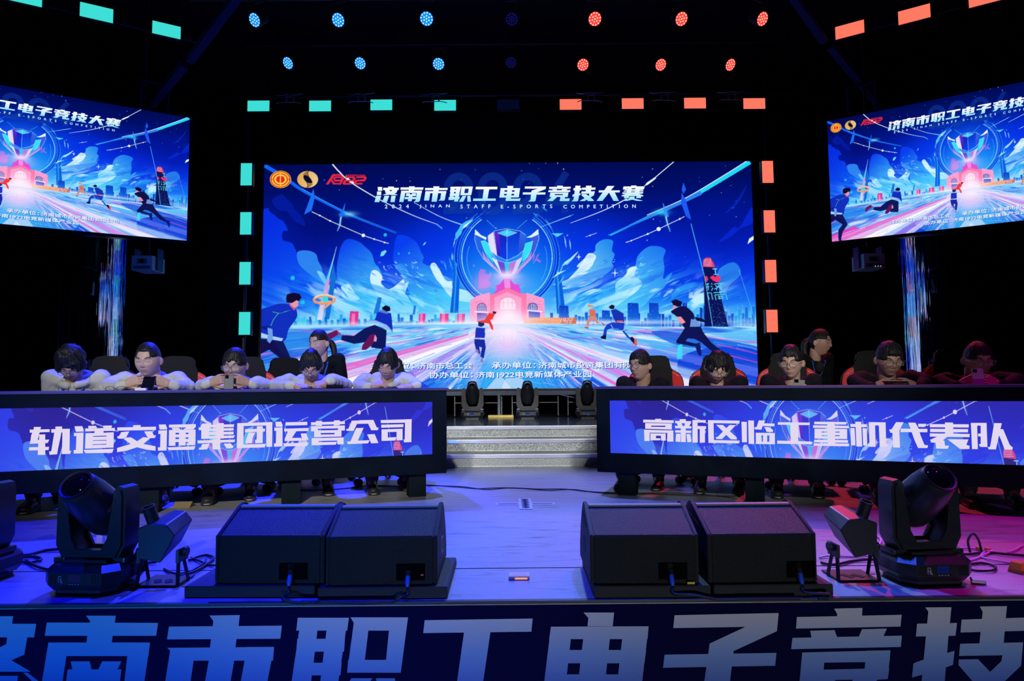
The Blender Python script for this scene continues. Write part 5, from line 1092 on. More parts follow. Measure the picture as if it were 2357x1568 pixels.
# ------------------------------------------------------------------ projectors
M_PRJ = mat('projector_case', (0.30, 0.48, 0.56), 0.5); M_LENS = mat('lens_glass', (0.003, 0.003, 0.006), 0.04, spec=1.0, coat=1.0)
def projector(px_, py_, Y, sgn, label):
    zt_ = (LS if sgn > 0 else RS)[0].z - (LS if sgn > 0 else RS)[2] - 0.04; c = at_y(px_, py_, Y); w, h, dp = 0.235, 0.165, 0.26
    t = thing('projector', label, 'projector', c)
    b = bx(bmesh.new(), (0, dp / 2, 0), (w, dp, h), bev=0.006); obj('case', b, M_PRJ, t)
    obj('lens_plate', box((0, -0.002, 0.02), (0.11, 0.006, 0.055), bev=0.002), mat('projector_plate', (0.07, 0.12, 0.15), 0.4), t)
    l = obj('lens', box((0, -0.007, 0.018), (0.045, 0.008, 0.042), bev=0.004), M_LENS, t)
    for k in range(22): pass
    b = bmesh.new()
    for k in range(22): bx(b, (-0.09 + k * 0.0086, -0.002, -0.05), (0.0035, 0.005, 0.034))
    obj('vent', b, M_BLACK, t)
    for k in (-1, 1): obj('bracket', box((k * (w / 2 + 0.014), 0.13, 0.05), (0.012, 0.12, 0.25)), M_PIPE, t)
    obj('hanger', tube(bmesh.new(), [(0, 0.13, h / 2), (0, 0.13, zt_ - c.z)], 0.018, 8), M_PIPE, t)
    b = bmesh.new(); tube(b, smooth_path([(-0.06, 0.1, h / 2), (-0.04, 0.08, 0.16), (0.03, 0.1, 0.21), (0.01, 0.12, 0.3)], 6), 0.005, 6); obj('cable', b, M_PIPE, t)
    if sgn < 0:
        for k in range(3): obj('indicator', box((0.005 + k * 0.03, -0.004, -0.063), (0.008, 0.004, 0.008)), emat('tiny_white', color=rgb(210, 220, 230)), t)
    return t
projector(326.5, 605, 7.2, 1, 'grey projector hanging below the left side screen'); projector(2013, 600, 7.2, -1, 'grey projector hanging below the right side screen')

# ------------------------------------------------------------------ moving head lamps
M_MV = mat('mover_shell', (0.018, 0.020, 0.028), 0.33, spec=0.5, noise_amt=0.15, nscale=30); M_MV2 = mat('mover_dark', (0.008, 0.008, 0.012), 0.45)
M_MARK = mat('pale_print', (0.32, 0.34, 0.40), 0.6); M_DISP = emat('blue_display', color=rgb(24, 50, 130)); M_DISPD = emat('dim_display', color=rgb(12, 18, 72)); M_BTN = emat('button_light', color=rgb(120, 150, 190)); M_BTND = mat('grey_button', (0.25, 0.27, 0.32), 0.5)
M_STK = mat('white_sticker', (0.75, 0.75, 0.8), 0.5)
def mover(loc, rz, pan, tilt, label, lit, group=None, s=1.0):
    t = thing('moving_head_lamp', label, 'stage lamp', loc, rz, group)
    # base: chamfered block on a narrower foot
    def oct_(w, d, c): return [(-w + c, -d), (w - c, -d), (w, -d + c), (w, d - c), (w - c, d), (-w + c, d), (-w, d - c), (-w, -d + c)]
    bm = bmesh.new(); prism(bm, oct_(0.150, 0.115, 0.05), 2, 0.0, 0.022)
    A_ = [bm.verts.new((x, y, 0.020)) for x, y in oct_(0.160, 0.125, 0.05)]; B_ = [bm.verts.new((x, y, 0.045)) for x, y in oct_(0.180, 0.145, 0.055)]; C_ = [bm.verts.new((x, y, 0.088)) for x, y in oct_(0.180, 0.145, 0.055)]; D_ = [bm.verts.new((x, y, 0.112)) for x, y in oct_(0.155, 0.118, 0.05)]
    bm.faces.new(A_[::-1]); bm.faces.new(D_)
    for P, Q in ((A_, B_), (B_, C_), (C_, D_)):
        for k in range(8): bm.faces.new((P[k], P[(k + 1) % 8], Q[(k + 1) % 8], Q[k]))
    SB = Matrix.Diagonal((0.84, 0.86, 1, 1)); bm.transform(SB); base = obj('base', bm, M_MV, t); base_y = -0.145 * 0.86
    obj('display', box((0.0, -0.1265, 0.070), (0.044, 0.004, 0.026)), M_DISP if lit else M_DISPD, base)
    for k in range(4): obj('button', box((-0.018 + k * 0.012, -0.1265, 0.049), (0.005, 0.004, 0.004)), M_BTN if lit else M_BTND, base)
    # the maker's two-letter mark
    bm = bmesh.new()
    for c, q in (((-0.062, 0.066), (0.0025, 0.024)), ((-0.056, 0.077), (0.012, 0.0025)), ((-0.051, 0.072), (0.0025, 0.010)), ((-0.056, 0.067), (0.010, 0.0025)), ((-0.0505, 0.060), (0.0025, 0.013)), ((-0.0535, 0.060), (0.0022, 0.010)), ((-0.046, 0.055), (0.0025, 0.010))):
        bx(bm, (c[0], -0.1265, c[1]), (q[0], 0.003, q[1]))
    obj('logo', bm, M_MARK, base)
    for sgn in (-1, 1):
        bm = bmesh.new()
        for k in range(5): bx(bm, (sgn * (0.068 + k * 0.007), -0.1255, 0.066), (0.003, 0.004, 0.035))
        obj('vent', bm, M_MV2, base)
        obj('grip', box((sgn * 0.122, 0.0, 0.118), (0.045, 0.10, 0.022), bev=0.006), M_MV, base)
    # yoke
    R = Matrix.Rotation(pan, 4, 'Z')
    prof = [(-0.157, 0.175), (-0.155, 0.37), (-0.145, 0.398), (-0.120, 0.405), (-0.098, 0.385), (-0.094, 0.20), (-0.063, 0.147), (0.063, 0.147), (0.094, 0.20), (0.098, 0.385), (0.120, 0.405), (0.145, 0.398), (0.155, 0.37), (0.157, 0.175), (0.125, 0.118), (-0.125, 0.118)]
    bm = bmesh.new(); prism(bm, prof, 1, -0.058, 0.058); bmesh.ops.bevel(bm, geom=[e for e in bm.edges if abs(e.verts[0].co.y - e.verts[1].co.y) < 1e-6], offset=0.012, segments=2, affect='EDGES')
    prof2 = [(-0.10, 0.112), (0.10, 0.112), (0.10, 0.125), (-0.10, 0.125)]; prism(bm, prof2, 1, -0.08, 0.08)
    bm.transform(R @ Matrix.Diagonal((0.92, 0.92, 1, 1))); yk = obj('yoke', bm, M_MV, t, smooth=True, sharp=30)
    bm = box((0.005, -0.012, 0.1485), (0.062, 0.045, 0.002)); bm.transform(R); obj('sticker', bm, M_STK, yk)
    # head
    H = Matrix.Translation((0, 0, 0.315)) @ R @ Matrix.Rotation(-tilt, 4, 'X') @ Matrix.Rotation(math.pi / 2, 4, 'X') @ Matrix.Diagonal((0.90, 0.90, 1, 1))
    prof = [(0, -0.135), (0.045, -0.130), (0.075, -0.112), (0.090, -0.080), (0.094, -0.03), (0.092, 0.03), (0.086, 0.09), (0.077, 0.135), (0.068, 0.165), (0.062, 0.17), (0.058, 0.165)]
    bm = lathe(bmesh.new(), prof, 36, H); hd = obj('head', bm, M_MV, t, smooth=True, sharp=40)
    bm = lathe(bmesh.new(), [(0.059, 0.163), (0.0685, 0.166), (0.066, 0.174), (0.059, 0.172), (0.059, 0.163)], 36, H); obj('lens_ring', bm, M_MV2, hd, smooth=True, sharp=40)
    bm = lathe(bmesh.new(), [(0.058, 0.160), (0.045, 0.170), (0.025, 0.177), (0, 0.180)], 30, H); obj('lens', bm, M_LENS, hd, smooth=True)
    for sgn in (-1, 1):
        bm = box((sgn * 0.092, 0, 0), (0.02, 0.10, 0.085), bev=0.008); bm.transform(H); obj('pivot_cover', bm, M_MV2, hd)
    return t
rad = math.radians
q = at_z(222, 1352, 0.0); mover((q.x, q.y, 0), rad(-3), rad(-2), rad(40), 'large black moving head lamp at the front left, its lens tipped up to the left', False)
q = at_z(2122, 1332, 0.0); mover((q.x, q.y, 0), rad(3), rad(2), rad(40), 'large black moving head lamp at the front right, its lens tipped up to the right', False)
q = at_z(-62, 1332, 0.0); mover((q.x, q.y, 0), rad(-3), rad(-4), rad(40), 'black moving head lamp cut off by the left edge of the picture', False)
for px_, w in ((1088, 'leftmost of the three before the central screen'), (1214, 'middle of the three before the central screen'), (1351, 'half hidden by the right desk')):
    q = at_y(px_, 940, 8.60); mover((q.x, q.y, ZP), 0, 0, rad(58), 'black moving lamp on the platform, ' + w, True, 'moving heads on the platform')
# ------------------------------------------------------------------ floor monitors
M_MON = mat('monitor_paint', (0.007, 0.010, 0.011), 0.5, spec=0.30, bump=0.9, bscale=260, noise_amt=0.35, nscale=200); M_GRL = mat('grille_edge', (0.16, 0.17, 0.16), 0.5); M_MONS = mat('monitor_side', (0.008, 0.008, 0.014), 0.6, spec=0.2)
M_CAB = mat('black_cable', (0.012, 0.012, 0.016), 0.5); M_BLUE = mat('blue_connector', (0.02, 0.10, 0.55), 0.4); M_RIS = mat('plinth_black', (0.010, 0.010, 0.013), 0.7)
def monitor(pxl, pxr, py, rz, label, plate, jack):
    a, b = at_z(pxl, py, 0.045), at_z(pxr, py, 0.045); w = abs(b.x - a.x); c = (a + b) / 2
    t = thing('floor_monitor', label, 'loudspeaker', (c.x, c.y, 0.045), rz)
    h = w / 2
    prof = [(0, 0), (0, 0.178), (0.185, 0.252), (0.20, 0.256), (0.385, 0.10), (0.40, 0.0)]
    bm = bmesh.new(); prism(bm, prof, 0, -h + 0.014, h - 0.014, bev=0.004); cab = obj('cabinet', bm, M_MON, t)
    side_p = [(0.0, 0.0), (-0.002, 0.18), (0.185, 0.258), (0.215, 0.268), (0.25, 0.262), (0.30, 0.225), (0.36, 0.15), (0.41, 0.06), (0.41, 0.0)]
    for s_ in (-1, 1):
        bm = bmesh.new(); prism(bm, side_p, 0, s_ * h, s_ * (h - 0.014), bev=0.003); sd = obj('side_panel', bm, M_MONS, t)
        bm = lathe(bmesh.new(), [(0.036, -0.001), (0.036, 0.001), (0.030, 0.0015), (0.030, -0.001)], 24, Matrix.Translation((s_ * (h + 0.0005), 0.20, 0.10)) @ Matrix.Rotation(math.pi / 2, 4, 'Y')); obj('socket_ring', bm, M_GRL, sd)
        bm = bmesh.new(); prism(bm, [(0.10, 0.185), (0.12, 0.20), (0.26, 0.225), (0.30, 0.19), (0.20, 0.17)], 0, s_ * (h - 0.002), s_ * (h + 0.0015)); obj('hand_grip', bm, M_BLACK, sd)
    bm = bmesh.new(); prism(bm, [(0.180, 0.2525), (0.181, 0.259), (0.200, 0.262), (0.205, 0.255)], 0, -h + 0.016, h - 0.016); obj('grille_edge', bm, M_GRL, t)
    # the jack plate recess on the back
    jx = -h + w * jack
    pl = obj('jack_plate', box((jx, -0.001, 0.047), (0.108, 0.004, 0.062), bev=0.001), mat('jack_black', (0.0015, 0.0015, 0.002), 0.8, spec=0.05), t)
    obj('socket', lathe(bmesh.new(), [(0.012, -0.004), (0.012, 0.0), (0, 0.0)], 16, Matrix.Translation((jx - 0.01, -0.003, 0.065)) @ Matrix.Rotation(math.pi / 2, 4, 'X')), M_BLACK, pl)
    if plate:
        x0, x1 = at_z(plate[0], py + 14, 0.0).x, at_z(plate[1], py + 14, 0.0).x
        r = thing('monitor_plinth', plate[2], 'plinth', ((x0 + x1) / 2, c.y + 0.19, 0), rz * 0.6)
        bm = bmesh.new(); prism(bm, [(-0.215, 0.001), (-0.215, 0.044), (0.20, 0.044), (0.24, 0.02), (0.24, 0.001)], 0, -(x1 - x0) / 2, (x1 - x0) / 2, bev=0.003); obj('plinth_body', bm, M_RIS, r)
    return Vector((c.x, c.y, 0.045)) + Matrix.Rotation(rz, 3, 'Z') @ Vector((jx - 0.008, -0.012, 0.03))
j1 = monitor(494, 746, 1344, rad(-1.5), 'black wedge monitor at the far left of the left pair, back to the hall', (455, 743, 'low black plinth under the outer left monitor'), 0.72)
j2 = monitor(751, 1006, 1347, rad(1.0), 'black wedge monitor on the inner side of the left pair, back to the hall', (748, 1034, 'low black plinth under the inner left monitor'), 0.76)
j3 = monitor(1359, 1610, 1344, rad(-0.5), 'black wedge monitor on the inner side of the right pair, back to the hall', (1362, 1620, 'low black plinth under the inner right monitor'), 0.76)
j4 = monitor(1629, 1884, 1341, rad(1.0), 'black wedge monitor at the far right of the right pair, back to the hall', (1623, 1891, 'low black plinth under the outer right monitor'), 0.85)
def speakon(p, lab, out):
    t = thing('speaker_plug', lab, 'plug', p)
    M = Matrix.Rotation(rad(155), 4, 'X') @ Matrix.Rotation(rad(0), 4, 'Y')
    obj('plug_sleeve', lathe(bmesh.new(), [(0, -0.006), (0.0085, -0.006), (0.0095, 0.002), (0.0095, 0.022), (0.006, 0.034), (0, 0.034)], 16, M), M_BLUE, t, smooth=True, sharp=40)
    obj('plug_nose', lathe(bmesh.new(), [(0, -0.024), (0.010, -0.024), (0.0105, -0.006), (0, -0.006)], 16, M), M_BLACK, t)
    return t
def cable(name, pts, r, m, label, cat='cable', group=None):
    P = smooth_path(pts, 8); o = obj(name, tube(bmesh.new(), P, r, 8), m, None, smooth=True); tag(o, label, cat, group); return o
def fl(px_, py_, z=0.006): return at_z(px_, py_, z)
for j, lab, pts, cl in ((j1, 'blue ringed plug in the outer left monitor', [(687, 1352), (690, 1372), (715, 1385), (745, 1378), (735, 1368), (712, 1368)], 'black cable coiled at the outer left monitor'),
                    (j2, 'blue ringed plug in the inner left monitor', [(938, 1352), (915, 1366), (885, 1380), (830, 1388), (760, 1386), (715, 1384)], 'black cable running down from the inner left monitor'),
                    (j3, 'blue ringed plug in the inner right monitor', [(1572, 1342), (1610, 1340), (1680, 1348), (1750, 1352), (1780, 1362), (1810, 1371), (1835, 1374)], 'black cable running right from the inner right monitor'),
                    (j4, 'blue ringed plug in the outer right monitor', [(1862, 1345), (1875, 1358), (1880, 1370), (1878, 1374)], 'black cable running down from the outer right monitor')):
    speakon(j, lab, None)
    P = [j + Vector((0.001, -0.012, -0.036)), j + Vector((0.002, -0.03, -0.055))] + [fl(a, b) for a, b in pts]
    # keep the cable in front of the plinth
    P = [p if i < 2 else Vector((p.x, min(p.y, 2.44), p.z)) for i, p in enumerate(P)]
    P[2].z = 0.02
    cable('speaker_cable', P, 0.0055, M_CAB, cl)
q = at_z(1590, 1336, 0.05); o = obj('warning_label', box((0, 0, 0), (0.028, 0.003, 0.008)), mat('yellow_label', (0.75, 0.65, 0.05), 0.5)); o.location = (at_z(1589, 1345, 0.045).x, j3.y - 0.02 + 0.014, 0.052); tag(o, 'small yellow label low on the inner right monitor', 'label')
q = at_z(972, 1325, 0.045); o = obj('red_tag', box((0, 0, 0), (0.010, 0.004, 0.006)), mat('red_tag', (0.8, 0.06, 0.02), 0.5)); o.location = (at_z(971, 1349, 0.045).x, j2.y + 0.004, 0.083); tag(o, 'tiny red tag in the jack plate of the inner left monitor', 'tag')
# ------------------------------------------------------------------ smoke jets
M_JET = mat('jet_case', (0.014, 0.015, 0.028), 0.4)
def jet(px_, py_, sgn, label):
    c = at_z(px_, py_, 0); t = thing('smoke_jet', label, 'stage effect machine', c, 0.0)
    obj('base_plate', box((0, 0, 0.006), (0.165, 0.15, 0.006), bev=0.001), M_JET, t)
    b = bmesh.new()
    for k in (-1, 1): bx(b, (k * 0.022, -0.02, 0.0098), (0.028, 0.05, 0.001), rot=Matrix.Rotation(rad(30), 3, 'Z'))
    obj('slots', b, M_BLACK, t)
    for s_ in (-1, 1):
        b = bmesh.new()
        tube(b, [(s_ * 0.082, -0.068, 0.004), (s_ * 0.074, -0.05, 0.105)], 0.008, 4); tube(b, [(s_ * 0.082, 0.02, 0.004), (s_ * 0.078, -0.02, 0.105)], 0.008, 4); bx(b, (s_ * 0.078, -0.03, 0.118), (0.012, 0.08, 0.05))
        br = obj('bracket', b, M_JET, t)
        obj('clamp_knob', lathe(bmesh.new(), [(0, 0), (0.017, 0), (0.019, 0.006), (0.017, 0.018), (0, 0.018)], 12, Matrix.Translation((s_ * 0.084, -0.03, 0.130)) @ Matrix.Rotation(s_ * math.pi / 2, 4, 'Y')), M_MV2, br)
    R = Matrix.Translation((0, -0.02, 0.185)) @ Matrix.Rotation(rad(-10), 4, 'X') @ Matrix.Rotation(rad(8 * sgn), 4, 'Y')
    hexa = [(-0.045, -0.085), (0.045, -0.090), (0.076, 0.02), (0.03, 0.055), (-0.03, 0.052), (-0.078, 0.025)]
    b = bmesh.new(); f_ = [b.verts.new((x * sgn, -0.075, z)) for x, z in hexa]; k_ = [b.verts.new((x * 0.80 * sgn, 0.075, z * 0.85 + 0.06)) for x, z in hexa]
    b.faces.new(f_); b.faces.new(k_[::-1])
    for i in range(6): b.faces.new((f_[i], k_[i], k_[(i + 1) % 6], f_[(i + 1) % 6]))
    bmesh.ops.bevel(b, geom=list(b.edges), offset=0.003, segments=1, affect='EDGES'); b.transform(R); bd = obj('body', b, M_JET, t)
    N = Matrix.Translation((-0.028 * sgn, -0.03, 0.215)) @ Matrix.Rotation(rad(-12 * sgn), 4, 'Y') @ Matrix.Rotation(rad(16), 4, 'X')
    obj('nozzle', lathe(bmesh.new(), [(0, 0), (0.024, 0), (0.024, 0.098), (0.026, 0.10), (0.026, 0.106), (0.020, 0.106), (0.020, 0.03), (0, 0.03)], 24, N), M_JET, t, smooth=True, sharp=40)
    sh = Sheet()
    sh.text('SMOKE', -0.028, 0.012, 0.046, 0.052, (0.06, 0.06, 0.09), 0.01)
    sh.text('RELEASE ENERGY', -0.045, 0.045, -0.026, -0.019, (0.06, 0.05, 0.07), 0.01)
    return t
jet(382, 1340, 1, 'black smoke jet with an upright nozzle on the left of the stage front'); jet(1957, 1328, -1, 'black smoke jet with an upright nozzle on the right of the stage front')
# ------------------------------------------------------------------ floor clutter
def tape(px_, py_, w, d, rz, m, label, cat='tape', h=0.0015):
    c = at_z(px_, py_, 0); o = obj(cat if cat != 'tape' else 'floor_tape', box((0, 0, h / 2 + 0.0008), (w, d, h)), m); o.location = c; o.rotation_euler.z = rz; tag(o, label, cat); return o
M_TAPE = mat('white_tape', (0.62, 0.66, 0.7), 0.5, noise_amt=0.1, nscale=40); M_RTAPE = mat('red_tape', (0.7, 0.03, 0.02), 0.5)
c = at_z(1209, 1160.5, 0); t = thing('stage_mark', 'white taped cross with dark print marking the middle of the stage floor', 'floor mark', c, rad(0.5))
a = at_z(1141, 1160, 0).x; b_ = at_z(1277, 1160, 0).x; yn, yf = at_z(1208, 1173, 0).y - c.y, at_z(1208, 1148.5, 0).y - c.y
obj('cross_bar', box((0, 0, 0.0012), (b_ - a, (yf - yn) * 0.20, 0.0012)), M_TAPE, t); obj('cross_bar', box((0, 0, 0.0026), (0.085, yf - yn, 0.0012)), M_TAPE, t)
M_INK = mat('dark_ink', (0.03, 0.04, 0.09), 0.6)
b = bmesh.new()
for k in range(60):
    x0 = (-0.46 + 0.92 * k / 60) * (b_ - a); x1 = (-0.46 + 0.92 * (k + 1) / 60) * (b_ - a)
    if abs((x0 + x1) / 2) < 0.05: continue
    z0_, z1_ = (0.012 if k % 2 else -0.012), (-0.012 if k % 2 else 0.012)
    for sg in (1, -1): tube(b, [(x0, sg * z0_, 0.0022), (x1, sg * z1_, 0.0022)], 0.0012, 4)
obj('print', b, M_INK, t)
b = bmesh.new()
P = []
for k in range(19): P.append(((0.024 if k % 2 else -0.024), (-0.44 + 0.88 * k / 18) * (yf - yn), 0.0038))
tube(b, P, 0.0024, 4); obj('print', b, M_INK, t)
c = at_z(1195, 1332, 0); t = thing('floor_socket_box', 'small pale pink lit box on the stage floor between the monitor pairs', 'box', c)
obj('case', box((0, 0, 0.010), (0.084, 0.050, 0.018), bev=0.004), mat('pink_plastic', (0.85, 0.62, 0.66), 0.3), t); obj('inset', box((0, 0, 0.0195), (0.066, 0.034, 0.001)), mat('pale_inset', (0.7, 0.55, 0.7), 0.3), t); obj('glow_edge', box((0.008, -0.0258, 0.007), (0.05, 0.001, 0.006)), emat('orange_glow', color=rgb(255, 170, 120)), t)
for i, (x, y, w, r_, lab) in enumerate(((529, 1371, 0.028, 0, 'red tape scrap before the outer left monitor'), (1608, 1373, 0.018, 50, 'red tape scrap at the gap of the right plinths'), (1650, 1366, 0.028, -25, 'red tape scrap left of centre before the outer right monitor'), (1770, 1368, 0.03, 0, 'red tape scrap before the middle of the outer right monitor'),
    (1902, 1362, 0.03, -15, 'red tape scrap at the right end of the outer right plinth'), (2009, 1322, 0.018, -20, 'red tape scrap behind the right smoke jet foot'), (363, 1354, 0.012, 10, 'red tape scrap at the foot of the left smoke jet'), (428, 1350, 0.03, 5, 'red tape scrap right of the left smoke jet'))):
    tape(x, y, w, 0.012, rad(r_), M_RTAPE, lab)
for i, (P, r, lab) in enumerate((([(975, 1116), (1010, 1118), (1060, 1122), (1100, 1125), (1150, 1123), (1200, 1124), (1240, 1126), (1300, 1126), (1350, 1131), (1400, 1134), (1500, 1137), (1620, 1141), (1700, 1142)], 0.0035, 'thin black cable crossing the stage floor between the desks'), ([(975, 1118), (1060, 1120), (1120, 1127), (1180, 1123), (1260, 1129), (1320, 1127), (1400, 1136), (1560, 1135), (1690, 1146)], 0.0030, 'second thin black cable twisting round the one between the desks'))):
    cable('floor_cable', [fl(a, b, r + 0.001) for a, b in P], r, M_CAB, lab)
cable('floor_cable', [fl(a, b, 0.005) for a, b in ((660, 1128), (740, 1128), (800, 1124), (850, 1118), (930, 1120))], 0.004, M_CAB, 'black cable under the left desk')
M_WCAB = mat('white_cable', (0.75, 0.68, 0.72), 0.45)
for P, r, m, lab in (
    ([(30, 1280), (60, 1278), (100, 1268), (140, 1264), (170, 1262)], 0.007, M_CAB, 'thick black cable behind the front left moving head'),
    ([(20, 1290), (45, 1284), (80, 1282), (95, 1288), (70, 1295), (40, 1292)], 0.006, M_CAB, 'looped black cable by the left picture edge'),
    ([(60, 1290), (80, 1302), (110, 1311), (140, 1311), (160, 1308)], 0.006, M_CAB, 'black cable curving to the front left moving head base'),
    ([(312, 1276), (335, 1280), (345, 1285), (320, 1290), (330, 1296), (360, 1294)], 0.006, M_CAB, 'black cable behind the left smoke jet'),
    ([(435, 1290), (455, 1282), (475, 1278), (492, 1284), (480, 1296), (455, 1312), (430, 1322), (405, 1326)], 0.006, M_CAB, 'black cable loop between the left smoke jet and monitor'),
    ([(440, 1284), (460, 1292), (480, 1300), (494, 1302)], 0.005, M_CAB, 'black cable beside the outer left monitor'),
    ([(378, 1310), (400, 1320), (430, 1318), (452, 1308), (470, 1296), (474, 1288)], 0.005, M_CAB, 'round black cable loop right of the left smoke jet'),
    ([(207, 1258), (222, 1248), (232, 1245), (245, 1246), (262, 1243)], 0.004, M_WCAB, 'pale cable seen through the yoke of the front left moving head'),
    ([(1886, 1284), (1905, 1280), (1960, 1281), (2000, 1280), (2020, 1284), (2040, 1290)], 0.005, M_WCAB, 'white cable behind the right smoke jet'),
    ([(2012, 1232), (2025, 1238), (2027, 1248), (2015, 1262), (2003, 1266), (2015, 1274), (2035, 1276)], 0.0045, M_WCAB, 'white cable loop between the right smoke jet and moving head'),
    ([(2205, 1262), (2225, 1262), (2250, 1263), (2262, 1266)], 0.0045, M_WCAB, 'white cable stub right of the front right moving head'),
    ([(2185, 1284), (2210, 1292), (2240, 1288), (2268, 1276), (2285, 1268), (2265, 1272), (2260, 1282), (2290, 1290), (2325, 1296)], 0.0045, M_WCAB, 'white cable knot at the right of the stage'),
    ([(2320, 1272), (2340, 1264), (2350, 1258), (2362, 1256)], 0.0045, M_WCAB, 'white cable leaving by the right picture edge'),
    ([(2205, 1275), (2230, 1276), (2270, 1272), (2320, 1276), (2370, 1280)], 0.006, M_CAB, 'black cable behind the white cable knot'),
    ([(2225, 1300), (2260, 1296), (2290, 1304), (2285, 1313), (2250, 1314), (2228, 1310)], 0.005, M_CAB, 'dark red lit cable coil on the floor at the right'),
    ([(1890, 1295), (1920, 1300), (1960, 1292), (2000, 1288), (2020, 1290)], 0.006, M_CAB, 'black cable lying behind the right smoke jet foot')):
    cable('floor_cable', [fl(a, b, r + 0.001 + 0.003 * (i % 2)) for i, (a, b) in enumerate(P)], r, m, lab)
q0 = fl(2233, 1272); cable('cable_loop', [q0, q0 + Vector((0.0, 0.01, 0.05)), q0 + Vector((0.025, 0.01, 0.083)), q0 + Vector((0.05, 0.01, 0.05)), q0 + Vector((0.052, 0.0, 0.0))], 0.005, M_CAB, 'upright loop of dark cable right of the front right moving head')
M_YEL = mat('yellow_plastic', (0.75, 0.55, 0.05), 0.45)
for x, y in ((2254, 1268), (2274, 1270)): tape(x, y, 0.018, 0.02, 0.3, M_YEL, 'yellow cable clip at the white cable knot, %s one' % ('left' if x < 2260 else 'right'), 'clip', 0.016)
q = at_z(2348, 1318, 0); o = thing('orange_block', 'orange and yellow block at the right picture edge', 'block', q, rad(20)); obj('block_body', box((0, 0, 0.022), (0.07, 0.06, 0.044), bev=0.006, taper=0.7), mat('orange_plastic', (0.6, 0.16, 0.02), 0.4), o)
q = at_z(2252, 1346, 0); o = thing('metal_clamp', 'small dark metal clamp lying on the floor at the right front', 'clamp', q, rad(-18)); b = bmesh.new(); bx(b, (0, 0, 0.008), (0.05, 0.014, 0.014), bev=0.003); tube(b, [(-0.022, 0, 0.014), (-0.026, 0.0, 0.026)], 0.004, 6); obj('clamp_body', b, mat('dark_metal', (0.12, 0.10, 0.12), 0.3, 0.9), o)
q = at_z(423, 1167, 0); o = thing('cardboard_flap', 'small brown card flap on the floor under the left desk', 'card', q, rad(5)); b = bmesh.new(); prism(b, [(-0.05, 0.001), (0.0, 0.035), (0.05, 0.001)], 0, -0.055, 0.055); obj('flap', b, mat('brown_card', (0.30, 0.22, 0.12), 0.8), o)
q = at_z(232, 1256, 0); o = thing('power_plug', 'white plug standing behind the yoke of the front left moving head', 'plug', q); b = bmesh.new(); bx(b, (0, 0, 0.03), (0.03, 0.03, 0.06), bev=0.004); obj('plug_body', b, M_WCAB, o)

# ------------------------------------------------------------------ people and chairs
from mathutils.bvhtree import BVHTree
RX = lambda a: Matrix.Rotation(a, 3, 'X'); RY = lambda a: Matrix.Rotation(a, 3, 'Y'); RZ = lambda a: Matrix.Rotation(a, 3, 'Z')
M_SKIN = mat('skin', (0.5, 0.3, 0.2), 0.48, spec=0.4, attr='Col', sss=0.12, bump=0.05, bscale=300)
M_HAIR = mat('black_hair', (0.010, 0.009, 0.011), 0.5, spec=0.35)
def hair_streaks():
    nt = M_HAIR.node_tree; b = nt.nodes['Principled BSDF']; tc = nt.nodes.new('ShaderNodeTexCoord'); mp = nt.nodes.new('ShaderNodeMapping'); mp.inputs['Scale'].default_value = (170, 170, 22)
    n = nt.nodes.new('ShaderNodeTexNoise'); n.inputs['Scale'].default_value = 1.0; n.inputs['Detail'].default_value = 3; bp = nt.nodes.new('ShaderNodeBump'); bp.inputs['Strength'].default_value = 0.9; bp.inputs['Distance'].default_value = 0.004
    nt.links.new(tc.outputs['Object'], mp.inputs[0]); nt.links.new(mp.outputs[0], n.inputs['Vector']); nt.links.new(n.outputs['Fac'], bp.inputs['Height']); nt.links.new(bp.outputs[0], b.inputs['Normal'])
hair_streaks()
M_HOOD = mat('cream_hoodie', (0.56, 0.58, 0.53), 0.9, noise_amt=0.05, nscale=8, bump=0.25, bscale=420, sheen=0.15)
M_JACK = mat('black_jacket', (0.009, 0.009, 0.014), 0.85, spec=0.15, noise_amt=0.2, nscale=10, bump=0.3, bscale=300)
M_VEST = mat('black_vest', (0.006, 0.008, 0.011), 0.85, spec=0.15, noise_amt=0.2, nscale=10, bump=0.3, bscale=300)
M_TROU = mat('dark_trousers', (0.016, 0.017, 0.026), 0.8); M_SHOE = mat('dark_shoe', (0.02, 0.02, 0.026), 0.5); M_SOLE = mat('pale_sole', (0.4, 0.4, 0.42), 0.6)
M_LASH = mat('dark_lash', (0.015, 0.010, 0.010), 0.6); M_BROW = mat('brow_hair', (0.03, 0.022, 0.02), 0.8); M_LIP = mat('lip', (0.42, 0.17, 0.15), 0.45)
M_EYE = mat('eye_white', (0.7, 0.68, 0.66), 0.2); M_RIM = mat('glasses_rim', (0.30, 0.28, 0.27), 0.25, 0.8); M_RIMD = mat('glasses_rim_dark', (0.03, 0.03, 0.035), 0.3)
M_GLASS = mat('spectacle_glass', (0.9, 0.95, 1.0), 0.02, spec=0.8, alpha=0.10)
M_LAN = mat('blue_lanyard', (0.02, 0.10, 0.50), 0.55); M_PHONE = mat('phone_black', (0.006, 0.006, 0.009), 0.12, coat=0.5); M_PHG = mat('phone_grey', (0.05, 0.05, 0.07), 0.4, spec=0.3)
M_TEE = mat('black_tee', (0.010, 0.012, 0.014), 0.85); M_GTEE = mat('grey_tee', (0.045, 0.065, 0.06), 0.85)

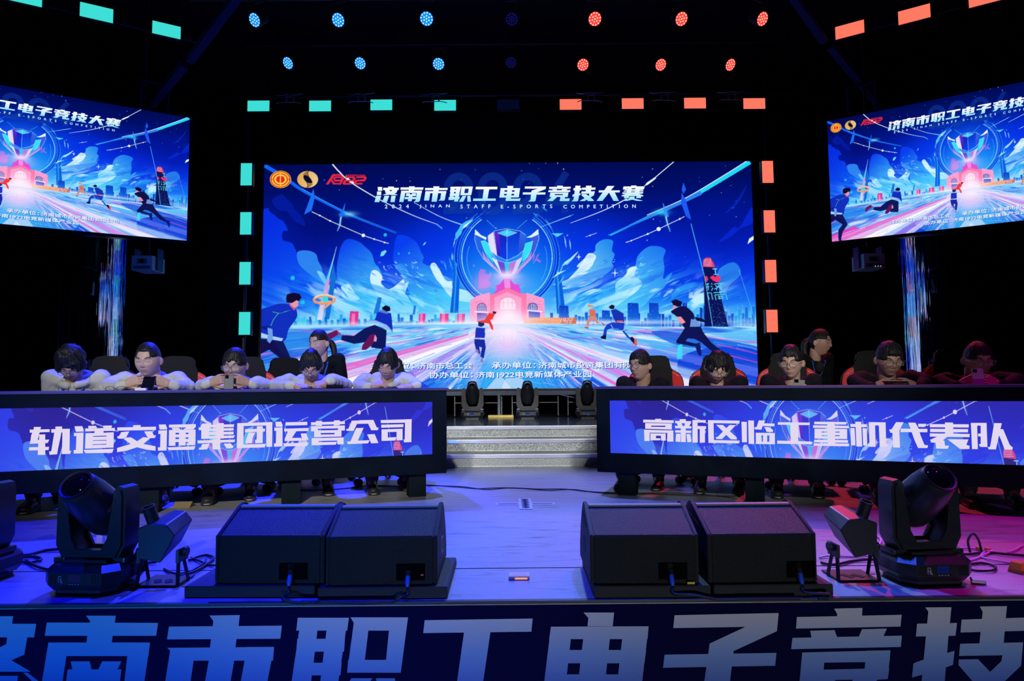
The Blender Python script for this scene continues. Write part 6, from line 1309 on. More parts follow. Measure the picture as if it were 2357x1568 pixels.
def capsule(bm, a, b, ra, rb, n=14, flat=1.0, fdir=None):
    a, b = Vector(a), Vector(b); d = b - a; L = d.length
    q = (d.to_track_quat('Z', 'Y') if L > 1e-6 else Vector((0, 0, 1)).to_track_quat('Z', 'Y')).to_matrix().to_4x4()
    prof = [(0, -ra)] + [(ra * math.sin(t), -ra * math.cos(t)) for t in (0.4, 0.8, 1.2, math.pi / 2)] + [(rb * math.sin(t), L + rb * math.cos(t)) for t in (math.pi / 2, 1.2, 0.8, 0.4)] + [(0, L + rb)]
    if flat != 1.0:
        v = bmesh.new(); lathe(v, prof, n, None)
        if fdir is None: S = Matrix.Diagonal((1, flat, 1, 1)); M = Matrix.Translation(a) @ q @ S
        else:
            z = d.normalized(); y = (Vector(fdir) - z * Vector(fdir).dot(z)).normalized(); x = y.cross(z)
            M = Matrix.Translation(a) @ Matrix((x, y, z)).transposed().to_4x4() @ Matrix.Diagonal((1, flat, 1, 1))
        v.transform(M); me = bpy.data.meshes.new('t'); v.to_mesh(me); v.free(); bm.from_mesh(me); bpy.data.meshes.remove(me)
    else: lathe(bm, prof, n, Matrix.Translation(a) @ q)
def ell(bm, c, r, R=None, n=18):
    v = bmesh.new(); bmesh.ops.create_uvsphere(v, u_segments=n, v_segments=n // 2 + 2, radius=1)
    M = Matrix.Translation(c) @ (R.to_4x4() if R is not None else Matrix.Identity(4)) @ Matrix.Diagonal((r[0], r[1], r[2], 1)); v.transform(M)
    me = bpy.data.meshes.new('t'); v.to_mesh(me); v.free(); bm.from_mesh(me); bpy.data.meshes.remove(me)
def remesh(bm, vox, smooth=4, disp=None):
    """fuse overlapping volumes into one skin; returns (verts Nx3, faces list)"""
    me = bpy.data.meshes.new('t'); bmesh.ops.recalc_face_normals(bm, faces=bm.faces); bm.to_mesh(me); bm.free()
    o = bpy.data.objects.new('t', me); COL.objects.link(o)
    md = o.modifiers.new('r', 'REMESH'); md.mode = 'VOXEL'; md.voxel_size = vox; md.adaptivity = 0
    if smooth: ms = o.modifiers.new('s', 'SMOOTH'); ms.factor = 0.5; ms.iterations = smooth
    dg = bpy.context.evaluated_depsgraph_get(); out = bpy.data.meshes.new_from_object(o.evaluated_get(dg))
    n = len(out.vertices); v = np.empty(n * 3, np.float32); out.vertices.foreach_get('co', v); v = v.reshape(-1, 3)
    if disp is not None:
        nn = np.empty(n * 3, np.float32); out.vertices.foreach_get('normal', nn); nn = nn.reshape(-1, 3); v = v + nn * disp(v)[:, None]
    q = np.empty(len(out.polygons) * 4, np.int32)
    if len(out.loops) == len(out.polygons) * 4: out.loops.foreach_get('vertex_index', q); f = q.reshape(-1, 4)
    else: f = np.array([list(p.vertices)[:4] for p in out.polygons], np.int32)
    bpy.data.objects.remove(o); bpy.data.meshes.remove(me); bpy.data.meshes.remove(out)
    return v, f
def npmesh(name, parts, colors=None):
    V = np.concatenate([p[0] for p in parts]); F = []; b = 0
    for v, f in parts: F.append(f + b); b += len(v)
    F = np.concatenate(F).astype(np.int32)
    me = bpy.data.meshes.new(name); me.vertices.add(len(V)); me.vertices.foreach_set('co', V.astype(np.float32).ravel()); me.loops.add(F.size); me.loops.foreach_set('vertex_index', F.ravel())
    me.polygons.add(len(F)); me.polygons.foreach_set('loop_start', np.arange(0, F.size, 4, dtype=np.int32)); me.polygons.foreach_set('loop_total', np.full(len(F), 4, np.int32)); me.update(calc_edges=True); me.shade_smooth()
    if colors is not None:
        c = np.ones((len(V), 4), np.float32); c[:, :3] = colors; a = me.color_attributes.new('Col', 'FLOAT_COLOR', 'POINT'); a.data.foreach_set('color', c.ravel())
    return me
def folds(seed, amp, sc=9.0):
    def f(v):
        out = np.empty(len(v), np.float32)
        for i, p in enumerate(v): out[i] = noise.noise((p[0] * sc + seed, p[1] * sc * 1.3, p[2] * sc * 0.55 + seed * .3)) + 0.5 * noise.noise((p[0] * sc * 2.4, p[1] * sc * 2.2 + seed, p[2] * sc * 1.4))
        return (np.abs(out) - 0.25) * amp
    return f
# --- head: unit shape, face towards -y, z up, centre mid head
HH, HWd, HD = 0.118, 0.0745, 0.096
def head_pts(P, fat=0.0, fem=0.0):
    """P: Nx3 unit sphere points -> head surface"""
    x, y, z = P[:, 0].copy(), P[:, 1].copy(), P[:, 2].copy()
    X = x * (HWd + 0.006 * fat); Y = y * HD; Z = z * HH
    low = np.clip(-z, 0, 1)
    X *= 1 - (0.37 - 0.14 * fat + 0.03 * fem) * low ** 1.6
    Y = np.where(y > 0, Y * (1 - 0.55 * low ** 1.3), Y * (1 - 0.10 * low ** 2))
    Y = np.where(y < 0, np.minimum(Y, -0.0) * (1 - 0.10 * np.clip(z - 0.25, 0, 1)), Y)
    # flatter face plane
    fr = np.clip(-y, 0, 1); Y = np.where(y < 0, Y * (1 - 0.05 * fr * (np.abs(X) < 0.05)), Y)
    g = lambda cx, cz, sx, sz: np.exp(-(((X - cx) / sx) ** 2 + ((Z - cz) / sz) ** 2)) * (y < 0)
    d = np.zeros_like(X)
    d += 0.0035 * (g(0.03, 0.026, .022, .009) + g(-0.03, 0.026, .022, .009) + g(0, 0.024, .016, .01))
    d -= 0.0085 * (g(0.031, 0.006, .016, .011) + g(-0.031, 0.006, .016, .011)); d += 0.0045 * (g(0.031, 0.003, .010, .006) + g(-0.031, 0.003, .010, .006))
    d += 0.009 * g(0, 0.000, .0065, .020) + 0.015 * g(0, -0.024, .0095, .013) + 0.006 * (g(0.0125, -0.029, .006, .007) + g(-0.0125, -0.029, .006, .007))
    d += (0.004 + 0.004 * fat) * (g(0.045, -0.022, .02, .02) + g(-0.045, -0.022, .02, .02))
    d += 0.0065 * g(0, -0.053, .020, .0055) + 0.0062 * g(0, -0.065, .017, .0055) - 0.003 * g(0, -0.059, .024, .0022) - 0.003 * g(0, -0.078, .02, .006)
    d += 0.007 * g(0, -0.094, .02, .014)
    Y = Y - d
    return np.stack([X, Y, Z], 1)
def sphere_grid(nu, nv):
    th = np.linspace(0, math.pi, nv); ph = np.linspace(0, 2 * math.pi, nu, endpoint=False)
    P = np.array([(math.sin(t) * math.cos(p), math.sin(t) * math.sin(p), math.cos(t)) for t in th for p in ph], np.float64)
    F = []
    for i in range(nv - 1):
        for k in range(nu): F.append((i * nu + k, (i + 1) * nu + k, (i + 1) * nu + (k + 1) % nu, i * nu + (k + 1) % nu))
    return P, np.array(F, np.int32)
SPH = sphere_grid(120, 90)
def add_np(bm, v, f):
    me = bpy.data.meshes.new('t'); me.from_pydata([tuple(p) for p in v], [], [tuple(q) for q in f]); b2 = bmesh.new(); b2.from_mesh(me); bmesh.ops.remove_doubles(b2, verts=b2.verts, dist=1e-5); b2.to_mesh(me); b2.free(); bm.from_mesh(me); bpy.data.meshes.remove(me)
def hand_geo(bm, w, f, u, thumb, curl, spread=1.0, tcurl=0.4):
    """w wrist, f direction to the knuckles, u back of the hand, thumb +1/-1 side"""
    f = Vector(f).normalized(); u = (Vector(u) - f * Vector(u).dot(f)).normalized(); s = f.cross(u).normalized() * thumb
    capsule(bm, w - f * 0.035, w + f * 0.012, 0.026, 0.026, 12, 0.72, u)
    for k, (o, L) in enumerate(((0.028, 0.088), (0.009, 0.092), (-0.010, 0.088), (-0.028, 0.080))):
        capsule(bm, w + s * o * 0.6 + f * 0.01, w + s * o + f * (L - 0.006), 0.015, 0.0125, 10)
    for k, (o, L, b0, r) in enumerate(((0.029, 0.066, 0.086, 0.0088), (0.0095, 0.074, 0.090, 0.0090), (-0.010, 0.070, 0.087, 0.0086), (-0.029, 0.054, 0.079, 0.0078))):
        c = curl[k] if hasattr(curl, '__len__') else curl * (1 + 0.12 * k)
        p = w + s * (o * 1.06) + f * b0; d = (f + s * (o * 2.2 * spread)).normalized(); ax = d.cross(u).normalized()
        a = c * 0.7
        for j, (fr, rr) in enumerate(((0.46, r), (0.30, r * 0.93), (0.24, r * 0.85))):
            dd = Matrix.Rotation(-a, 3, ax) @ d
            q = p + dd * (L * fr); capsule(bm, p, q, rr, rr * 0.94, 10); p = q; a += c
    p = w + s * 0.022 + f * 0.022 - u * 0.004; d = (f * 0.72 + s * 0.62 - u * 0.30).normalized()
    q = p + d * 0.042; capsule(bm, p, q, 0.0145, 0.0112, 10); d2 = (d + (f * 0.8 - s * 0.5 - u * 0.2) * tcurl).normalized(); q2 = q + d2 * 0.030; capsule(bm, q, q2, 0.0108, 0.0098, 10)
    d3 = (d2 + (f * 0.6 - s * 0.6) * tcurl).normalized(); capsule(bm, q2, q2 + d3 * 0.022, 0.0096, 0.0078, 10)
PERSON_N = [0]
def person(label, px_, py_, D, rz, yaw=0, pitch=10, roll=0, top='hoodie', hands=None, hair=None, glasses=None, skin=(0.50, 0.31, 0.22), fat=0.0, fem=0.0, lanyard=True, scale=1.0, shoulder=0.0, eyes='down', wide=0.0, twist=0.0, sh_w=0.152, chair=True, lean=0.0):
    """px,py,D: where the middle of the head is; rz: which way the body faces; yaw/pitch/roll of the head in degrees"""
    PERSON_N[0] += 1; seed = PERSON_N[0] * 7.31
    Hw = at_y(px_, py_, D)
    Rb = RZ(rz); p_ = rad(pitch)
    Rh = RZ(rad(yaw)) @ RX(rad(pitch)) @ RY(rad(roll))      # face tips down as pitch grows (x axis, facing -y)
    hc = Vector((0, -0.30 - lean, 0)); piv = hc - Rh @ Vector((0, -0.022, 0.082))
    zc = Hw.z; hc.z = zc; piv.z = zc - (Rh @ Vector((0, -0.022, 0.082))).z
    N = Vector((0, piv.y + 0.045, piv.z - 0.075)); zs = N.z - 0.012 + shoulder
    org = Vector((Hw.x, Hw.y, 0)) - Rb @ Vector((hc.x, hc.y, 0))
    body = None
    sh = [Vector((s * sh_w, N.y + 0.02, zs + 0.030)) for s in (-1, 1)]
    hip = [Vector((s * 0.09, 0.0, 0.50)) for s in (-1, 1)]; knee = [Vector((s * (0.12 + 0.02 * wide), -0.43, 0.50)) for s in (-1, 1)]; ank = [Vector((s * 0.13, -0.40 + s * 0.04, 0.085)) for s in (-1, 1)]
    inv = Rb.transposed()
    if hands:
        wr = []
        for h in hands: wr.append(inv @ (Vector(h['p']) - org) if not h.get('local') else Vector(h['p']))
    else: wr = [Vector((-0.11, -0.20, 0.60)), Vector((0.11, -0.20, 0.60))]; hands = [dict(f=(0.2, -1, -0.1), u=(0, 0, 1)), dict(f=(-0.2, -1, -0.1), u=(0, 0, 1))]
    el = []
    for k, s in enumerate((-1, 1)):
        if hands[k].get('e') is not None: el.append(Vector(hands[k]['e']))
        else:
            if wr[k].z > 0.75: el.append(Vector((s * (0.222 + 0.034 * wide), hc.y + 0.02, 0.800)))
            else: el.append(Vector((s * (sh_w + 0.035), N.y + 0.10, 0.62)))
    # --- body mesh: head and neck fine, hands fine, trunk coarse
    bm = bmesh.new(); hv = head_pts(SPH[0], fat, fem); Hm = Matrix.Translation(hc) @ Rh.to_4x4()
    Hn = np.array(Hm); hv2 = hv @ Hn[:3, :3].T + Hn[:3, 3]; add_np(bm, hv2, SPH[1])
    for s in (-1, 1):
        e = hc + Rh @ Vector((s * 0.079, 0.012, -0.008)); ell(bm, e, (0.009, 0.017, 0.028), Rh @ RZ(rad(-18 * s)) @ RX(rad(8)), 12)
        e = hc + Rh @ Vector((s * 0.084, 0.018, -0.004)); ell(bm, e, (0.007, 0.013, 0.024), Rh @ RZ(rad(-24 * s)) @ RX(rad(8)), 12)
    nk = 0.052 + 0.010 * fat - 0.008 * fem
    capsule(bm, N + Vector((0, 0.01, -0.06)), piv + Rh @ Vector((0, 0.012, 0.01)), nk * 1.1, nk, 18)
    hd = remesh(bm, 0.0034, 3)
    bvh = BVHTree.FromPolygons([tuple(v) for v in hv2], [tuple(int(i) for i in f) for f in SPH[1]])
    bm = bmesh.new(); ch = Vector((0, (N.y) * 0.55 + 0.01, (zs + 0.50) / 2 + 0.06))
    capsule(bm, N + Vector((0, 0.01, -0.07)), ch, 0.06, 0.11, 14); capsule(bm, ch, Vector((0, 0, 0.53)), 0.115, 0.12, 14); capsule(bm, sh[0] - Vector((0, 0, .02)), sh[1] - Vector((0, 0, .02)), 0.032, 0.032, 12)
    for k in (0, 1):
        capsule(bm, sh[k], el[k], 0.046, 0.038, 12); capsule(bm, el[k], wr[k] - Vector(hands[k]['f']).normalized() * 0.02, 0.038, 0.026, 12)
        capsule(bm, hip[k], knee[k], 0.082, 0.058, 12); capsule(bm, knee[k], ank[k], 0.055, 0.035, 12); capsule(bm, ank[k], ank[k] + Vector((0, -0.11, -0.045)), 0.032, 0.025, 12)
    bd = remesh(bm, 0.012, 3)
    bm = bmesh.new()
    for k, s in enumerate((-1, 1)): hand_geo(bm, wr[k], hands[k]['f'], hands[k]['u'], -s if not hands[k].get('flip') else s, hands[k].get('curl', 0.5), hands[k].get('spread', 1.0), hands[k].get('tcurl', 0.4))
    hg = remesh(bm, 0.0026, 2)
    V = np.concatenate([hd[0], bd[0], hg[0]]); L = (V - np.array(hc)) @ np.array(Rh)
    c = np.tile(np.array(skin, np.float32), (len(V), 1)); n1 = len(hd[0]); l = L[:n1]; ch_ = np.ones(n1, bool)
    def g(cx, cz, sx, sz): return (np.exp(-(((l[:, 0] - cx) / sx) ** 2 + ((l[:, 2] - cz) / sz) ** 2)) * (l[:, 1] < 0))[:, None]
    cc = c[:n1]
    red = np.array((0.52, 0.20, 0.15), np.float32)
    cc += (red - cc) * 0.22 * (g(.045, -.024, .02, .016) + g(-.045, -.024, .02, .016) + g(0, -.028, .014, .01))
    cc += (np.array((0.38, 0.15, 0.13), np.float32) - cc) * 0.75 * g(0, -0.058, .019, .0065)
    cc += (np.array((0.06, 0.03, 0.025), np.float32) - cc) * 0.6 * (g(.0065, -.0375, .0035, .0025) + g(-.0065, -.0375, .0035, .0025))
    me = npmesh('person', [hd, bd, hg], c); body = link_mesh('person', me, M_SKIN); body.location = org; body.rotation_euler = (0, 0, rz); tag(body, label, 'person')
    def surf(x, z, off=0.0012):
        o = Hm @ Vector((x, -0.3, z)); d = (Rh @ Vector((0, 1, 0))); h = bvh.ray_cast(o, d)
        return (h[0] if h[0] is not None else o) - d * off
    # face pieces
    for s in (-1, 1):
        P = [surf(s * x, z, 0.0008) for x, z in ((0.016, 0.024), (0.026, 0.030), (0.038, 0.031), (0.050, 0.024))]; obj('eyebrow', tube(bmesh.new(), smooth_path(P, 4), [0.0022 + 0.0014 * math.sin(math.pi * i / 12) for i in range(13)], 6), M_BROW, body, smooth=True)
        if eyes == 'down': pts = ((0.017, 0.004), (0.024, 0.001), (0.032, -0.0005), (0.040, 0.001), (0.047, 0.0045))
        else: pts = ((0.017, 0.005), (0.024, 0.0095), (0.032, 0.011), (0.040, 0.009), (0.047, 0.005))
        P = [surf(s * x, z, 0.0006) for x, z in pts]; obj('eyelash', tube(bmesh.new(), smooth_path(P, 4), [0.0009 + 0.0009 * math.sin(math.pi * i / 16) for i in range(17)], 6), M_LASH, body, smooth=True)
        if eyes != 'down':
            bm = bmesh.new(); c0 = surf(s * 0.032, 0.006, -0.0085); ell(bm, c0, (0.0125, 0.0105, 0.0060), Rh, 14); ey = obj('eye', bm, M_EYE, body, smooth=True)
            bm = bmesh.new(); ell(bm, surf(s * 0.032 + eyes * 0.004, 0.006, -0.0010), (0.0048, 0.0022, 0.0046), Rh, 12); obj('iris', bm, M_LASH, ey, smooth=True)
    P = [surf(x, z, 0.0004) for x, z in ((-0.020, -0.0585), (-0.010, -0.0595), (0, -0.0590), (0.010, -0.0595), (0.020, -0.0585))]; obj('mouth_line', tube(bmesh.new(), smooth_path(P, 4), 0.0009, 6), mat('mouth_dark', (0.10, 0.03, 0.03), 0.6), body, smooth=True)
    # hair
    hs = dict(front=0.055, side=0.010, back=-0.075, vol=1.09, top=1.0, mess=0.010, fringe=0.012, tie=None); hs.update(hair or {})
    U = SPH[0]; B = head_pts(U, 0, 0); B2 = np.stack([U[:, 0] * HWd, U[:, 1] * HD, U[:, 2] * HH], 1)
    fz = np.empty(len(U)); dn = np.empty(len(U)); d2 = np.empty(len(U))
    for i, (x, y, z) in enumerate(B2):
        a = math.atan2(x, -y); fz[i] = noise.noise((a * 7.0 + seed, 0.3, seed)) + 0.6 * noise.noise((a * 18.0, seed, 1.0)); dn[i] = noise.noise((x * 26 + seed, y * 26, z * 12)) + 0.25 * noise.noise((x * 70, y * 70 + seed, z * 22)); d2[i] = noise.noise((a * 26 + seed, z * 14, 2.2))
    pole = 1 - np.clip(U[:, 2], 0, 1) ** 8; dn *= pole; d2 *= pole
    ang = np.abs(np.arctan2(U[:, 0], -U[:, 1])) / math.pi        # 0 front .. 1 back
    fr = np.clip((ang - 0.17) / 0.09, 0, 1); bk = np.clip((ang - 0.50) / 0.14, 0, 1)
    line_ = (hs['front'] + fz * hs['fringe']) * (1 - fr) + hs['side'] * fr; line_ = line_ * (1 - bk) + hs['back'] * bk
    line_ = np.where((ang > 0.19) & (ang < 0.33), np.minimum(line_, hs['side'] + 0.004), line_)
    inside = np.clip((B2[:, 2] - line_) / 0.012, -1, 1)
    grow = 1 + (hs['vol'] - 1) * (0.62 + 0.38 * np.clip(U[:, 2] + 0.2, 0, 1) * hs['top']) + (dn * hs['mess'] + d2 * hs['mess'] * 0.6) / 0.1
    sc = np.where(inside > 0, 1.0 + (grow - 1.0) * np.clip(inside * 1.5, 0, 1) ** 0.5, 1.0 + 0.10 * inside)
    Hv = B * sc[:, None] + np.array((0, 0.0, 0.002)); Hv[:, 2] += np.where(inside > 0, np.clip(U[:, 2], 0, 1) * hs.get('lift', 0.0), 0)
    Hv = Hv @ Hn[:3, :3].T + Hn[:3, 3]
    hm = npmesh('hair', [(Hv, SPH[1])]); ho = link_mesh('hair', hm, M_HAIR, body)
    if hs['tie']:
        # swept back hair tied behind: bun root and tail
        k = hs['tie']; P = [Hm @ Vector(q) for q in ((0.0, 0.085, 0.02), (0.012 * k, 0.120, -0.01), (0.02 * k, 0.125, -0.07), (0.025 * k, 0.105, -0.14), (0.022 * k, 0.09, -0.20))]
        bm = bmesh.new(); tube(bm, smooth_path(P, 5), [0.022, 0.024, 0.026, 0.028, 0.030, 0.030, 0.030, 0.030, 0.029, 0.028, 0.027, 0.026, 0.025, 0.024, 0.022, 0.020, 0.018, 0.015, 0.012, 0.008, 0.004], 12); obj('ponytail', bm, M_HAIR, body, smooth=True)
    # glasses
    if glasses:
        gm = M_RIMD if glasses == 'dark' else M_RIM; w2, h2 = (0.0245, 0.0185) if glasses != 'big' else (0.028, 0.023)
        G = lambda x, y, z: Hm @ Vector((x, y, z)); yf = -0.101
        bm = bmesh.new()
        for s in (-1, 1):
            ring = [G(s * 0.033 + w2 * math.copysign(abs(math.cos(t)) ** 0.75, math.cos(t)), yf - 0.001 + 0.35 * (abs(0.033 + w2 * math.cos(t) * s * s * 1.0) ** 2) * 4, 0.001 + h2 * math.copysign(abs(math.sin(t)) ** 0.8, math.sin(t))) for t in [i * math.pi / 12 for i in range(24)]]
            tube(bm, ring, 0.0013, 6, closed=True)
            tube(bm, [G(s * (0.033 + w2), yf + 0.006, 0.006), G(s * 0.074, yf + 0.018, 0.008), G(s * 0.083, 0.01, 0.006), G(s * 0.081, 0.03, -0.006)], 0.0013, 6)
        tube(bm, [G(-0.0095, yf, 0.004), G(0, yf - 0.003, 0.007), G(0.0095, yf, 0.004)], 0.0013, 6)
        go = obj('glasses', bm, gm, body, smooth=True)
        for s in (-1, 1):
            bm = bmesh.new(); ctr = bm.verts.new(G(s * 0.033, yf, 0.001)); rg = [bm.verts.new(G(s * 0.033 + w2 * .97 * math.cos(t), yf + 0.002, 0.001 + h2 * .97 * math.sin(t))) for t in [i * math.pi / 10 for i in range(20)]]
            for i in range(20): bm.faces.new((ctr, rg[i], rg[(i + 1) % 20]))
            obj('spectacle_lens', bm, M_GLASS, go, smooth=True)
    # clothes
    mt = {'hoodie': M_HOOD, 'jacket': M_JACK, 'vest': M_VEST}[top]; th = {'hoodie': 1.0, 'jacket': 1.0, 'vest': 0.7}[top]; k_ = 0.013 * th
    bm = bmesh.new()
    nb = N + Vector((0, 0.012, -0.055))
    capsule(bm, nb, ch, 0.075 + k_, 0.128 + k_ + 0.02 * fat, 18, 0.86, (0, 1, 0)); capsule(bm, ch, Vector((0, 0.0, 0.55)), 0.130 + k_ + 0.02 * fat, 0.140 + k_ + 0.02 * fat, 18, 0.9, (0, 1, 0))
    for k, s in enumerate((-1, 1)):
        capsule(bm, nb + Vector((0, 0, 0.020)), sh[k], 0.046 + k_, 0.044 + k_, 14); capsule(bm, N + Vector((s * 0.03, 0.035, -0.012)), sh[k] + Vector((0, 0.005, 0.004)), 0.034 + k_, 0.036 + k_, 14); f_ = Vector(hands[k]['f']).normalized(); we = wr[k] - f_ * 0.040
        capsule(bm, sh[k], el[k], 0.050 + k_, 0.034 + k_, 14); capsule(bm, el[k], we, 0.034 + k_, 0.026 + k_ * 0.8, 14); capsule(bm, we, we + f_ * 0.022, 0.030 + k_ * 0.3, 0.029 + k_ * 0.3, 14)
    if top == 'hoodie':
        for i in range(15):     # the hood lying round the neck, open at the front
            a = rad(-160 + i * 320 / 14) + math.pi / 2; r_ = 0.095; q = N + Vector((r_ * math.cos(a), 0.012 + r_ * 0.95 * math.sin(a), 0.012 + 0.040 * math.sin(a)))
            a2 = rad(-160 + (i + 1) * 320 / 14) + math.pi / 2; q2 = N + Vector((r_ * math.cos(a2), 0.012 + r_ * 0.95 * math.sin(a2), 0.012 + 0.040 * math.sin(a2)))
            if i < 14: capsule(bm, q, q2, 0.027 + 0.014 * max(0, math.sin(a)), 0.027 + 0.014 * max(0, math.sin(a2)), 10)
        capsule(bm, N + Vector((0, 0.115, 0.0)), N + Vector((0, 0.13, -0.09)), 0.055, 0.06, 14)
    elif top == 'jacket':
        for i in range(14):
            a = rad(-125 + i * 250 / 14) + math.pi / 2; a2 = rad(-125 + (i + 1) * 250 / 14) + math.pi / 2; r_ = 0.078
            capsule(bm, N + Vector((r_ * math.cos(a), 0.010 + r_ * math.sin(a), -0.010)), N + Vector((r_ * math.cos(a2), 0.010 + r_ * math.sin(a2), -0.010)), 0.021, 0.021, 8)
            capsule(bm, N + Vector((r_ * 1.1 * math.cos(a), 0.012 + r_ * 1.1 * math.sin(a), -0.045)), N + Vector((r_ * 1.1 * math.cos(a2), 0.012 + r_ * 1.1 * math.sin(a2), -0.045)), 0.026, 0.026, 8)
    cl = remesh(bm, 0.0085, 3, folds(seed, 0.011 if top == 'hoodie' else 0.009))
    cm = npmesh(top, [cl]); co = link_mesh(top, cm, mt, body)
    cbvh = BVHTree.FromPolygons([tuple(v) for v in cl[0]], [tuple(int(i) for i in f) for f in cl[1]])
    def on(x, z, off=0.002):
        h = cbvh.ray_cast(Vector((x, -1.2, z)), Vector((0, 1, 0))); return (h[0] + Vector((0, -off, 0))) if h[0] is not None else Vector((x, N.y - 0.12, z))
    if top != 'hoodie':      # shirt showing in the open neck
        bm = bmesh.new(); c0 = N + Vector((0, -0.052, -0.062)); ell(bm, c0 + Vector((0, 0.012, 0)), (0.046, 0.05, 0.055), RX(rad(-30)), 16); obj('shirt', bm, M_GTEE if hs.get('tee') == 'grey' else M_TEE, body, smooth=True)
    if lanyard:
        bm = bmesh.new()
        for s in (-1, 1):
            P = [Vector((s * 0.066, N.y - 0.01, N.z + 0.004)), Vector((s * 0.068, N.y - 0.05, N.z - 0.012))] + [on(s * x, N.z - dz, 0.004) for x, dz in ((0.060, 0.045), (0.047, 0.085), (0.032, 0.13), (0.016, 0.175), (0.004, 0.215))]
            sp = smooth_path(P, 5); w_ = 0.0065
            L_ = [bm.verts.new(p + Vector((w_, 0, 0))) for p in sp]; R_ = [bm.verts.new(p - Vector((w_, 0, 0))) for p in sp]; L2 = [bm.verts.new(p + Vector((w_, -0.0015, 0))) for p in sp]; R2 = [bm.verts.new(p + Vector((-w_, -0.0015, 0))) for p in sp]
            for i in range(len(sp) - 1): bm.faces.new((L2[i], R2[i], R2[i + 1], L2[i + 1])); bm.faces.new((L_[i], L_[i + 1], R_[i + 1], R_[i])); bm.faces.new((L_[i], L2[i], L2[i + 1], L_[i + 1])); bm.faces.new((R2[i], R_[i], R_[i + 1], R2[i + 1]))
        obj('lanyard', bm, M_LAN, body)
    if top == 'jacket':
        P = [on(0.012, N.z - dz, 0.002) for dz in (0.06, 0.09, 0.12, 0.16, 0.20, 0.24)]; obj('zip', tube(bmesh.new(), P, 0.0022, 6), M_CLAMP, body)
    if top == 'hoodie':
        for s in (-1, 1):
            P = [on(s * x, N.z - dz, 0.0005) for x, dz in ((0.085, 0.03), (0.105, 0.06), (0.112, 0.10), (0.110, 0.14), (0.105, 0.18))]; obj('seam', tube(bmesh.new(), P, 0.0016, 6), mat('seam_grey', (0.30, 0.31, 0.30), 0.9), body)
            P = [on(s * x, N.z - dz, 0.003) for x, dz in ((0.022, 0.045), (0.026, 0.08), (0.024, 0.12))]; obj('drawstring', tube(bmesh.new(), smooth_path(P, 4), 0.0026, 6), M_HOOD, body)
    # trousers, shoes
    bm = bmesh.new(); capsule(bm, Vector((-0.06, 0.0, 0.52)), Vector((0.06, 0, 0.52)), 0.125, 0.125, 14)
    for k in (0, 1): capsule(bm, hip[k], knee[k], 0.095, 0.070, 14); capsule(bm, knee[k], ank[k] + Vector((0, 0, 0.02)), 0.068, 0.052, 14)
    tr = remesh(bm, 0.012, 3, folds(seed + 3, 0.008)); link_mesh('trousers', npmesh('trousers', [tr]), M_TROU, body)
    for k in (0, 1):
        bm = bmesh.new(); a = ank[k]; ell(bm, a + Vector((0, 0.005, -0.02)), (0.042, 0.052, 0.055)); ell(bm, a + Vector((0, -0.07, -0.045)), (0.042, 0.09, 0.034)); ell(bm, a + Vector((0, -0.13, -0.053)), (0.042, 0.05, 0.027)); bx(bm, (a.x, a.y - 0.065, a.z - 0.070), (0.078, 0.20, 0.022))
        s_ = remesh(bm, 0.006, 3); so = link_mesh('shoe', npmesh('shoe', [s_]), M_SHOE, body)
        bm = bmesh.new(); ell(bm, a + Vector((0, -0.066, -0.0735)), (0.043, 0.118, 0.010)); obj('sole', bm, M_SOLE, so, smooth=True)
    return dict(body=body, org=org, Rb=Rb, rz=rz, hc=hc, N=N, on=on, W=lambda v: org + Rb @ Vector(v))
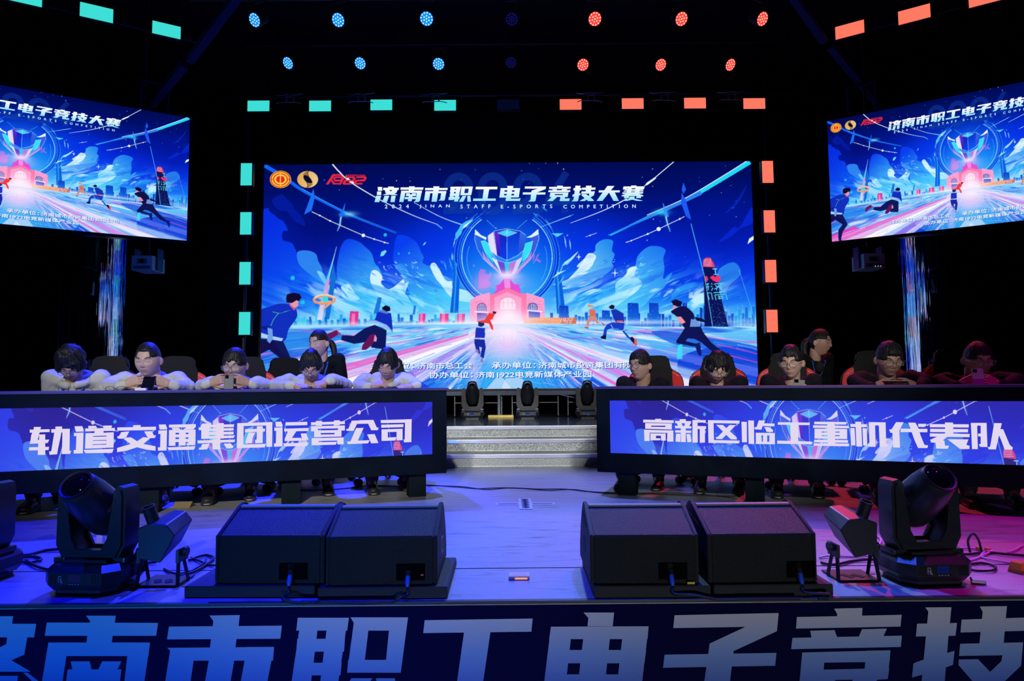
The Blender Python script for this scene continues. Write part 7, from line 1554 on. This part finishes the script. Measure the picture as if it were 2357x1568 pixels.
# --- gaming chair
M_CHB = mat('chair_black', (0.004, 0.004, 0.007), 0.6, spec=0.15, bump=0.1, bscale=300); M_CHR = mat('chair_red', (0.75, 0.004, 0.010), 0.5, spec=0.25); M_CHP = mat('chair_plastic', (0.02, 0.02, 0.022), 0.4)
def chair_proto(label, loc, rz):
    t = thing('gaming_chair', label, 'chair', loc, rz, 'gaming chairs behind the desks')
    out = [(-0.19, 0.36), (-0.20, 0.46), (-0.21, 0.58), (-0.215, 0.70), (-0.215, 0.80), (-0.20, 0.86), (-0.165, 0.90), (-0.128, 0.915), (-0.126, 0.985), (-0.112, 1.025), (-0.07, 1.04)]
    out = out + [(-x, z) for x, z in out[::-1]]
    bm = bmesh.new(); prism(bm, out, 1, 0.17, 0.245, bev=0.012)
    for v in bm.verts: v.co.y += (v.co.z - 0.46) * 0.16 - 0.10 * abs(v.co.x) * (v.co.z > 0.6); v.co.x *= 1 + 0.12 * min(1, max(0, (v.co.z - 0.55) * 5)) * (v.co.z < 0.92)
    bk = obj('backrest', bm, M_CHB, t, smooth=True, sharp=35)
    for s in (-1, 1):
        w = [(s * 0.128, 0.912), (s * 0.160, 0.896), (s * 0.194, 0.855), (s * 0.207, 0.80), (s * 0.203, 0.70), (s * 0.165, 0.64), (s * 0.130, 0.78)]
        bm = bmesh.new(); prism(bm, w if s > 0 else w[::-1], 1, 0.158, 0.20, bev=0.006)
        for v in bm.verts: v.co.y += (v.co.z - 0.46) * 0.16 - 0.10 * abs(v.co.x); v.co.x *= 1.12
        wg = obj('red_wing', bm, M_CHR, bk, smooth=True, sharp=35); wg['label'] = 'red shoulder wing'
        bm = bmesh.new()
        for k in range(6): bx(bm, (s * (0.152 + 0.009 * k), 0.2035 - 0.0009 * k, 0.884 - 0.0055 * k), (0.005, 0.003, 0.006))
        obj('white_print', bm, M_STK, wg)
    bm = box((0, -0.02, 0.352), (0.44, 0.44, 0.085), bev=0.03); obj('seat', bm, M_CHB, t, smooth=True, sharp=40)
    for s in (-1, 1):
        obj('side_bolster', box((s * 0.225, -0.02, 0.375), (0.05, 0.40, 0.07), bev=0.02), M_CHR, t, smooth=True, sharp=40)
        bm = bmesh.new(); tube(bm, [(s * 0.20, 0.10, 0.335), (s * 0.262, 0.10, 0.345), (s * 0.262, 0.10, 0.60)], 0.013, 8); bx(bm, (s * 0.262, 0.06, 0.61), (0.045, 0.20, 0.025), bev=0.01); obj('armrest', bm, M_CHP, t)
    bm = lathe(bmesh.new(), [(0, 0.10), (0.03, 0.10), (0.03, 0.25), (0.02, 0.25), (0.02, 0.315), (0, 0.315)], 16); obj('gas_column', bm, M_ALU, t)
    for k in range(5):
        a = math.radians(90 + 72 * k); d = Vector((math.cos(a), math.sin(a), 0)); bm = bmesh.new(); tube(bm, [d * 0.02 + Vector((0, 0, 0.115)), d * 0.28 + Vector((0, 0, 0.075))], [0.028, 0.017], 8); l = obj('base_arm', bm, M_CHP, t)
        q = d * 0.29; s_ = Vector((-d.y, d.x, 0)); M = Matrix.Translation((q.x, q.y, 0.031)) @ s_.to_track_quat('Z', 'Y').to_matrix().to_4x4(); bm = lathe(bmesh.new(), [(0, -0.026), (0.026, -0.026), (0.030, -0.018), (0.030, -0.006), (0.012, -0.005), (0.012, 0.005), (0.030, 0.006), (0.030, 0.018), (0.026, 0.026), (0, 0.026)], 16, M); obj('caster', bm, M_CHP, l, smooth=True, sharp=40)
    return t
CH0 = []
def chair(label, p, dx=0.0, dy=0.0, drz=0.0, dz=0.0):
    loc = p['W']((dx, dy, 0)); loc.z = 0; rz = p['rz'] + rad(drz)
    if not CH0: t = chair_proto(label, loc, rz); CH0.append(t)
    else: t = clone(CH0[0]); t.location = loc; t.rotation_euler = (0, 0, rz); t['label'] = label
    return t
def phone(c, R, m, label, size=(0.074, 0.0085, 0.150), cat='phone', name='phone'):
    o = thing(name, label, cat, c); o.rotation_euler = R.to_euler(); w, d, h = size
    obj('phone_body', box((0, 0, 0), (w, d, h), bev=0.003), m, o); obj('camera_block', box((-w * 0.22, -d * 0.55, h * 0.36), (w * 0.36, 0.003, w * 0.36), bev=0.0012), M_LENS, o)
    return o
def ddepth(px_, T, extra):
    """depth of a point 'extra' metres behind the front of desk T along the line of sight column px"""
    t, ux, wn, org, tot = T; p = on_plane(px_, 880, org + wn * extra, wn); return p.y
rzL = DL[0].rotation_euler.z; rzR = DR[0].rotation_euler.z
FAIR, TAN, DARKS = (0.60, 0.39, 0.29), (0.50, 0.31, 0.21), (0.42, 0.25, 0.17)
def W_(px_, py_, T, ex): return on_plane(px_, py_, T[3] + T[2] * ex, T[2])
def grip(T, pxl, pxr, py, ex, c=(0.9, 0.75), z=0.0, fl_=0.0):
    """two hands meeting round a phone: wrist places in photo pixels on a plane 'ex' behind the desk front"""
    L = W_(pxl, py, T, ex); R = W_(pxr, py, T, ex)
    return [dict(p=L, f=(0.75, -0.35, 0.30 + fl_), u=(-0.25, -0.85, 0.25), curl=c[0], tcurl=0.5), dict(p=R, f=(-0.75, -0.35, 0.30 + fl_), u=(0.25, -0.85, 0.25), curl=c[1], tcurl=0.5)]
# left team
P1 = person('person in pale hoodie and glasses with thick curly hair, head bent low', 163, 838, ddepth(163, DL, 0.60), rzL, yaw=6, pitch=42, top='hoodie', hair=dict(front=0.040, side=-0.02, back=-0.07, vol=1.24, mess=0.022, fringe=0.02), glasses='thin', skin=DARKS, lean=-0.04, shoulder=0.01)
P2 = person('person in pale hoodie with short cropped hair holding a black phone, no glasses', 341, 830, ddepth(341, DL, 0.50), rzL, yaw=-12, pitch=10, top='hoodie', hands=grip(DL, 291, 389, 884, 0.36), hair=dict(front=0.070, side=0.024, back=-0.04, vol=1.08, mess=0.003, fringe=0.002, top=1.5), skin=FAIR, fat=0.8, sh_w=0.168, wide=1.0)
P3 = person('person in pale hoodie with large glasses and a bowl fringe holding a phone upright', 541, 842, ddepth(541, DL, 0.50), rzL, yaw=-14, pitch=12, top='hoodie', hands=grip(DL, 484, 572, 882, 0.34), hair=dict(front=0.042, side=0.004, back=-0.06, vol=1.13, mess=0.008, fringe=0.012), glasses='big', skin=TAN, fat=0.5)
P4 = person('person in pale hoodie and glasses bowed far over a tablet on the desk', 716, 843, ddepth(716, DL, 0.52), rzL, yaw=-6, pitch=34, top='hoodie', hands=[dict(p=W_(680, 889, DL, 0.24), f=(0.92, -0.35, -0.12), u=(0, -0.3, 1), curl=0.35), dict(p=W_(752, 880, DL, 0.28), f=(-0.85, -0.3, -0.25), u=(0.1, -0.5, 0.9), curl=0.6)], hair=dict(front=0.040, side=0.000, back=-0.06, vol=1.14, mess=0.013, fringe=0.016), glasses='thin', skin=TAN, lanyard=True, sh_w=0.160, wide=1.3)
P5 = person('person in pale hoodie with thick black hair looking down, nearest the steps', 892, 839, ddepth(892, DL, 0.52), rzL, yaw=-22, pitch=26, roll=5, top='hoodie', hands=[dict(p=W_(855, 889, DL, 0.22), f=(0.8, -0.35, 0.2), u=(0.1, -0.5, 0.9), curl=1.1), dict(p=W_(948, 890, DL, 0.24), f=(-0.95, -0.25, -0.05), u=(0, -0.3, 1), curl=0.3)], hair=dict(front=0.034, side=-0.012, back=-0.07, vol=1.17, mess=0.012, fringe=0.015), skin=TAN)
S1 = person('young woman with a ponytail in a dark jacket behind the pale hoodies', 735, 791, 5.75, rad(-4), yaw=-22, pitch=8, top='vest', hair=dict(front=0.066, side=0.030, back=-0.07, vol=1.07, mess=0.004, fringe=0.004, tie=2.5), skin=FAIR, fem=1.0, sh_w=0.145, eyes='down', scale=0.95)
# right team
P6 = person('person in black jacket and glasses looking off to the left, nearest the steps', 1474, 842, ddepth(1474, DR, 0.52), rzR, yaw=-28, pitch=3, top='jacket', hair=dict(front=0.050, side=0.006, back=-0.06, vol=1.12, mess=0.009, fringe=0.010), glasses='dark', skin=TAN, eyes=-1, fat=0.2)
P7 = person('person in black zipped jacket with shaggy hair and thin glasses looking down', 1650, 847, ddepth(1650, DR, 0.54), rzR, yaw=16, pitch=30, top='jacket', hair=dict(front=0.036, side=-0.006, back=-0.07, vol=1.17, mess=0.020, fringe=0.022), glasses='thin', skin=FAIR)
P8 = person('person in open black jacket over grey shirt with glasses, glancing down to the left', 1821, 836, ddepth(1821, DR, 0.52), rzR, yaw=-14, pitch=8, top='jacket', hands=[dict(p=W_(1800, 908, DR, 0.30), f=(0.75, -0.3, 0.3), u=(-0.2, -0.8, 0.3), curl=0.8), dict(p=W_(1868, 906, DR, 0.30), f=(-0.75, -0.3, 0.45), u=(0.2, -0.8, 0.3), curl=0.8)], hair=dict(front=0.052, side=0.014, back=-0.05, vol=1.11, mess=0.012, fringe=0.010, lift=0.006, tee='grey'), glasses='thin', skin=FAIR)
P9 = person('person in black jacket and glasses holding a phone flat in both hands', 2046, 829, ddepth(2046, DR, 0.50), rzR, yaw=12, pitch=16, top='jacket', hands=grip(DR, 2018, 2106, 889, 0.34, (0.7, 0.6), fl_=-0.1), hair=dict(front=0.046, side=0.010, back=-0.05, vol=1.15, mess=0.010, fringe=0.008), glasses='thin', skin=TAN, lanyard=False, fat=0.4)
P10 = person('person in black clothing at the far right end holding a grey phone up', 2250, 830, ddepth(2250, DR, 0.50), rzR, yaw=10, pitch=12, top='jacket', hands=grip(DR, 2212, 2296, 884, 0.36, (0.8, 0.7)), hair=dict(front=0.050, side=0.014, back=-0.05, vol=1.09, mess=0.007, fringe=0.006), glasses='thin', skin=DARKS, lanyard=False, fat=0.5)
S2 = person('woman with tied back hair in a black vest turned right, blue lanyard with badge', 1887, 789, 5.85, rad(14), yaw=34, pitch=6, top='vest', hair=dict(front=0.064, side=0.030, back=-0.07, vol=1.06, mess=0.004, fringe=0.003, tie=-1.0), skin=FAIR, fem=0.8, sh_w=0.150)
cl = ['gaming chair behind the curly haired player at the left end', 'gaming chair behind the short haired player with the black phone', 'gaming chair behind the player with the bowl fringe', 'gaming chair turned behind the player bowed over a tablet, red wing showing', 'gaming chair behind the hooded player nearest the steps',
      'gaming chair behind the player looking off to the left', 'gaming chair behind the shaggy haired player, both red wings showing', 'gaming chair behind the player in the grey shirt', 'gaming chair behind the player with the flat held phone', 'gaming chair behind the player at the far right end']
for k, (P, dx, dy, dr) in enumerate(((P1, 0.10, 0.06, 0), (P2, 0.12, 0.06, 6), (P3, 0.05, 0.08, 2), (P4, -0.15, 0.22, 10), (P5, 0.02, 0.06, -14), (P6, 0.06, 0.10, 8), (P7, -0.02, 0.06, 0), (P8, 0.0, 0.06, 0), (P9, 0.0, 0.06, 0), (P10, 0.02, 0.06, 0))): chair(cl[k], P, dx, dy, dr)
for S, nm in ((S1, 'ponytailed woman'), (S2, 'woman with the badge')):
    t = thing('stool', 'plain black stool under the %s' % nm, 'stool', S['W']((0, 0.0, 0)), S['rz'])
    t.location.z = 0; obj('seat', lathe(bmesh.new(), [(0, 0.36), (0.17, 0.36), (0.18, 0.375), (0.18, 0.39), (0.16, 0.40), (0, 0.40)], 28), M_CHB, t)
    for k in range(4):
        a = math.pi / 4 + k * math.pi / 2; obj('leg', tube(bmesh.new(), [(0.12 * math.cos(a), 0.12 * math.sin(a), 0.36), (0.17 * math.cos(a), 0.17 * math.sin(a), 0.0)], 0.012, 8), M_CHP, t)
# things held or lying on the desks
phone(W_(341, 885, DL, 0.27), RZ(rzL) @ RX(rad(-48)), M_PHONE, 'black phone held level by the short haired player')
phone(W_(527, 880, DL, 0.24), RZ(rzL) @ RX(rad(-12)), M_PHG, 'grey phone held upright by the player with the bowl fringe', (0.062, 0.009, 0.100)); 
phone(W_(724, 893, DL, 0.16), RZ(rzL) @ RX(rad(-84)) @ RY(rad(90)), M_PHONE, 'dark tablet flat on the desk under the bowed player', (0.12, 0.009, 0.19), 'tablet', 'tablet')
phone(W_(888, 893, DL, 0.16), RZ(rzL) @ RX(rad(-84)) @ RY(rad(90)), M_PHONE, 'dark tablet flat on the desk before the player nearest the steps', (0.08, 0.009, 0.17), 'tablet', 'tablet')
phone(W_(1838, 889, DR, 0.24), RZ(rzR) @ RX(rad(-30)) @ RY(rad(8)), mat('phone_silver', (0.5, 0.5, 0.5), 0.3, 0.5), 'silver edged phone of the player in the grey shirt', (0.074, 0.009, 0.10))
phone(W_(2062, 884, DR, 0.22), RZ(rzR) @ RX(rad(-65)) @ RY(rad(90)), M_PHONE, 'black phone held flat by the player second from the right end')
phone(W_(2251, 868, DR, 0.25), RZ(rzR) @ RX(rad(-15)), mat('phone_violet', (0.30, 0.26, 0.34), 0.4), 'grey phone held up by the player at the far right end', (0.062, 0.009, 0.11))
c = W_(770, 890, DL, 0.12); o = thing('black_case', 'small black case standing on the desk beside the bowed player', 'case', (c.x, c.y, 0.7672), rzL); obj('case_body', box((0, 0, 0.017), (0.115, 0.07, 0.034), bev=0.003), M_PHONE, o)
c = W_(330, 897, DL, 0.14); o = thing('power_bank', 'white power bank on the desk before the short haired player', 'power bank', (W_(325, 897, DL, 0.14).x, W_(325, 897, DL, 0.14).y, 0.7672), rzL); obj('bank_body', box((0, 0, 0.011), (0.066, 0.05, 0.021), bev=0.004), M_STK, o)
c = W_(266, 900, DL, 0.14); t = thing('spectacles', 'folded dark spectacles lying on the desk before the short haired player', 'glasses', (c.x, c.y, 0.768), rzL)
bm = bmesh.new()
for s in (-1, 1): tube(bm, [(s * 0.032 + 0.026 * math.cos(a), 0.0, 0.017 + 0.016 * math.sin(a)) for a in [i * math.pi / 9 for i in range(18)]], 0.0016, 6, closed=True)
tube(bm, [(-0.007, 0, 0.02), (0.007, 0, 0.02)], 0.0016, 6); obj('rims', bm, M_RIMD, t)
t = thing('badge', 'blue badge hanging at the waist of the woman in the black vest', 'badge', S2['W']((0, 0, 0)), S2['rz']); zz = S2['N'].z - 0.30; pb = S2['on'](0.03, zz, 0.012); t.location = S2['W'](pb); obj('badge_card', box((0, 0, -0.03), (0.045, 0.003, 0.065)), mat('badge_blue', (0.08, 0.22, 0.6), 0.4), t); obj('strap', box((0, 0, 0.03), (0.006, 0.003, 0.06)), M_LAN, t)
q = W_(545, 893, DL, 0.12)
